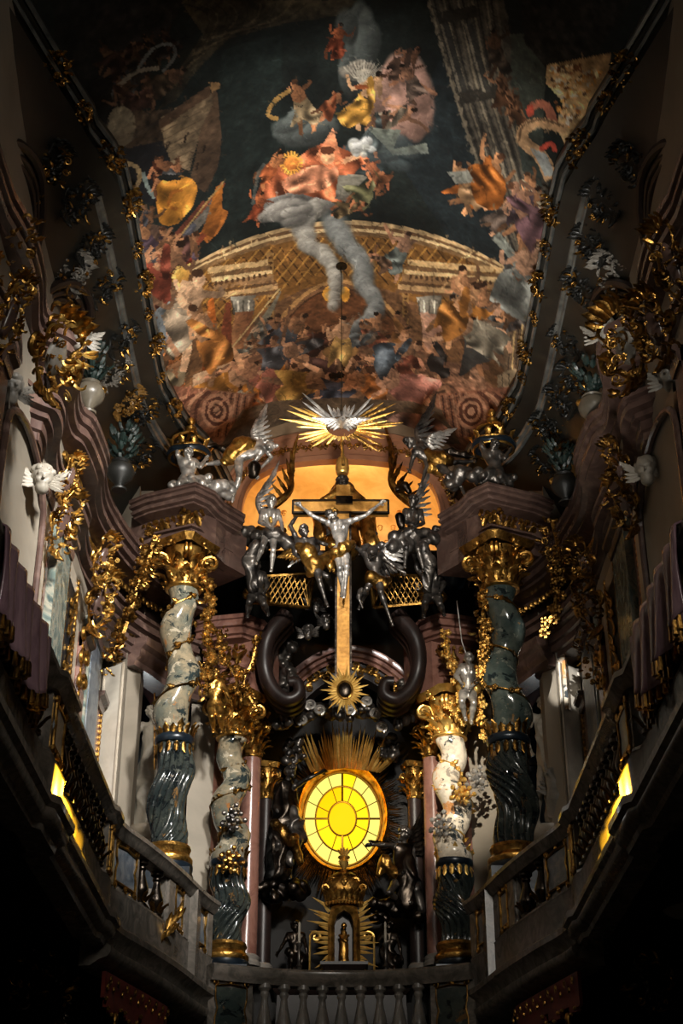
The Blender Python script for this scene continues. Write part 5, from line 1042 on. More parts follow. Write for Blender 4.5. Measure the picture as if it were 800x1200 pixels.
def hand(S, w, d, u, bend=(0, 0, -1), curl=.5):
    d = Vector(d).normalized(); b = Vector(bend); b = (b - d * b.dot(d)); b = b.normalized() if b.length > .01 else Vector((0, -1, 0)); sd = d.cross(b)
    S.cone(w, w + d * .34 * u, .10 * u, .13 * u, .02); S.cone(w + d * .18 * u + sd * .06 * u, w + d * .34 * u - sd * .08 * u, .1 * u, .1 * u, .02)
    for i, L in enumerate((.30, .35, .33, .26)):
        a = w + d * .36 * u + sd * (.13 - .085 * i) * u; m = a + (d * math.cos(curl) + b * math.sin(curl)) * L * .5 * u; e = m + (d * math.cos(curl * 2) + b * math.sin(curl * 2)) * L * .5 * u; S.cone(a, m, .048 * u, .042 * u, .008); S.cone(m, e, .042 * u, .034 * u, .008)
    a = w + d * .12 * u + sd * .1 * u; m = a + (d * .6 + sd * .8) * .2 * u; S.cone(a, m, .06 * u, .05 * u, .012); S.cone(m, m + (d + b * .5) * .13 * u, .048 * u, .038 * u, .01)
def body(J, u, fat=1.0, face=(0, -1, -.1), torso=True, curl=.5, fdir=(0, -1, 0)):
    S = SDF(); fd = Vector(fdir); g = lambda n: J.get(n)
    sL, sR, pv, hd = J['sL'], J['sR'], J['pv'], J['hd']; ch = (sL + sR) / 2; lat = (sR - sL).normalized(); sp = (pv - ch); spn = sp.normalized()
    head(S, hd, face, (hd - ch) if (hd - ch).length > .05 else (0, 0, 1), u); S.cone(hd - (hd - ch).normalized() * .25 * u, ch + sp * .03, .17 * u * fat, .22 * u * fat, .03)
    k = .045
    S.cone(sL, sR, .21 * u * fat, .21 * u * fat, k)
    for e in (-1, 1):
        S.cone(ch + lat * e * .34 * u + sp * .12, ch + lat * e * .26 * u + sp * .5, .40 * u * fat, .31 * u * fat, k); S.ball(ch + lat * e * .30 * u + sp * .2 + fd * .22 * u, .22 * u * fat, .03)
    S.cone(ch + sp * .5, pv, .38 * u * fat, .37 * u * fat, k); S.cone(ch + sp * .62 + fd * .16 * u, pv - spn * .1 * u + fd * .14 * u, .25 * u * fat, .27 * u * fat, k)
    for e, sn, el, hn in ((-1, 'sL', 'eL', 'hL'), (1, 'sR', 'eR', 'hR')):
        if g(el):
            s_, e_, h_ = J[sn], J[el], J[hn]; S.ball(s_, .235 * u * fat, k); m = s_.lerp(e_, .45); S.chain([s_, m, e_], [.19 * u * fat, .20 * u * fat, .145 * u * fat], .025); m = e_.lerp(h_, .3); S.chain([e_, m, h_], [.145 * u * fat, .16 * u * fat, .095 * u * fat], .02)
            hand(S, h_, h_ - e_, u * (1 if fat < 1.2 else .9), fd * .6 + Vector((0, 0, -.6)), curl)
    hw = .26 * u
    for e, kn, an, tn in ((-1, 'kL', 'aL', 'tL'), (1, 'kR', 'aR', 'tR')):
        if g(kn):
            hp = pv + lat * e * hw - spn * -.05 * u; k_, a_ = J[kn], J[an]; S.ball(hp, .36 * u * fat, k); S.chain([hp, hp.lerp(k_, .4), k_], [.34 * u * fat, .32 * u * fat, .20 * u * fat], .035); S.ball(k_ + fd * .04 * u, .2 * u * fat, .02)
            cal = k_.lerp(a_, .3) - fd * .06 * u; S.chain([k_, cal, a_], [.185 * u * fat, .215 * u * fat, .11 * u * fat], .025); t_ = g(tn) or a_ + fd * .55 * u + Vector((0, 0, -.25 * u)); td = (t_ - a_)
            S.ball(a_ - td * .2, .12 * u * fat, .02); S.chain([a_, a_ + td * .55 + Vector((0, 0, -.02 * u)), t_], [.12 * u, .13 * u, .09 * u], .02)
            for q in range(5): S.ball(t_ + lat * (q - 2) * .06 * u * e + td * (.1 - .03 * q), .05 * u, .008)
    return S
def wing_mesh(m, root, tip, spread, W, n=9, bow=.12):
    root, tip, spread = Vector(root), Vector(tip), Vector(spread); d = tip - root; L = d.length; dn = d / L; spread = (spread - dn * spread.dot(dn)).normalized(); nrm = dn.cross(spread)
    bone = [root + d * t * .55 - spread * math.sin(t * 3.1) * bow * L for t in [i / 8 for i in range(9)]]; m.tube(bone, [.05 * L * (1.1 - .7 * i / 8) for i in range(9)], 7)
    for lay, (k, ln, ww, off) in enumerate(((n, 1.0, 1.0, .0), (n - 1, .62, .9, -.02), (n - 2, .36, .8, -.04))):
        for i in range(k):
            t = i / max(1, k - 1); b = bone[min(8, int(t * 8))] + nrm * off * L * .8; dd = (dn * (.35 + .75 * t) + spread * (1.0 - .86 * t)).normalized(); l = (W * 1.15 * (1 - t) + L * .52 * t) * ln
            m.leaf(b, dd, nrm, l, W * .13 * ww + .012, .12, 6, .01)
    return m
def statue(name, label, cat, mat, Y, u, J, face=(0, -1, -.15), hair='curly', hairmat=None, cloth=(), wings=(), fat=1.0, vox=None, group=None, curl=.5, fdir=(0, -.9, -.2), extra=None):
    P = lambda q: at(q[0], q[1], Y + (q[2] if len(q) > 2 else 0)); JJ = {k: P(v) for k, v in J.items()}; vox = vox or max(.012, u * .062)
    S = body(JJ, u, fat, face, True, curl, fdir); lo = min(v.z for v in JJ.values()); t = thing(name, label, cat, (JJ['pv'].x, JJ['pv'].y, lo), group)
    S.build('body', mat, t, vox)
    if hair:
        H = SDF(); up = (JJ['hd'] - (JJ['sL'] + JJ['sR']) / 2).normalized(); H.ball(JJ['hd'] + up * .13 * u - Vector(face).normalized() * .10 * u, .40 * u, .02); curls(H, JJ['hd'] + up * .08 * u - Vector(face).normalized() * .04 * u, up, face, u, 46, int(Y * 97 + JJ['hd'].x * 31))
        if hair == 'beard': curls(H, JJ['hd'] + Vector(face).normalized() * .02 * u, up, face, u, 26, 9, .12, True)
        H.build('hair', hairmat or mat, t, vox * .85)
    for i, c in enumerate(cloth):
        C = SDF(); pts = [P(q) for q in c[0]]; C.chain(pts, c[1], .06); C.build('drapery', c[2] if len(c) > 2 else 'gold', t, vox * 1.05, folds(c[3] if len(c) > 3 else 42, c[4] if len(c) > 4 else .016, seed=i + int(abs(pts[0].x * 10))))
    for w_ in wings:
        m = MB(); wing_mesh(m, P(w_[0]), P(w_[1]), w_[2], w_[3], w_[5] if len(w_) > 5 else 9); m.build('wing', w_[4] if len(w_) > 4 else mat, t)
    return t
# ---------------------------------------------------------------- crucifix
YC = 23.4
ct = thing('cross', 'tall gilded wooden cross hanging before the altar canopy', 'cross', at(402, 806, YC))
a = at(402, 566, YC); b = at(403, 806, YC); l = at(343, 592, YC); r_ = at(455, 592, YC)
MB().span((a.x - .125, YC + .06, b.z), (a.x + .125, YC + .22, a.z)).build('upright', 'wood_gold', ct, smooth=False); MB().span((l.x, YC + .055, l.z - .125), (r_.x, YC + .215, l.z + .125)).build('crossbeam', 'wood_gold', ct, smooth=False)
g = MB()
for e in (-1, 1):
    g.span((a.x + e * .125 - .018, YC + .03, b.z), (a.x + e * .125 + .018, YC + .1, l.z - .125)); g.span((l.x, YC + .03, l.z + e * .125 - .018), (r_.x, YC + .1, l.z + e * .125 + .018))
for x in (l.x, r_.x): g.span((x - .02, YC + .03, l.z - .13), (x + .02, YC + .1, l.z + .13))
g.build('dark_edging', 'bronze_dark', ct, smooth=False)
MB().span((a.x - .13, YC + .0, at(402, 590, YC).z), (a.x + .17, YC + .05, at(402, 581, YC).z)).build('title_plate', 'bronze_dark', ct, smooth=False)
statue('crucified_figure', 'silver crucified figure with gilded loincloth hanging on the tall cross', 'statue', 'silver', YC - .12, .235,
    dict(hd=(389, 604, -.12), sL=(385, 613), sR=(410, 611), eL=(367, 605), hL=(353, 594, .06), eR=(428, 604), hR=(444, 591, .06), pv=(399, 644, -.08), kL=(398, 666, -.22), aL=(401, 691, -.02), tL=(400, 699, -.12), kR=(406, 664, -.20), aR=(404, 691, -.05), tR=(403, 700, -.16)), face=(-.45, -.8, -.55), hair='beard', hairmat='silver_dark', curl=.7, vox=.0125,
    cloth=[([(413, 637, -.05), (404, 641, -.2), (394, 648, -.22), (389, 655, -.12)], [.07, .11, .10, .07]), ([(390, 652, -.1), (386, 664, -.1), (387, 677, -.1)], [.06, .05, .02]), ([(390, 640, .05), (402, 640, .08), (412, 640, .05)], [.09, .12, .09])])
m = MB(); hp = at(389, 604, YC - .24)
for i in range(3): m.tube([hp + Vector((.11 * math.cos(q * .5 + i), .10 * math.sin(q * .5 + i), .05 + .015 * math.sin(q * 1.7 + i * 2) + .02 * i)) for q in range(13)], .012, 5, closed=True)
tag(m.build('crown_of_thorns', 'gold_dark'), 'woven crown of thorns on the bowed head of the crucified figure', 'crown')
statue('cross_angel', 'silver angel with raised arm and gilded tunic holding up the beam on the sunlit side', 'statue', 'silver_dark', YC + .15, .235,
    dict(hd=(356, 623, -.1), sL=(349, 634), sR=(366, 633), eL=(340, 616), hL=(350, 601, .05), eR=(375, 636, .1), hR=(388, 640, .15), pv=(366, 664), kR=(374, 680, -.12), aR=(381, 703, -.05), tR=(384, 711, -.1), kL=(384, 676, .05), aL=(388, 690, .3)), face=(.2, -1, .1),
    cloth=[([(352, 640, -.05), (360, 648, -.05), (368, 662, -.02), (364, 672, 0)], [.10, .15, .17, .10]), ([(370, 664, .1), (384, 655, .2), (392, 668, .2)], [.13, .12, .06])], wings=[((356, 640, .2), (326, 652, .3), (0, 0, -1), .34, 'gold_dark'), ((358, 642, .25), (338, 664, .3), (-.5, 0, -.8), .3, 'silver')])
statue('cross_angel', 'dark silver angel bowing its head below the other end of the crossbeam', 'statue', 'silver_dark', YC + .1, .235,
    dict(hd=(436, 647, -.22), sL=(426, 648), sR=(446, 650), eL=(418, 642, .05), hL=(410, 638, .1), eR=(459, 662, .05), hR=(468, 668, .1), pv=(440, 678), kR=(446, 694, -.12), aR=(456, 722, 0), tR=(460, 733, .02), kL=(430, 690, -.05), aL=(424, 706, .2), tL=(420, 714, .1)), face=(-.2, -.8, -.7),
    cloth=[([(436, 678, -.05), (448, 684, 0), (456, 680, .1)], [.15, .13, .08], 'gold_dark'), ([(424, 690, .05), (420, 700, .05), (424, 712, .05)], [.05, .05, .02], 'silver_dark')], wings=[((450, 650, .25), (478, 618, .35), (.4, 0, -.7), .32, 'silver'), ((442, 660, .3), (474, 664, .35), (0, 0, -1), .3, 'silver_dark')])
t = statue('god_father_figure', 'gilded robed old man with a tiara and dark beard rising behind the cross', 'statue', 'silver_dark', 24.3, .27,
    dict(hd=(401, 566, -.1), sL=(385, 585), sR=(419, 585), eL=(376, 604, -.1), hL=(384, 622, -.3), eR=(428, 604, -.1), hR=(438, 622, -.2), pv=(402, 632)), face=(0, -1, -.35), hair='beard',
    cloth=[([(384, 588), (402, 575, .12), (420, 588)], [.14, .2, .14]), ([(382, 590), (376, 606), (376, 628)], [.15, .16, .14]), ([(422, 590), (428, 606), (433, 628)], [.15, .17, .16]), ([(402, 590, .1), (402, 640, .1)], [.26, .34]), ([(430, 612, -.1), (436, 640, -.2)], [.12, .16])])
m = MB(); c = at(401, 556, 24.2); m.lathe([(.105, 0), (.125, .03), (.12, .06), (.13, .1), (.13, .16), (.12, .18), (.125, .22), (.11, .3), (.08, .36), (.03, .4), (.04, .44), (.0, .47)], c, 20); m.build('tiara', 'gold_bright', t)
# ---------------------------------------------------------------- cloud bank and seated angels on the canopy edge
def cloud_bank(name, label, px_pts, Y, r, mat, seed, group=None, n=5, vox=.022):
    rd = random.Random(seed); S = SDF(); P = [np.array(at(q[0], q[1], Y + (q[2] if len(q) > 2 else 0))) for q in px_pts]; P = [np.array(p) for p in smooth_path(P, n)]
    for i, p in enumerate(P):
        for k in range(3):
            q = p + np.array([rd.uniform(-1, 1) * r, rd.uniform(-.8, .8) * r, rd.uniform(-.7, .7) * r]); S.ball(q, r * rd.uniform(.4, .8), r * .25)
    V, Q = S.mesh(vox, folds(26, .012, (.4, .3, 1), seed)); return tag(mesh_obj(name, V, Q, mat, None, 'full'), label, 'cloud', group)
cloud_bank('cloud_bank', 'dark silver cloud bank along the canopy edge under the seated angel with two tall wings', [(258, 634, .2), (280, 630), (305, 632), (335, 636, -.1), (362, 650, -.1)], 24.0, .19, 'silver_dark', 3, 'canopy cloud banks')
cloud_bank('cloud_bank', 'dark silver cloud bank along the canopy edge under the seated angel with ruffled plumes', [(440, 652, -.1), (468, 640, -.1), (498, 632), (522, 630), (545, 634, .2)], 24.0, .19, 'silver_dark', 4, 'canopy cloud banks')
statue('seated_angel', 'silver seated angel with two tall slender wings against the golden alcove', 'statue', 'silver', 24.0, .23,
    dict(hd=(318, 590, -.1), sL=(308, 600), sR=(325, 600), eL=(304, 612, -.1), hL=(316, 618, -.25), eR=(330, 613, -.05), hR=(331, 625, -.15), pv=(316, 624), kL=(308, 640, -.35), aL=(300, 660, -.15), kR=(320, 645, -.35), aR=(318, 668, -.2)), face=(.25, -1, -.1),
    cloth=[([(306, 624, 0), (318, 628, -.1), (330, 622, 0)], [.13, .14, .10], 'gold_dark'), ([(300, 640, -.2), (292, 660, -.1), (296, 690, 0)], [.13, .15, .10], 'silver_dark'), ([(316, 608, -.16), (317, 612, -.16)], [.05, .04], 'gold_bright')], wings=[((307, 602, .15), (322, 541, .25), (1, 0, .1), .18, 'silver'), ((320, 592, .2), (353, 516, .3), (-1, 0, -.4), .2, 'gold_dark')])
statue('seated_angel', 'dark seated angel with ruffled plumes and a white wing against the golden alcove', 'statue', 'silver_dark', 24.0, .23,
    dict(hd=(484, 588, -.1), sL=(475, 599), sR=(492, 600), eL=(470, 612, -.1), hL=(482, 612, -.25), eR=(496, 613, -.05), hR=(486, 618, -.22), pv=(482, 624), kL=(476, 642, -.3), aL=(474, 664, -.15), kR=(490, 644, -.3), aR=(496, 668, -.2)), face=(-.4, -1, -.1),
    cloth=[([(472, 624, 0), (484, 628, -.1), (496, 624, 0)], [.12, .13, .10], 'silver_dark'), ([(494, 640, -.2), (502, 660, -.1), (500, 690, 0)], [.12, .14, .10], 'silver_dark'), ([(466, 573, .05), (474, 570, 0), (480, 576, 0)], [.06, .08, .06], 'bronze_dark'), ([(468, 606, -.25), (471, 616, -.25)], [.10, .08], 'bronze_dark')], wings=[((492, 604, .15), (500, 546, .25), (.7, 0, -.5), .2, 'silver'), ((483, 590, .2), (446, 500, .3), (.9, 0, -.1), .2, 'gold_dark')])
# ---------------------------------------------------------------- flying angels and putti over the big entablature blocks
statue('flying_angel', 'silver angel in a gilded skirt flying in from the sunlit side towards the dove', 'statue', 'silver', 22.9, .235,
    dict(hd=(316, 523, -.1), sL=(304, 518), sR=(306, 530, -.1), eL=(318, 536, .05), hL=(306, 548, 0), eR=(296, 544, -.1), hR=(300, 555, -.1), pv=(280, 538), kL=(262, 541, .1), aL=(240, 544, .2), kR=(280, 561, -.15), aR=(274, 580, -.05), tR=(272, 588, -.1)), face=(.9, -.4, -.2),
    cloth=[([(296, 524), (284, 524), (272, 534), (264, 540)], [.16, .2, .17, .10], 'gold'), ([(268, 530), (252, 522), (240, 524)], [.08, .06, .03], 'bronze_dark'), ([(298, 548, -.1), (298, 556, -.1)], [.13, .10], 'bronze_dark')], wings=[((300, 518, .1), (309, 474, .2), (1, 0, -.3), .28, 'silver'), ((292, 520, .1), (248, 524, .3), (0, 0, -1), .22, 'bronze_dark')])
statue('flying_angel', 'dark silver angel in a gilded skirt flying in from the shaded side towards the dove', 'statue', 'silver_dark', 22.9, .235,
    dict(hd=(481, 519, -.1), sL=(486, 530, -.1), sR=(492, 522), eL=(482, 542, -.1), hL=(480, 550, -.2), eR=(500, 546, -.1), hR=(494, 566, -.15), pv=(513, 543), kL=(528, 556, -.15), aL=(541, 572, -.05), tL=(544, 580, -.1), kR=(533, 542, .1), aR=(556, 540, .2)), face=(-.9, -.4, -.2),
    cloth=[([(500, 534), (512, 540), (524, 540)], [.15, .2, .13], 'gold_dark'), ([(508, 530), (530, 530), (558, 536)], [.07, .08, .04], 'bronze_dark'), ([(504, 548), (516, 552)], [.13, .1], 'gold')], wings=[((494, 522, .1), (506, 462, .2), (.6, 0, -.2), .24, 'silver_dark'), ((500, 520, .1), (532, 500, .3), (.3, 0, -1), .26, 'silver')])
for s, (cx, cy), lab in ((-1, (222, 531), 'sunlit'), (1, (578, 521), 'shaded')):
    c = at(cx, cy, 23.0); c.z -= .05; t = thing('blue_crown', 'blue and gilt crown with a finial, held over the %s entablature block' % lab, 'crown', c, 'blue and gilt crowns')
    MB().tube([c + Vector((.34 * math.cos(q * .2618), .3 * math.sin(q * .2618), .02 * math.sin(q))) for q in range(24)], .07, 8, closed=True).build('ring', 'niche_blue', t)
    g = MB()
    for dz, rr in ((.07, .36), (-.07, .36)): g.tube([c + Vector((rr * math.cos(q * .2618), .32 * math.sin(q * .2618), dz)) for q in range(24)], .025, 6, closed=True)
    for q in range(10): a = q * .628; g.leaf(c + Vector((.36 * math.cos(a), .32 * math.sin(a), .07)), (math.cos(a) * .3, math.sin(a) * .3, 1), (math.cos(a), math.sin(a), 0), .18, .06, .6, 5)
    g.build('gilt_rim', 'gold', t)
    g = MB(); top = c + Vector((0, 0, .52))
    for q in range(4): a = q * math.pi / 2 + .4; g.tube(smooth_path([c + Vector((.34 * math.cos(a), .3 * math.sin(a), .05)), c + Vector((.3 * math.cos(a), .26 * math.sin(a), .34)), top], 5), .03, 6)
    g.lathe([(.02, -.05), (.1, .0), (.11, .06), (.05, .1), (.03, .14), (.07, .18), (.07, .24), (.02, .3)], top, 12); g.build('finial', 'gold', t)
    f = lambda x: cx + s * x * -1 if s < 0 else cx - x
    k = -s
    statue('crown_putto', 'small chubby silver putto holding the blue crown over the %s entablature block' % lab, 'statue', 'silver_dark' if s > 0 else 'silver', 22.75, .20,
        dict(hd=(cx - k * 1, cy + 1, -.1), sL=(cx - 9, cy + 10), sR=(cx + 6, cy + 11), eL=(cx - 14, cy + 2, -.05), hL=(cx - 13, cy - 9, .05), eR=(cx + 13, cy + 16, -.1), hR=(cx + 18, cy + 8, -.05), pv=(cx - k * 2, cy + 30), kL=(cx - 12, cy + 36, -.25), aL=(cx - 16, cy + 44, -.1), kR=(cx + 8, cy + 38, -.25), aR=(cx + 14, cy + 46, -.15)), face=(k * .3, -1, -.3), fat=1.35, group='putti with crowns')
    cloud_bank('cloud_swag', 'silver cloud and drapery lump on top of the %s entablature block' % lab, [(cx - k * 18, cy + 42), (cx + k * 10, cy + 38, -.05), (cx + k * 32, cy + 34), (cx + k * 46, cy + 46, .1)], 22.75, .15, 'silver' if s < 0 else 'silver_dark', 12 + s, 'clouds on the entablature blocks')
# ---------------------------------------------------------------- dove in its glory, hanging on a cord from the vault
hz = atz(400, 313, 18.5); YD = hz.y; dc = at(400, 496, YD)
gt = thing('dove_glory', 'gilt and silver burst of rays around the hanging dove', 'glory', dc); rd = random.Random(2)
for i in range(64):
    a = 2 * math.pi * i / 64 + rd.uniform(-.04, .04); up = math.sin(a); L = (.95 if abs(math.cos(a)) > .6 else .5) * rd.uniform(.72, 1.05); L = L * (1.1 if i % 2 else .8)
    p0 = dc + Vector((math.cos(a) * .26, .1, math.sin(a) * .2)); p1 = dc + Vector((math.cos(a) * L, .1 + rd.uniform(-.08, .08), math.sin(a) * L * .78 + .05))
    raybar(MB(), p0, p1, .05 if i % 2 else .034, .3).build('ray', 'silver' if up > .62 else ('gold_bright' if math.cos(a) < .2 else 'gold'), gt, smooth=False)
S = SDF(); h = dc + Vector((.02, -.22, -.06)); S.chain([dc + Vector((0, .12, .05)), dc + Vector((0, -.02, 0)), dc + Vector((0, -.14, -.04)), h], [.05, .085, .06, .05], .03); S.cone(h, h + Vector((0, -.08, -.03)), .03, .008, .01)
dv = thing('dove', 'silver dove with spread wings at the heart of the hanging ray burst', 'dove', dc + Vector((0, 0, -.08))); S.build('body', 'silver', dv, .012)
for s in (-1, 1):
    m = MB(); wing_mesh(m, dc + Vector((s * .03, -.02, .0)), dc + Vector((s * .46, .0, .12)), (0, .1, -1), .16, 8, .1); m.build('wing', 'silver', dv)
m = MB()
for i in range(5): m.leaf(dc + Vector((0, .1, .03)), ((i - 2) * .25, 1, .3), (0, 0, 1), .24, .035, .1, 5)
m.build('tail', 'silver', dv)
MB().tube([(0, YD + .02, dc.z + .1), (0, YD + .02, 18.56)], .008, 5).build('hanging_cord', 'lead', gt)['label'] = 'thin dark cord'
MB().tube([dc + Vector((.0, .1, -.2)), at(402, 545, YD)], [.02, .03], 6).build('lower_rod', 'gold', gt)
struct(MB().lathe([(.09, -.02), (.1, -.03), (.1, 0), (.03, .02)], (0, YD + .02, 18.55), 14).build('trim_2', 'lead'))
# ---------------------------------------------------------------- sunburst at the foot of the cross
c = at(404, 809, YC - .05); t = thing('sunburst', 'small gilded sunburst with a dark oval heart at the foot of the cross', 'sunburst', c); g = MB()
for i in range(30): a = i * math.pi / 15; L = .42 if i % 2 else .30; raybar(g, c + Vector((math.cos(a) * .1, 0, math.sin(a) * .13)), c + Vector((math.cos(a) * L, -.02, math.sin(a) * L * 1.1)), .06, .6)
o = g.build('rays', 'gold_bright', t, smooth=False); MB().ball(c, (.12, .06, .15), 20, 12).build('dark_heart', 'bronze_dark', t); MB().tube([c + Vector((.125 * math.cos(q * .314), -.02, .155 * math.sin(q * .314))) for q in range(20)], .018, 6, closed=True).build('rim', 'gold', t)
# ================================================================ altar figures
statue('draped_saint_statue', 'dark silver and gilt draped saint leaning towards the oval window from the sunlit side', 'statue', 'silver_dark', 26.5, .26,
    dict(hd=(340, 905, -.1), sL=(326, 920), sR=(344, 922), eL=(322, 945, -.1), hL=(334, 962, -.2), eR=(358, 914, -.1), hR=(374, 906, -.15), pv=(333, 962), kL=(326, 990, -.25), aL=(322, 1022, 0), kR=(342, 992, -.25), aR=(340, 1026, 0)), face=(.7, -.7, .2),
    cloth=[([(334, 925, .05), (334, 950), (330, 985), (326, 1025)], [.22, .24, .30, .24], 'bronze_dark', 30, .03), ([(344, 950, -.1), (348, 980, -.15), (340, 1010, -.15)], [.13, .16, .10], 'silver_dark', 34, .025), ([(322, 965, -.2), (342, 985, -.3), (352, 1010, -.2)], [.10, .13, .07], 'gold_dark', 40, .02)])
statue('kneeling_angel_statue', 'dark kneeling angel with gilded sash reaching to the lower edge of the oval window', 'statue', 'silver_dark', 26.3, .26,
    dict(hd=(474, 978, -.1), sL=(464, 992), sR=(482, 996), eL=(450, 990, -.15), hL=(438, 990, -.1), eR=(486, 1014, -.1), hR=(474, 1022, -.25), pv=(472, 1030), kL=(456, 1046, -.3), aL=(478, 1064, .1), kR=(480, 1058, -.2), aR=(494, 1066, .1)), face=(-.8, -.5, .2),
    cloth=[([(472, 1000), (474, 1030), (478, 1060)], [.2, .28, .26], 'bronze_dark', 30, .03), ([(462, 1024, -.15), (452, 1010, -.2), (444, 1024, -.2)], [.12, .12, .06], 'gold', 40, .02), ([(486, 1040, -.1), (494, 1066, -.05)], [.14, .12], 'silver_dark', 30, .025)], wings=[((476, 1000, .2), (434, 984, .1), (.3, 0, -1), .28, 'bronze_dark'), ((482, 1000, .25), (492, 950, .3), (1, 0, -.3), .3, 'bronze_dark')])
for s, cx in ((-1, 346), (1, 456)):
    k = -s
    statue('niche_statue', 'small dark bronze statue beside the gilded shrine, %s' % ('arm stretched down to the left' if s < 0 else 'in deep shade to its right'), 'statue', 'bronze_dark', 26.2, .20,
        dict(hd=(cx, 1086, -.05), sL=(cx - 8, 1096), sR=(cx + 8, 1096), eL=(cx - 14, 1106, -.1), hL=(cx - 20, 1116 if s < 0 else 1104, -.2), eR=(cx + 12, 1108, -.1), hR=(cx + 14, 1120, -.15), pv=(cx, 1118), kL=(cx - 6, 1136, -.15), aL=(cx - 6, 1156), kR=(cx + 6, 1136, -.15), aR=(cx + 7, 1156)), face=(k * .5, -1, 0), cloth=[([(cx - 4, 1118), (cx + 4, 1130), (cx, 1150)], [.15, .19, .16], 'bronze_dark', 30, .025)], group='statues flanking the shrine')
for s, x in ((-1, 363), (1, 438)):
    p = at(x, 1098, 25.9); g = MB().tube([p + Vector((0, 0, -.6)), p], .018, 6); g.scroll(p, (0, 0, 1), (s * -1, 0, 0), .10, .022, 1.25, 20)
    tag(g.build('crozier', 'gold_bright'), 'slender gilded crozier with a curled head %s of the shrine' % ('left' if s < 0 else 'right'), 'crozier', 'croziers')
for s, x in ((-1, 350), (1, 452)):
    p = at(x, 1138, 25.6); p.z = 7.195; m = MB().lathe([(.09, 0), (.1, .03), (.04, .07), (.03, .16), (.055, .2), (.03, .24), (.022, .5), (.05, .54), (.06, .58), (.02, .6)], p, 12); t = m.build('candlestick', 'silver_dark'); tag(t, 'silver candlestick with a pale candle %s of the shrine' % ('left' if s < 0 else 'right'), 'candlestick', 'candlesticks'); MB().lathe([(.022, 0), (.02, .34), (.005, .36)], p + Vector((0, 0, .59)), 8).build('candle', 'stucco_white', t)
# --- shrine / tabernacle below the window
t = thing('altar_table', 'dark marble altar table behind the choir balusters carrying the gilded shrine', 'altar', (0, 25.9, 5.8)); MB().sweep([(-.5, 5.8), (.06, 5.8), (.06, 5.95), (0, 6.0), (-.04, 6.9), (.02, 6.96), (.04, 7.02), (-.5, 7.02)], [(-1.1, 26.6), (-1.1, 25.4), (1.1, 25.4), (1.1, 26.6)]).build('body', 'marble_dark', t); MB().span((-1.2, 25.32, 7.02), (1.2, 26.6, 7.06)).build('slab', 'marble_grey', t, smooth=False); MB().span((-1.05, 25.5, 7.06), (1.05, 26.6, 7.19)).build('gradine', 'marble_dark', t, smooth=False)
YT = 25.7; b = at(403, 1137, YT); tp = lambda x, y, d=0: at(x, y, YT + d)
t = thing('gilded_shrine', 'gilded tabernacle shrine with jagged rays, arched niche and domed top under the window', 'shrine', b)
zb = b.z; zn = tp(403, 1064).z; zd0 = tp(403, 1058).z; zd1 = tp(403, 1022).z; xw = .27
m = MB(); m.sweep([(-.3, zb - .3), (.04, zb - .3), (.04, zb - .1), (-.02, zb - .06), (.0, zb), (.06, zb + .05), (.06, zb + .1), (-.3, zb + .1)], [(b.x - .34, YT + .3), (b.x - .34, YT - .16), (b.x + .34, YT - .16), (b.x + .34, YT + .3)]); m.build('base', 'marble_dark', t)
nm_ = MB(); H = zn - zb - .1
op = [(-.16, 0), (-.16, H * .72), (-.11, H * .86), (0, H * .93), (.11, H * .86), (.16, H * .72), (.16, 0)]; ou = [(-.27, 0), (-.27, H * .72), (-.22, H * .98), (0, H * 1.08), (.22, H * .98), (.27, H * .72), (.27, 0)]
rowf = lambda L, y: [(b.x + q[0], YT + y, zb + .1 + q[1]) for q in L]
nm_.grid([rowf(ou, .2), rowf(ou, -.12), rowf([((a[0] + c[0]) / 2, (a[1] + c[1]) / 2) for a, c in zip(ou, op)], -.16), rowf(op, -.12), rowf(op, .16)]); nm_.build('niche_frame', 'gold', t); MB().span((b.x - .2, YT + .14, zb + .1), (b.x + .2, YT + .2, zn)).build('niche_back', 'marble_dark', t, smooth=False)
S = SDF(); cz = zb + .1; S.chain([(b.x, YT + .02, cz + .02), (b.x, YT + .02, cz + H * .45), (b.x, YT + .02, cz + H * .55)], [.09, .075, .06], .03); S.ball((b.x, YT, cz + H * .68), .055, .01); S.cone((b.x - .07, YT - .02, cz + H * .5), (b.x + .03, YT - .09, cz + H * .38), .03, .025, .01); S.cone((b.x + .07, YT - .02, cz + H * .5), (b.x, YT - .09, cz + H * .4), .03, .025, .01); S.build('small_figure', 'gold', t, .009, folds(60, .006))
rd = random.Random(6)
for e in (-1, 1):
    g = MB()
    for k in range(15):
        q = k / 14; z = zb + .08 + q * (H + .1); L = rd.uniform(.16, .36) * (1 if k % 2 else .7) * (.8 + .4 * math.sin(q * 3.1)); raybar(g, (b.x + e * .25, YT - .02, z), (b.x + e * (.27 + L), YT - .04, z + (q - .4) * .35 + rd.uniform(-.03, .03)), .06, .7)
    g.build('jagged_ray_fan', 'gold_bright', t, smooth=False)
m = MB(); m.lathe([(.2, -.05), (.33, -.03), (.35, .02), (.28, .06), (.30, .1), (.36, .16), (.37, .24), (.34, .36), (.26, .46), (.16, .52), (.10, .55), (.12, .58), (.05, .6)], (b.x, YT + .05, zd0), 24, 1, .7); m.build('dome', 'gold_dark', t)
g = MB(); 
for e in (-1, 1):
    for k in range(3): g.scroll((b.x + e * .26, YT - .12, zd0 + .1 + k * .12), (0, 0, 1), (e * (1 if k % 2 else -1), 0, 0), .07, .02, 1.4, 14)
for k in range(9): a = math.pi * (k + .5) / 9; g.leaf((b.x + .3 * math.cos(a), YT - .18 * math.sin(a), zd0 + .02), (math.cos(a) * .2, -.2, 1), (math.cos(a), -1, 0), .2, .05, .5, 5)
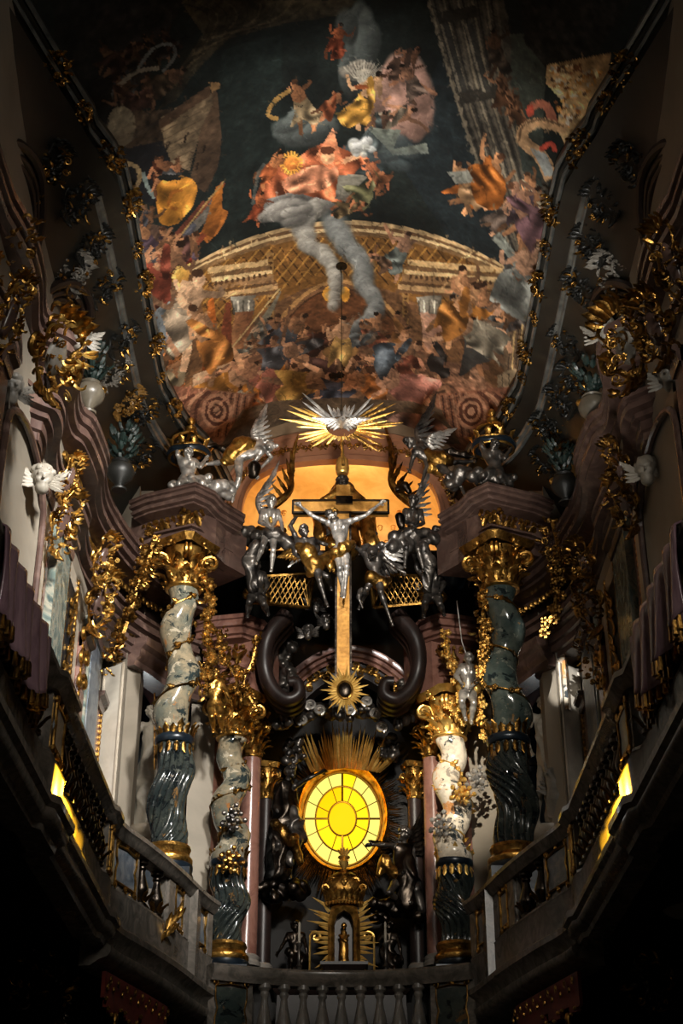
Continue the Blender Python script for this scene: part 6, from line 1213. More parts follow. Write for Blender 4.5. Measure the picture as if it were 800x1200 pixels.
for k in range(12): g.ball((b.x - .3 + k * .055, YT - .22 + .1 * ((k - 5.5) / 6) ** 2, zd0 - .04), .032, 6, 4)
S = SDF(); head(S, Vector((b.x, YT - .17, zd0 + .33)), (0, -1, 0), (0, 0, 1), .19); S.build('cherub_relief', 'gold', t, .011); g.build('scroll_relief', 'gold', t)
vz = tp(401, 1014).z; m = MB(); m.lathe([(.06, 0), (.03, .04), (.07, .10), (.09, .16), (.06, .2), (.11, .24), (.10, .26)], (b.x, YT + .02, vz - .1), 14)
for e in (-1, 1): m.scroll((b.x + e * .06, YT + .02, vz + .02), (e, 0, .4), (0, 0, 1), .05, .015, 1.2, 12)
for k in range(5): m.leaf((b.x, YT + .02, vz + .14), ((k - 2) * .4, -.2, 1), (0, -1, 0), .18, .03, .3, 4)
m.build('vase_finial', 'gold_bright', t)
# dark carved console behind the shrine, clouds of the altar
cloud_bank('cloud_bank', 'dark cloud shelf under the kneeling angel beside the shrine', [(440, 1070), (465, 1066), (490, 1072)], 26.4, .17, 'bronze_dark', 21, 'altar clouds'); cloud_bank('cloud_bank', 'gilt-edged cloud shelf under the draped saint beside the shrine', [(312, 1046), (334, 1040), (358, 1048)], 26.5, .17, 'bronze_dark', 22, 'altar clouds')
cloud_bank('cloud_bank', 'silver cloud puffs in a row between the pediment and the long rays', [(352, 846), (368, 834), (385, 832), (402, 836), (425, 832), (446, 838)], 26.1, .13, 'silver_dark', 23, 'altar clouds', vox=.016)
cloud_bank('cloud_bank', 'silver cloud trail tumbling down beside the sunlit end of the pediment', [(338, 752), (334, 775), (341, 800), (335, 824), (331, 845)], 25.7, .15, 'silver_dark', 24, 'altar clouds', vox=.016)
cloud_bank('cloud_bank', 'silver cloud trail in shade beside the other end of the pediment', [(474, 800), (480, 826), (470, 850)], 25.8, .13, 'silver_dark', 25, 'altar clouds', vox=.016)
cloud_bank('cloud_bank', 'dark clouds heaped left of the oval window under the gilded rays', [(346, 870), (338, 890), (350, 885)], 26.6, .12, 'silver_dark', 26, 'altar clouds'); cloud_bank('cloud_bank', 'dark clouds heaped right of the oval window under the gilded rays', [(452, 868), (462, 884), (448, 882)], 26.6, .12, 'silver_dark', 27, 'altar clouds')
m = MB(); rd = random.Random(3)
for k, (x, y) in enumerate(((362, 832), (376, 838), (391, 829), (412, 838), (428, 828), (441, 842), (352, 850), (449, 858))): p = at(x, y, 25.95); m.scroll(p, (1 if k % 2 else -1, 0, .3), (0, 0, 1), .10, .03, 1.8, 24)
tag(m.build('cloud_scroll', 'silver'), 'silver spiral curls on the cloud row over the long rays', 'scroll')
# cherub heads and hanging putti under the canopy
def cherub(name, label, px, py, Y, u, mat, face=(0, -1, -.2), wings=True, wmat=None, group=None, hairmat=None):
    c = at(px, py, Y); t = thing(name, label, 'cherub', c - Vector((0, 0, u * .5)), group); S = SDF(); head(S, c, face, (0, 0, 1), u); S.ball(c + Vector((0, 0, -.42 * u)), .25 * u, .03); S.build('face', mat, t, max(.011, u * .06)); H = SDF(); f = Vector(face).normalized(); H.ball(c + Vector((0, 0, .14 * u)) - f * .1 * u, .4 * u, .02); curls(H, c + Vector((0, 0, .06 * u)), (0, 0, 1), face, u, 40, int(px * 7 + py)); H.build('hair', hairmat or mat, t, max(.011, u * .06))
    if wings:
        sd = f.cross(Vector((0, 0, 1))).normalized()
        for e in (-1, 1): m = MB(); wing_mesh(m, c + sd * e * .25 * u - Vector((0, 0, .3 * u)), c + sd * e * .85 * u + Vector((0, 0, .45 * u)), (0, -.1, -1), .5 * u, 7, .15); m.build('wing', wmat or mat, t)
    return t
for k, (x, y, d) in enumerate(((370, 709, 'uppermost of the three under the silver cross angel'), (382, 728, 'closest to the cross shaft'), (361, 740, 'lowest of the three under the silver cross angel'))): cherub('cherub_head', 'dark silver cherub head, ' + d, x, y, 24.6, .26, 'silver_dark', ((.2, -1, -.2), (.5, -1, -.1), (-.3, -1, -.3))[k], group='cherubs under the canopy')
for k, (x, y, d) in enumerate(((497, 684, 'upper of the pair under the dark seated angel'), (508, 692, 'lower of the pair under the dark seated angel'))): cherub('cherub_head', 'dark silver cherub head, ' + d, x, y, 24.4, .24, 'silver_dark', (-.3, -1, -.3), group='cherubs under the canopy')
for s, cx, lab in ((-1, 300, 'sunlit'), (1, 506, 'shaded')):
    statue('hanging_putto', 'dark silver putto dangling under the canopy cloud on the %s side' % lab, 'statue', 'silver_dark', 24.2, .22, dict(hd=(cx, 664, -.1), sL=(cx - 9, 674), sR=(cx + 8, 674), eL=(cx - 17, 668), hL=(cx - 20, 656), eR=(cx + 14, 684, -.1), hR=(cx + 10, 694, -.2), pv=(cx + 1, 696), kL=(cx - 8, 706, -.25), aL=(cx - 10, 722, 0), kR=(cx + 9, 708, -.25), aR=(cx + 14, 720, 0)), fat=1.3, cloth=[([(cx - 8, 696), (cx + 10, 700)], [.13, .12], 'gold_dark')], group='putti under the canopy')
# putti on the small entablature blocks, flower baskets
statue('block_putto', 'silver putto with a thin staff sitting on the gilded front of the bright entablature block', 'statue', 'silver', 24.35, .21, dict(hd=(549, 772, -.1), sL=(541, 782), sR=(556, 783), eL=(534, 792, -.1), hL=(540, 800, -.2), eR=(561, 795, -.1), hR=(552, 806, -.2), pv=(548, 808), kL=(541, 822, -.22), aL=(545, 842, -.05), kR=(555, 824, -.22), aR=(552, 846, -.05)), fat=1.25, cloth=[([(542, 806), (556, 808)], [.12, .12], 'gold_bright')])
tag(MB().tube([at(535, 704, 24.2), at(541, 752, 24.2), at(550, 778, 24.2)], .012, 5).build('staff', 'silver'), 'thin silver staff of the putto on the bright entablature block', 'staff')
statue('block_putto', 'gilt winged putto reaching up beside the capital of the slim grey twisted column', 'statue', 'gold', 24.4, .2, dict(hd=(252, 790, -.1), sL=(246, 799), sR=(258, 800), eL=(240, 792, -.1), hL=(236, 782, -.1), eR=(264, 810, -.1), hR=(268, 818, -.15), pv=(252, 826), kL=(248, 840, -.2), aL=(250, 856, 0), kR=(258, 840, -.2), aR=(260, 856, 0)), fat=1.25, hairmat='gold_dark', wings=[((256, 800, .1), (276, 776, .2), (.3, 0, -1), .16, 'gold_dark', 6)])
c = at(529, 676, 24.9); t = thing('flower_basket', 'blue and gilt basket of flowers standing on the bright entablature block', 'basket', c - Vector((0, 0, .3))); MB().lathe([(.12, -.3), (.2, -.24), (.3, -.05), (.36, .0), (.34, .03)], c, 18).build('bowl', 'niche_blue', t)
m = MB(); rd = random.Random(17)
for i in range(40): a = rd.uniform(0, 6.28); q = rd.random() ** .5 * .3; p = c + Vector((math.cos(a) * q, math.sin(a) * q, .05 + .2 * (1 - q * 2.5))); m.ball(p, rd.uniform(.03, .06), 6, 4); m.leaf(p, (math.cos(a), math.sin(a), .7), (0, 0, 1), .14, .04, .6, 4)
o = m.build('flowers', 'gold_dark', t); o['kind'] = 'stuff'
# ================================================================ white statues in the window bays
statue('white_angel_statue', 'pale stone angel with a spear in the lit bay behind the big pale column', 'statue', 'stucco_white', 24.8, .25, dict(hd=(178, 836, -.05), sL=(166, 850), sR=(192, 850), eL=(156, 866, -.1), hL=(156, 884, -.2), eR=(212, 862, -.05), hR=(228, 852, -.1), pv=(180, 898), kL=(172, 930, -.15), aL=(170, 962), kR=(186, 930, -.1), aR=(188, 962)), face=(.2, -1, 0), cloth=[([(180, 860), (178, 900), (174, 940), (170, 966)], [.2, .25, .28, .26], 'stucco_white', 30, .03)])
tag(MB().tube([at(181, 812, 24.5), at(181, 902, 24.5)], .014, 5).build('spear', 'wood_gold'), 'thin spear held by the pale stone angel in the lit bay', 'spear')
statue('white_angel_statue', 'pale stone angel without a spear in the dark bay behind the big green column', 'statue', 'stucco_white', 24.8, .25, dict(hd=(636, 826, -.05), sL=(624, 840), sR=(650, 842), eL=(616, 862, -.1), hL=(622, 880, -.2), eR=(658, 868, -.05), hR=(652, 888, -.15), pv=(640, 894), kL=(632, 930, -.15), aL=(630, 962), kR=(648, 930, -.1), aR=(650, 962)), face=(-.2, -1, 0), cloth=[([(640, 850), (646, 890), (652, 930), (652, 960)], [.2, .25, .24, .22], 'stucco_white', 30, .03)])
p = at(655, 925, 24.3); t = thing('stone_eagle', 'pale stone eagle with raised wings perched beside the big green column', 'statue', at(652, 965, 24.3)); S = SDF(); S.chain([at(652, 955, 24.3), at(654, 935, 24.25), at(648, 914, 24.2), at(644, 904, 24.15)], [.16, .2, .12, .08], .04); S.cone(at(644, 904, 24.15), at(637, 908, 24.05), .05, .015, .02); S.build('body', 'stucco_grey', t, .016, folds(50, .01))
m = MB(); wing_mesh(m, at(658, 930, 24.3), at(672, 905, 24.2), (.6, 0, -1), .3, 8); wing_mesh(m, at(650, 930, 24.4), at(640, 895, 24.4), (-.8, 0, -1), .28, 8); m.build('wing', 'stucco_grey', t)
for s, (x, y), lab in ((-1, (178, 975), 'pale stone angel with a spear'), (1, (645, 975), 'stone eagle')):
    c = at(x, y, 24.6); m = MB().lathe([(.12, -.55), (.2, -.4), (.26, -.2), (.40, -.12), (.44, -.05), (.44, .02), (.40, .04)], c, 24); o = m.build('statue_bracket', 'marble_pale'); tag(o, 'rounded stone bracket carrying the ' + lab, 'bracket', 'statue brackets'); g = MB()
    for k in range(7): a = math.pi * (k + .5) / 7; g.leaf(c + Vector((.26 * math.cos(a), -.26 * math.sin(a), -.3)), (math.cos(a) * .3, -math.sin(a) * .3, -1), (math.cos(a), -math.sin(a), 0), .35, .08, .5, 5)
    g.build('gilt_leaves', 'gold', o)
# ================================================================ gilded ornament: ceiling frame, entablature, cove
kinds = [orn_leafy(50 + i, .26, .17, 26) for i in range(4)]
frL = [(58, 78), (97, 130), (131, 183), (146, 240), (156, 292), (159, 332), (167, 368), (176, 405), (186, 442), (198, 478)]; frR = [(745, 82), (693, 118), (655, 172), (648, 245), (642, 292), (636, 332), (630, 372), (621, 412), (614, 442), (604, 476)]
for s, L in ((-1, frL), (1, frR)):
    proto = [None] * 4
    for i, (x, y) in enumerate(L):
        p = atz(x, y, 16.55); p.x = s * (abs(frame_x(p.y)) - .12); n = len(L) - 1 - i; sc = (1.15, .75, 1.2, 1.2, .7, 1.15, .6, 1.1, .6, 1.05)[i]; k = i % 4
        lab = 'gilded foliage cluster on the %s ceiling frame, %s' % (('sunlit', 'shaded')[s > 0], ORD[n]); grp = 'gilded clusters on the ceiling frame'
        if proto[k] is None:
            o = MB(); o.v = list(kinds[k].v); o.f = kinds[k].f; ob = o.build('gilded_foliage', 'gold' if s < 0 else 'gold_dark', base=(0, 0, 0)); proto[k] = ob; tag(ob, lab, 'ornament', grp)  # darker gold on the shaded side puts its shade into the colour
        else: ob = dup(proto[k], label=lab)
        ob.location = p; ob.scale = (sc,) * 3; yaw = math.atan2(frame_x(p.y + .2) - frame_x(p.y - .2), .4); ob.rotation_euler = (R(40), 0, R(90) * -s - yaw * -s * (1 if s < 0 else 1))
def covepx(px, py):
    best = None
    for i in range(120):
        X = 3.2 + 1.25 * i / 119; p = atx(px, py, X if px > 400 else -X); t = min(1, max(0, (p.z - 13.95) / 2.42)); tt = 1 - (1 - t) ** .8; Xs = 4.45 - (4.45 - (abs(frame_x(p.y)) - .10)) * tt ** 1.9
        if best is None or abs(X - Xs) < best[0]: best = (abs(X - Xs), p)
    return best[1]
for s, L in ((-1, ((92, 235, 'v', 'upper scroll'), (108, 285, 'v', 'second scroll'), (78, 325, 's', 'silvery relief'), (122, 335, 'v', 'third scroll'), (142, 395, 'v', 'scroll level with the flower urn'), (135, 435, 'g', 'ochre relief'), (150, 470, 'o', 'ochre and gilt relief'), (168, 480, 'v', 'scroll close to the frame'), (165, 530, 'v', 'lowest scroll'), (62, 190, 'v', 'topmost scroll'))), (1, ((705, 235, 'v', 'upper scroll'), (692, 285, 'v', 'second scroll'), (722, 325, 's', 'pale feathered relief'), (680, 335, 'v', 'third scroll'), (664, 400, 'v', 'scroll level with the bouquet'), (672, 440, 'v', 'scroll beside the urn'), (658, 466, 'v', 'scroll above the brown block'), (640, 500, 'v', 'scroll close to the frame'), (640, 540, 'v', 'lowest scroll'), (738, 190, 'v', 'topmost scroll')))):
    for i, (x, y, k, lab) in enumerate(L):
        p = covepx(x, y); p.x += s * .06; w_, h_ = {'v': (.27, .24), 's': (.34, .36), 'g': (.22, .26), 'o': (.26, .26)}[k]; mb = orn_cartouche(600 + i, w_, h_); e = orn_leafy(700 + i, w_, h_, 16, .02); mb.add(e.v, e.f)
        o = placed(mb, p, R(72) * -s, 1.0, R(38)).build('stucco_relief', {'v': 'stucco_dark', 's': 'stucco_grey', 'g': 'stucco_grey', 'o': 'plaster_ochre'}[k]); tag(o, 'stucco %s in the %s cove' % (lab, 'sunlit' if s < 0 else 'shaded'), 'ornament', None)
        q = placed(orn_leafy(800 + i, w_, h_, 9 if s < 0 else 6, .016), p + Vector((-s * .10, -.03, -.06)), R(72) * -s, 1.0, R(38)); q.build('gilt_tips', 'gold' if s < 0 else 'gold_dark', o)  # tips in the shaded cove get a darker gold as painted shade
# table of further ornaments: px, py, plane x, half width, half height, kind, label
orn = [(62, 418, -3.42, .42, .46, 'c', 'large gilded scroll cartouche on the sunlit entablature above the grey niche'), (20, 300, -3.5, .25, .5, 'l', 'gilded foliage hanging near the picture edge above the sunlit niche'), (8, 372, -3.6, .2, .5, 'c', 'tall gilded scroll at the picture edge of the sunlit wall'),
    (78, 562, -3.75, .2, .34, 'c', 'small gilded cartouche in the sunlit frieze below the bead row'), (72, 612, -3.85, .26, .44, 'c', 'gilded scroll capital over the broad grey-green pilaster'), (118, 655, -3.7, .25, .36, 'c', 'gilded cartouche in the frieze above the last green pilaster'), (115, 705, -3.85, .32, .46, 'c', 'bright gilded double-scroll console on the last green pilaster'), (128, 765, -3.8, .22, .44, 'l', 'drooping gilded flowers below the double-scroll console'), (170, 655, -3.1, .25, .45, 'l', 'dark gilded flower cluster under the reddish entablature block'),
    (108, 190, -4.2, .30, .35, 'l', 'gilded foliage in the dim upper part of the sunlit cove'), (105, 262, -4.2, .34, .30, 'c', 'gilded scrollwork in the sunlit cove above the stucco relief'), (140, 360, -4.05, .4, .32, 'l', 'gilded leaf scroll in the sunlit cove beside the flower urn'), (150, 450, -4.0, .34, .36, 'c', 'gilt shell scroll in the sunlit cove below the flower urn'), (165, 515, -3.9, .34, .28, 'l', 'gilt leaf scroll low in the sunlit cove beside the blue crown'), (45, 200, -4.1, .2, .5, 'l', 'gilded foliage strip along the near end of the sunlit cornice'),
    (735, 405, 3.42, .42, .46, 'c', 'large gilded scroll cartouche on the shaded entablature beside the cherub'), (790, 310, 3.6, .25, .5, 'c', 'tall gilded scroll at the picture edge of the shaded wall'), (770, 385, 3.5, .3, .4, 'c', 'gilded scroll with a shell over the shaded niche'), (726, 545, 3.75, .22, .34, 'c', 'small gilded cartouche in the shaded frieze below the bead row'), (735, 590, 3.85, .26, .4, 'c', 'gilded scroll capital over the shaded green pilaster'), (686, 660, 3.7, .25, .34, 'c', 'lit gilded cartouche in the shaded frieze beside the window bay'), (692, 705, 3.85, .32, .46, 'c', 'gilded double-scroll console on the shaded side of the window bay'), (690, 770, 3.8, .22, .44, 'l', 'drooping gilded flowers below the shaded double-scroll console'), (650, 640, 3.1, .25, .45, 'l', 'dark gilded flower cluster under the brown entablature block'),
    (740, 210, 4.2, .3, .45, 'l', 'dim gilded foliage high in the shaded cove'), (715, 210, 4.2, .35, .3, 'c', 'dim gilded scrollwork in the shaded cove above the white feather relief'), (672, 400, 4.0, .4, .32, 'l', 'dim gilded leaf scroll in the shaded cove beside the ceiling frame'), (690, 460, 3.9, .2, .4, 'l', 'gilt bouquet standing on the shaded cornice'), (660, 500, 3.9, .36, .3, 'c', 'dim gilt shell scroll low in the shaded cove'),
    (45, 1010, -4.0, .55, .7, 'd', 'dark foliage spray with gilt tips under the sunlit gallery'), (100, 1080, -3.9, .5, .5, 'd', 'dark gilt leaf spray under the sunlit gallery near the bowed balcony'), (30, 1120, -4.0, .4, .6, 'd', 'dim carved foliage at the lower picture corner on the sunlit side'), (60, 1170, -3.8, .4, .4, 'd', 'dim carved scrolls low on the sunlit wall'), (755, 970, 4.0, .45, .45, 'd', 'dark gilt leaf spray under the shaded gallery above the oval shield'), (700, 1110, 3.6, .45, .4, 'd', 'dim carved scrolls under the shaded bowed balcony'), (770, 1150, 3.9, .4, .4, 'd', 'dim carved foliage at the lower picture corner on the shaded side'), (600, 1160, 2.9, .4, .4, 'd', 'dim gilt-tipped carving low beside the shaded choir pier'), (215, 1175, -2.9, .3, .4, 'd', 'dim gilt-tipped carving low beside the sunlit choir pier')]
for i, (x, y, X, w, h, k, lab) in enumerate(orn):
    p = atx(x, y, X); s = -1 if X < 0 else 1; mb = orn_cartouche(i, w, h) if k == 'c' else orn_leafy(200 + i, w, h, 34 if k == 'd' else 24, .02)
    if k == 'c': e = orn_leafy(300 + i, w * .8, h * .8, 10, .018); mb.add(e.v, e.f)
    mat = {'c': 'gold' if s < 0 else 'gold_dark', 'l': 'gold' if s < 0 else 'gold_dark', 's': 'stucco_grey', 'd': 'gold_dark'}[k]  # gold has a lit and a shaded copy, chosen by side
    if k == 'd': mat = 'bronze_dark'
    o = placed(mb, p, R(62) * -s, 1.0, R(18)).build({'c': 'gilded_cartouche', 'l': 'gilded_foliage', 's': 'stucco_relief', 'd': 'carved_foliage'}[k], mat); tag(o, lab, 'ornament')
    if k in 'cd': e = placed(orn_leafy(400 + i, w, h, 12, .014), p + Vector((-s * .06, -.05, 0)), R(62) * -s, 1.0, R(18)); e.build('gilt_tips', 'gold' if k == 'd' else ('gold_bright' if s < 0 else 'gold'), o)  # tips on the shaded wall use a duller gold, shade in the colour
    if k == 'c': q = p + Vector((-s * .02, 0, 0)); e = placed(MB().ball((0, -.02, 0), (w * .38, .05, h * .55), 16, 10), q, R(62) * -s, 1.0, R(18)); e.build('shield', 'stucco_grey' if w > .4 else 'marble_purple', o)
# garlands
for pts, Y, r, mat, lab in (([(180, 632), (172, 662), (160, 690), (150, 725), (140, 752), (128, 772)], 22.5, .13, 'gold_dark', 'dark gilt garland swinging from the big pale capital to the wall console'), ([(238, 672), (246, 705), (242, 740), (246, 775), (240, 815)], 22.7, .12, 'gold', 'gilt flower garland hanging beside the shaft of the big pale column'), ([(258, 738), (262, 770), (275, 790), (280, 812)], 24.45, .10, 'gold', 'gilt garland falling over the pink block onto the slim grey column'), ([(300, 745), (296, 775), (285, 800), (300, 830)], 24.5, .09, 'gold', 'gilt garland on the altar side of the pink block over the slim grey column'), ([(252, 822), (262, 845), (285, 858), (300, 850)], 24.7, .08, 'gold', 'gilt leaf swag round the capital of the slim grey column'),
    ([(647, 612), (655, 650), (652, 690), (648, 722), (636, 745)], 22.5, .13, 'gold_dark', 'dark gilt garland hanging from the big dark green capital'), ([(568, 640), (572, 680), (566, 720), (570, 760), (564, 800)], 22.7, .12, 'gold', 'gilt flower garland beside the shaft of the big dark green column'), ([(520, 742), (528, 775), (535, 800), (540, 830)], 24.45, .10, 'gold_bright', 'bright gilt garland on the front of the bright block beside the silver putto'), ([(562, 738), (566, 772), (560, 805), (564, 850)], 24.5, .10, 'gold_bright', 'bright gilt garland on the outer side of the bright block'), ([(524, 822), (540, 846), (560, 838), (568, 870)], 24.7, .08, 'gold_bright', 'bright gilt leaf swag round the capital of the slim white column')):
    tag(orn_garland([at(x, y, Y) for x, y in pts], r, len(lab)).build('gilded_garland', mat), lab, 'garland')
# fruit clusters and masks on the small shafts
for x, y, Y, mat, lab in ((273, 960, 24.8, 'silver_dark', 'dark fruit cluster with a small head halfway up the slim grey column'), (270, 1010, 24.8, 'gold', 'gilt leaf tuft above the fluted drum of the slim grey column'), (558, 915, 24.8, 'silver', 'silver rosette on the side of the slim white column'), (516, 968, 24.8, 'silver', 'small silver cherub head on the inner side of the slim white column'), (540, 930, 24.75, 'gold_bright', 'gilt leaf knot on the slim white column')):
    m = orn_leafy(int(x * 3), .16, .2, 26, .02)
    for i in range(14): a = i * 2.4; q = .02 * i ** .8; m.ball((math.cos(a) * q * 1.4, -.12, math.sin(a) * q * 1.6), .045, 7, 5)
    tag(placed(m, at(x, y, Y), 0, 1).build('fruit_cluster', mat), lab, 'ornament')
# ================================================================ cherub heads of the side walls, urns, hangings
cherub('cherub_head', 'pale grey stucco cherub head on the sunlit cornice beside the large cartouche', 93, 392, 16.9, .40, 'stucco_grey', (.5, -.8, -.4)); cherub('cherub_head', 'white stucco cherub head with gilt sash at the edge of the sunlit grey niche', 50, 560, 16.8, .36, 'stucco_white', (.3, -.9, -.2)); cherub('cherub_head', 'pinkish stucco cherub head on the shaded cornice beside the large cartouche', 708, 386, 16.9, .38, 'stucco_grey', (-.5, -.8, -.4)); cherub('cherub_head', 'white stucco cherub head with gilt collar at the edge of the shaded grey niche', 757, 550, 16.8, .36, 'stucco_white', (-.3, -.9, -.2)); cherub('cherub_head', 'dim stucco cherub at the picture edge beside the sunlit niche', 14, 455, 15.4, .36, 'stucco_grey', (.5, -.8, 0)); cherub('cherub_head', 'pale stucco cherub over the top of the shaded niche', 784, 440, 15.4, .36, 'stucco_grey', (-.5, -.8, 0))
for s, (x, y), lab in ((-1, (112, 485), 'sunlit'), (1, (688, 500), 'shaded'), (-1, (148, 575), 'sunlit block'), (1, (655, 590), 'shaded block')):
    c = atz(x, y, 14.06); c.x += s * .12; t = thing('flower_urn', 'stone urn with blue-green flowers on the cornice by the %s' % {'sunlit': 'sunlit cove', 'shaded': 'shaded cove', 'sunlit block': 'reddish entablature block', 'shaded block': 'brown entablature block'}[lab], 'urn', c, 'flower urns')
    MB().lathe([(.12, 0), (.13, .03), (.06, .08), (.1, .14), (.21, .26), (.235, .36), (.2, .46), (.13, .5), (.17, .54), (.15, .56)], c, 20).build('vase', 'urn_stone' if 'block' not in lab else 'stucco_dark', t); g = MB()
    for e in (-1, 1): g.scroll(c + Vector((e * .2, 0, .36)), (e, -.3, .3), (0, 0, 1), .07, .022, 1.3, 14)
    g.build('gilt_handle', 'gold', t); m = MB(); rd = random.Random(int(x))
    for i in range(60):
        a = rd.uniform(0, 6.28); h = rd.uniform(0, 1); q = .26 * math.sin(h * 2.6) * rd.random() ** .5; p = c + Vector((math.cos(a) * q, math.sin(a) * q, .56 + h * .6)); m.leaf(p, (math.cos(a), math.sin(a), .8), (0, 0, 1), .16, .045, .7, 4)
        if i % 3 == 0: m.ball(p, .045, 6, 4)
    o = m.build('flowers', 'leaf_dark', t); o['kind'] = 'stuff'
for s in (-1, 1):
    # purple hanging over the near balustrade
    xs = s * 2.86; rows = []
    for j in range(141):
        y = 11.2 + 2.3 * j / 140; row = []
        for i in range(15):
            q = i / 14; amp = .02 + .05 * q; fl = math.sin(j * .27 + .4 * math.sin(q * 4)) * amp + math.sin(j * .117 + 1.3) * .03 * q; z = 7.90 - q * (.86 + .08 * math.sin(j * .14)); x = xs + (-s) * fl - (-s) * .0
            row.append((x if q > .03 else s * 2.98, y, z))
        rows.append(row)
    V = MB().grid(rows); t = V.build('hanging_cloth', 'purple_cloth', smooth='full'); tag(t, 'shiny purple cloth draped over the %s balustrade at the picture edge' % SIDE[s], 'cloth', 'purple hangings'); sm = t.modifiers.new('thickness', 'SOLIDIFY'); sm.thickness = .02
    g = MB()
    for j in range(0, 141, 3):
        p = rows[j][-1]; g.tube([p, (p[0], p[1], p[2] - .13)], [.02, .028], 5)
    g.build('gilt_fringe', 'gold_dark', t)
    # pelmet under the bowed balcony
    L = [(-2.98, 19.4), (-2.78, 20.15), (-2.58, 20.9), (-2.42, 21.58)]; m = MB(); P = side(smooth_path(L, 6), s)
    for i in range(len(P) - 1):
        z1 = 5.62 - .16 * abs(math.sin(i * math.pi / 4.5)); m.slab([(P[i][0], P[i][1], 5.94), (P[i + 1][0], P[i + 1][1], 5.94), (P[i + 1][0], P[i + 1][1], z1), (P[i][0], P[i][1], z1)], (s * .05, .02, 0))
    o = m.build('pelmet', 'red_cloth', smooth=False); tag(o, 'scalloped red and gilt pelmet under the bowed balcony on the %s' % SIDE[s], 'pelmet', 'pelmets'); e = MB()
    for i in range(0, len(P) - 1): z1 = 5.60 - .16 * abs(math.sin(i * math.pi / 4.5)); e.ball((P[i][0] - s * .03, P[i][1], z1), .03, 6, 4); e.scroll((P[i][0] - s * .04, P[i][1], 5.8), (0, 1, 0), (0, 0, 1 if i % 2 else -1), .05, .012, 1.2, 10)
    e.build('gilt_trim', 'gold', o)
    for k in range(3):
        i = 3 + k * 6; p = P[i]; tt = MB().lathe([(.01, 0), (.03, -.02), (.05, -.08), (.035, -.12), (.06, -.3), (.055, -.31)], (p[0] - s * .02, p[1], 5.5), 10); tt.build('tassel', 'gold_dark', o)
# gilt palm on the sunlit balcony, oval shield under the shaded gallery
m = MB(); base = at(172, 1118, 21.0); tip = at(208, 1075, 21.2)
for i in range(9): t_ = i / 8; p = base.lerp(tip, t_); m.leaf(p, (tip - base) + Vector((math.sin(i * 2.1) * .25, -.1, .2 * math.cos(i))), (0, -1, 0), .34 - .1 * t_, .045, .3, 6)
m.tube([base, tip], .018, 5); tag(m.build('gilded_palm', 'gold'), 'gilded palm branch fixed to the foot of the sunlit bowed balcony', 'ornament')
p = atx(778, 1015, 3.75); o = placed(MB().ball((0, 0, 0), (.42, .10, .62), 28, 18), p, R(-62), 1, R(18)).build('oval_shield', 'marble_grey'); tag(o, 'pale oval stone shield under the shaded gallery', 'shield'); placed(MB().ball((0, -.08, 0), (.24, .06, .38), 20, 14), p, R(-62), 1, R(18)).build('dark_centre', 'bronze_dark', o); placed(orn_leafy(77, .2, .3, 12, .015), p + Vector((-.12, -.06, 0)), R(-62), 1, R(18)).build('gilt_emblem', 'gold', o)
# ================================================================ camera, light
cam = bpy.data.cameras.new('camera'); co = bpy.data.objects.new('camera', cam); COL.objects.link(co)
co.location = (0, 0, EYE); co.rotation_euler = (R(90) + PITCH, 0, 0); cam.sensor_fit = 'VERTICAL'; cam.sensor_height = 36; cam.lens = FPX / 1200 * 36; cam.clip_end = 200
SC.camera = co
SC.view_settings.view_transform = 'Standard'; SC.view_settings.look = 'None'; SC.view_settings.exposure = 0; SC.view_settings.gamma = 1; SC.view_settings.use_curve_mapping = False
w = bpy.data.worlds.new('world'); SC.world = w; w.use_nodes = True; w.node_tree.nodes['Background'].inputs[0].default_value = (.5, .6, .7, 1); w.node_tree.nodes['Background'].inputs[1].default_value = .02
def aim(o, tgt): o.rotation_euler = (Vector(tgt) - Vector(o.location)).to_track_quat('-Z', 'Y').to_euler()
def area(name, loc, tgt, sx, sy, power, col=(1, 1, 1)):
    l = bpy.data.lights.new(name, 'AREA'); l.shape = 'RECTANGLE'; l.size = sx; l.size_y = sy; l.energy = power; l.color = col; o = bpy.data.objects.new(name, l); COL.objects.link(o); o.location = loc; aim(o, tgt); return o
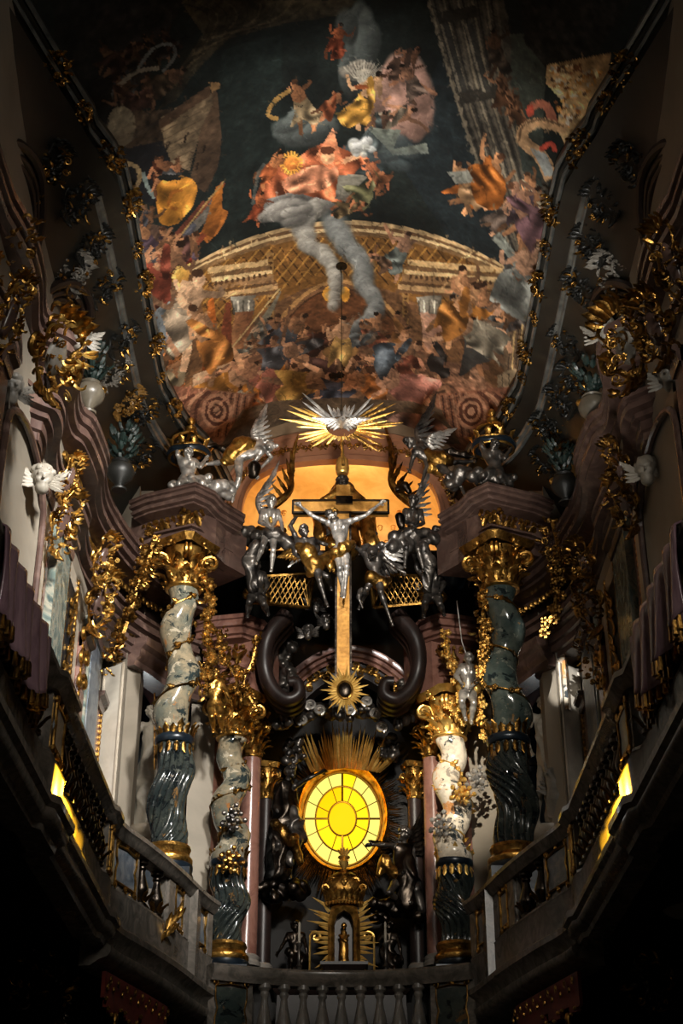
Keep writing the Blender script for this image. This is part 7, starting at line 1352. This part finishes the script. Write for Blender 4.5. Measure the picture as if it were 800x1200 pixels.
def spot(name, loc, tgt, ang, power, col=(1, 1, 1), blend=.3, rad=.3):
    l = bpy.data.lights.new(name, 'SPOT'); l.spot_size = R(ang); l.spot_blend = blend; l.energy = power; l.color = col; l.shadow_soft_size = rad; o = bpy.data.objects.new(name, l); COL.objects.link(o); o.location = loc; aim(o, tgt); return o
w.node_tree.nodes['Background'].inputs[0].default_value = (.42, .6, .62, 1); w.node_tree.nodes['Background'].inputs[1].default_value = .07
WARM = (1, .93, .82)
area('facade_fill_light', (3.0, -5.5, 13.0), (-.8, 23, 11.5), 3, 5, 800, WARM)
spot('facade_window_light', (2.8, -5.5, 15.5), (-.9, 23, 12.4), 22, 26000, WARM, 1.0, 1.0)
spot('fresco_fill_light', (1.0, 11.0, 6.0), (.0, 21.0, 18.4), 44, 10500, (1, .95, .87), .85, .8)  # added spot in mid-nave, no window there; lights the fresco from below
spot('gallery_window_light', (3.1, 8.0, 15.6), (-4.0, 21.4, 10.8), 34, 22000, (1, .97, .92), .8, .6)
spot('sunbeam_light', (-2.6, -5.0, 16.0), (1.85, 25.0, 10.7), 5.5, 60000, (1, .9, .74), .7, .25)
spot('crucifix_window_light', (-2.8, 6.0, 16.0), (.0, 23.4, 14.3), 10, 14000, (1, .97, .93), .8, .3)
area('alcove_window_light', (0, YB + .2, 17.73), (0, YB + 1.6, 16.0), 2.4, .1, 84, (1, .85, .60))
for s in (-1, 1):
    for x, y in ((84, 992), (76, 974), (68, 956), (49, 910)): spot('window_glow_light', (s * .35, 26.5, 10.6), tuple(atx(400 + s * (400 - x), y, s * 3.0)), 1.9, 30000, (1, .47, .02), .15, .03)
for s, e in ((-1, 45), (1, 20)): spot('bay_window_light', (s * 3.7, 26.6, 10.6), (s * 3.2, 24, 10), 150, e, (.95, 1, 1), .5, .05)
spot('frame_glow_fill_light', (0, WY - .75, wc.z), (0, WY, wc.z), 140, 320, (1, .5, .04), .4, 0)  # added spot before the window, aimed back to make its frame glow orange
spot('strip_sunbeam_light', (-3.0, 9.0, 15.6), tuple(at(663, 800, 23.8)), 2.8, 26000, (1, .97, .92), .4, .05)
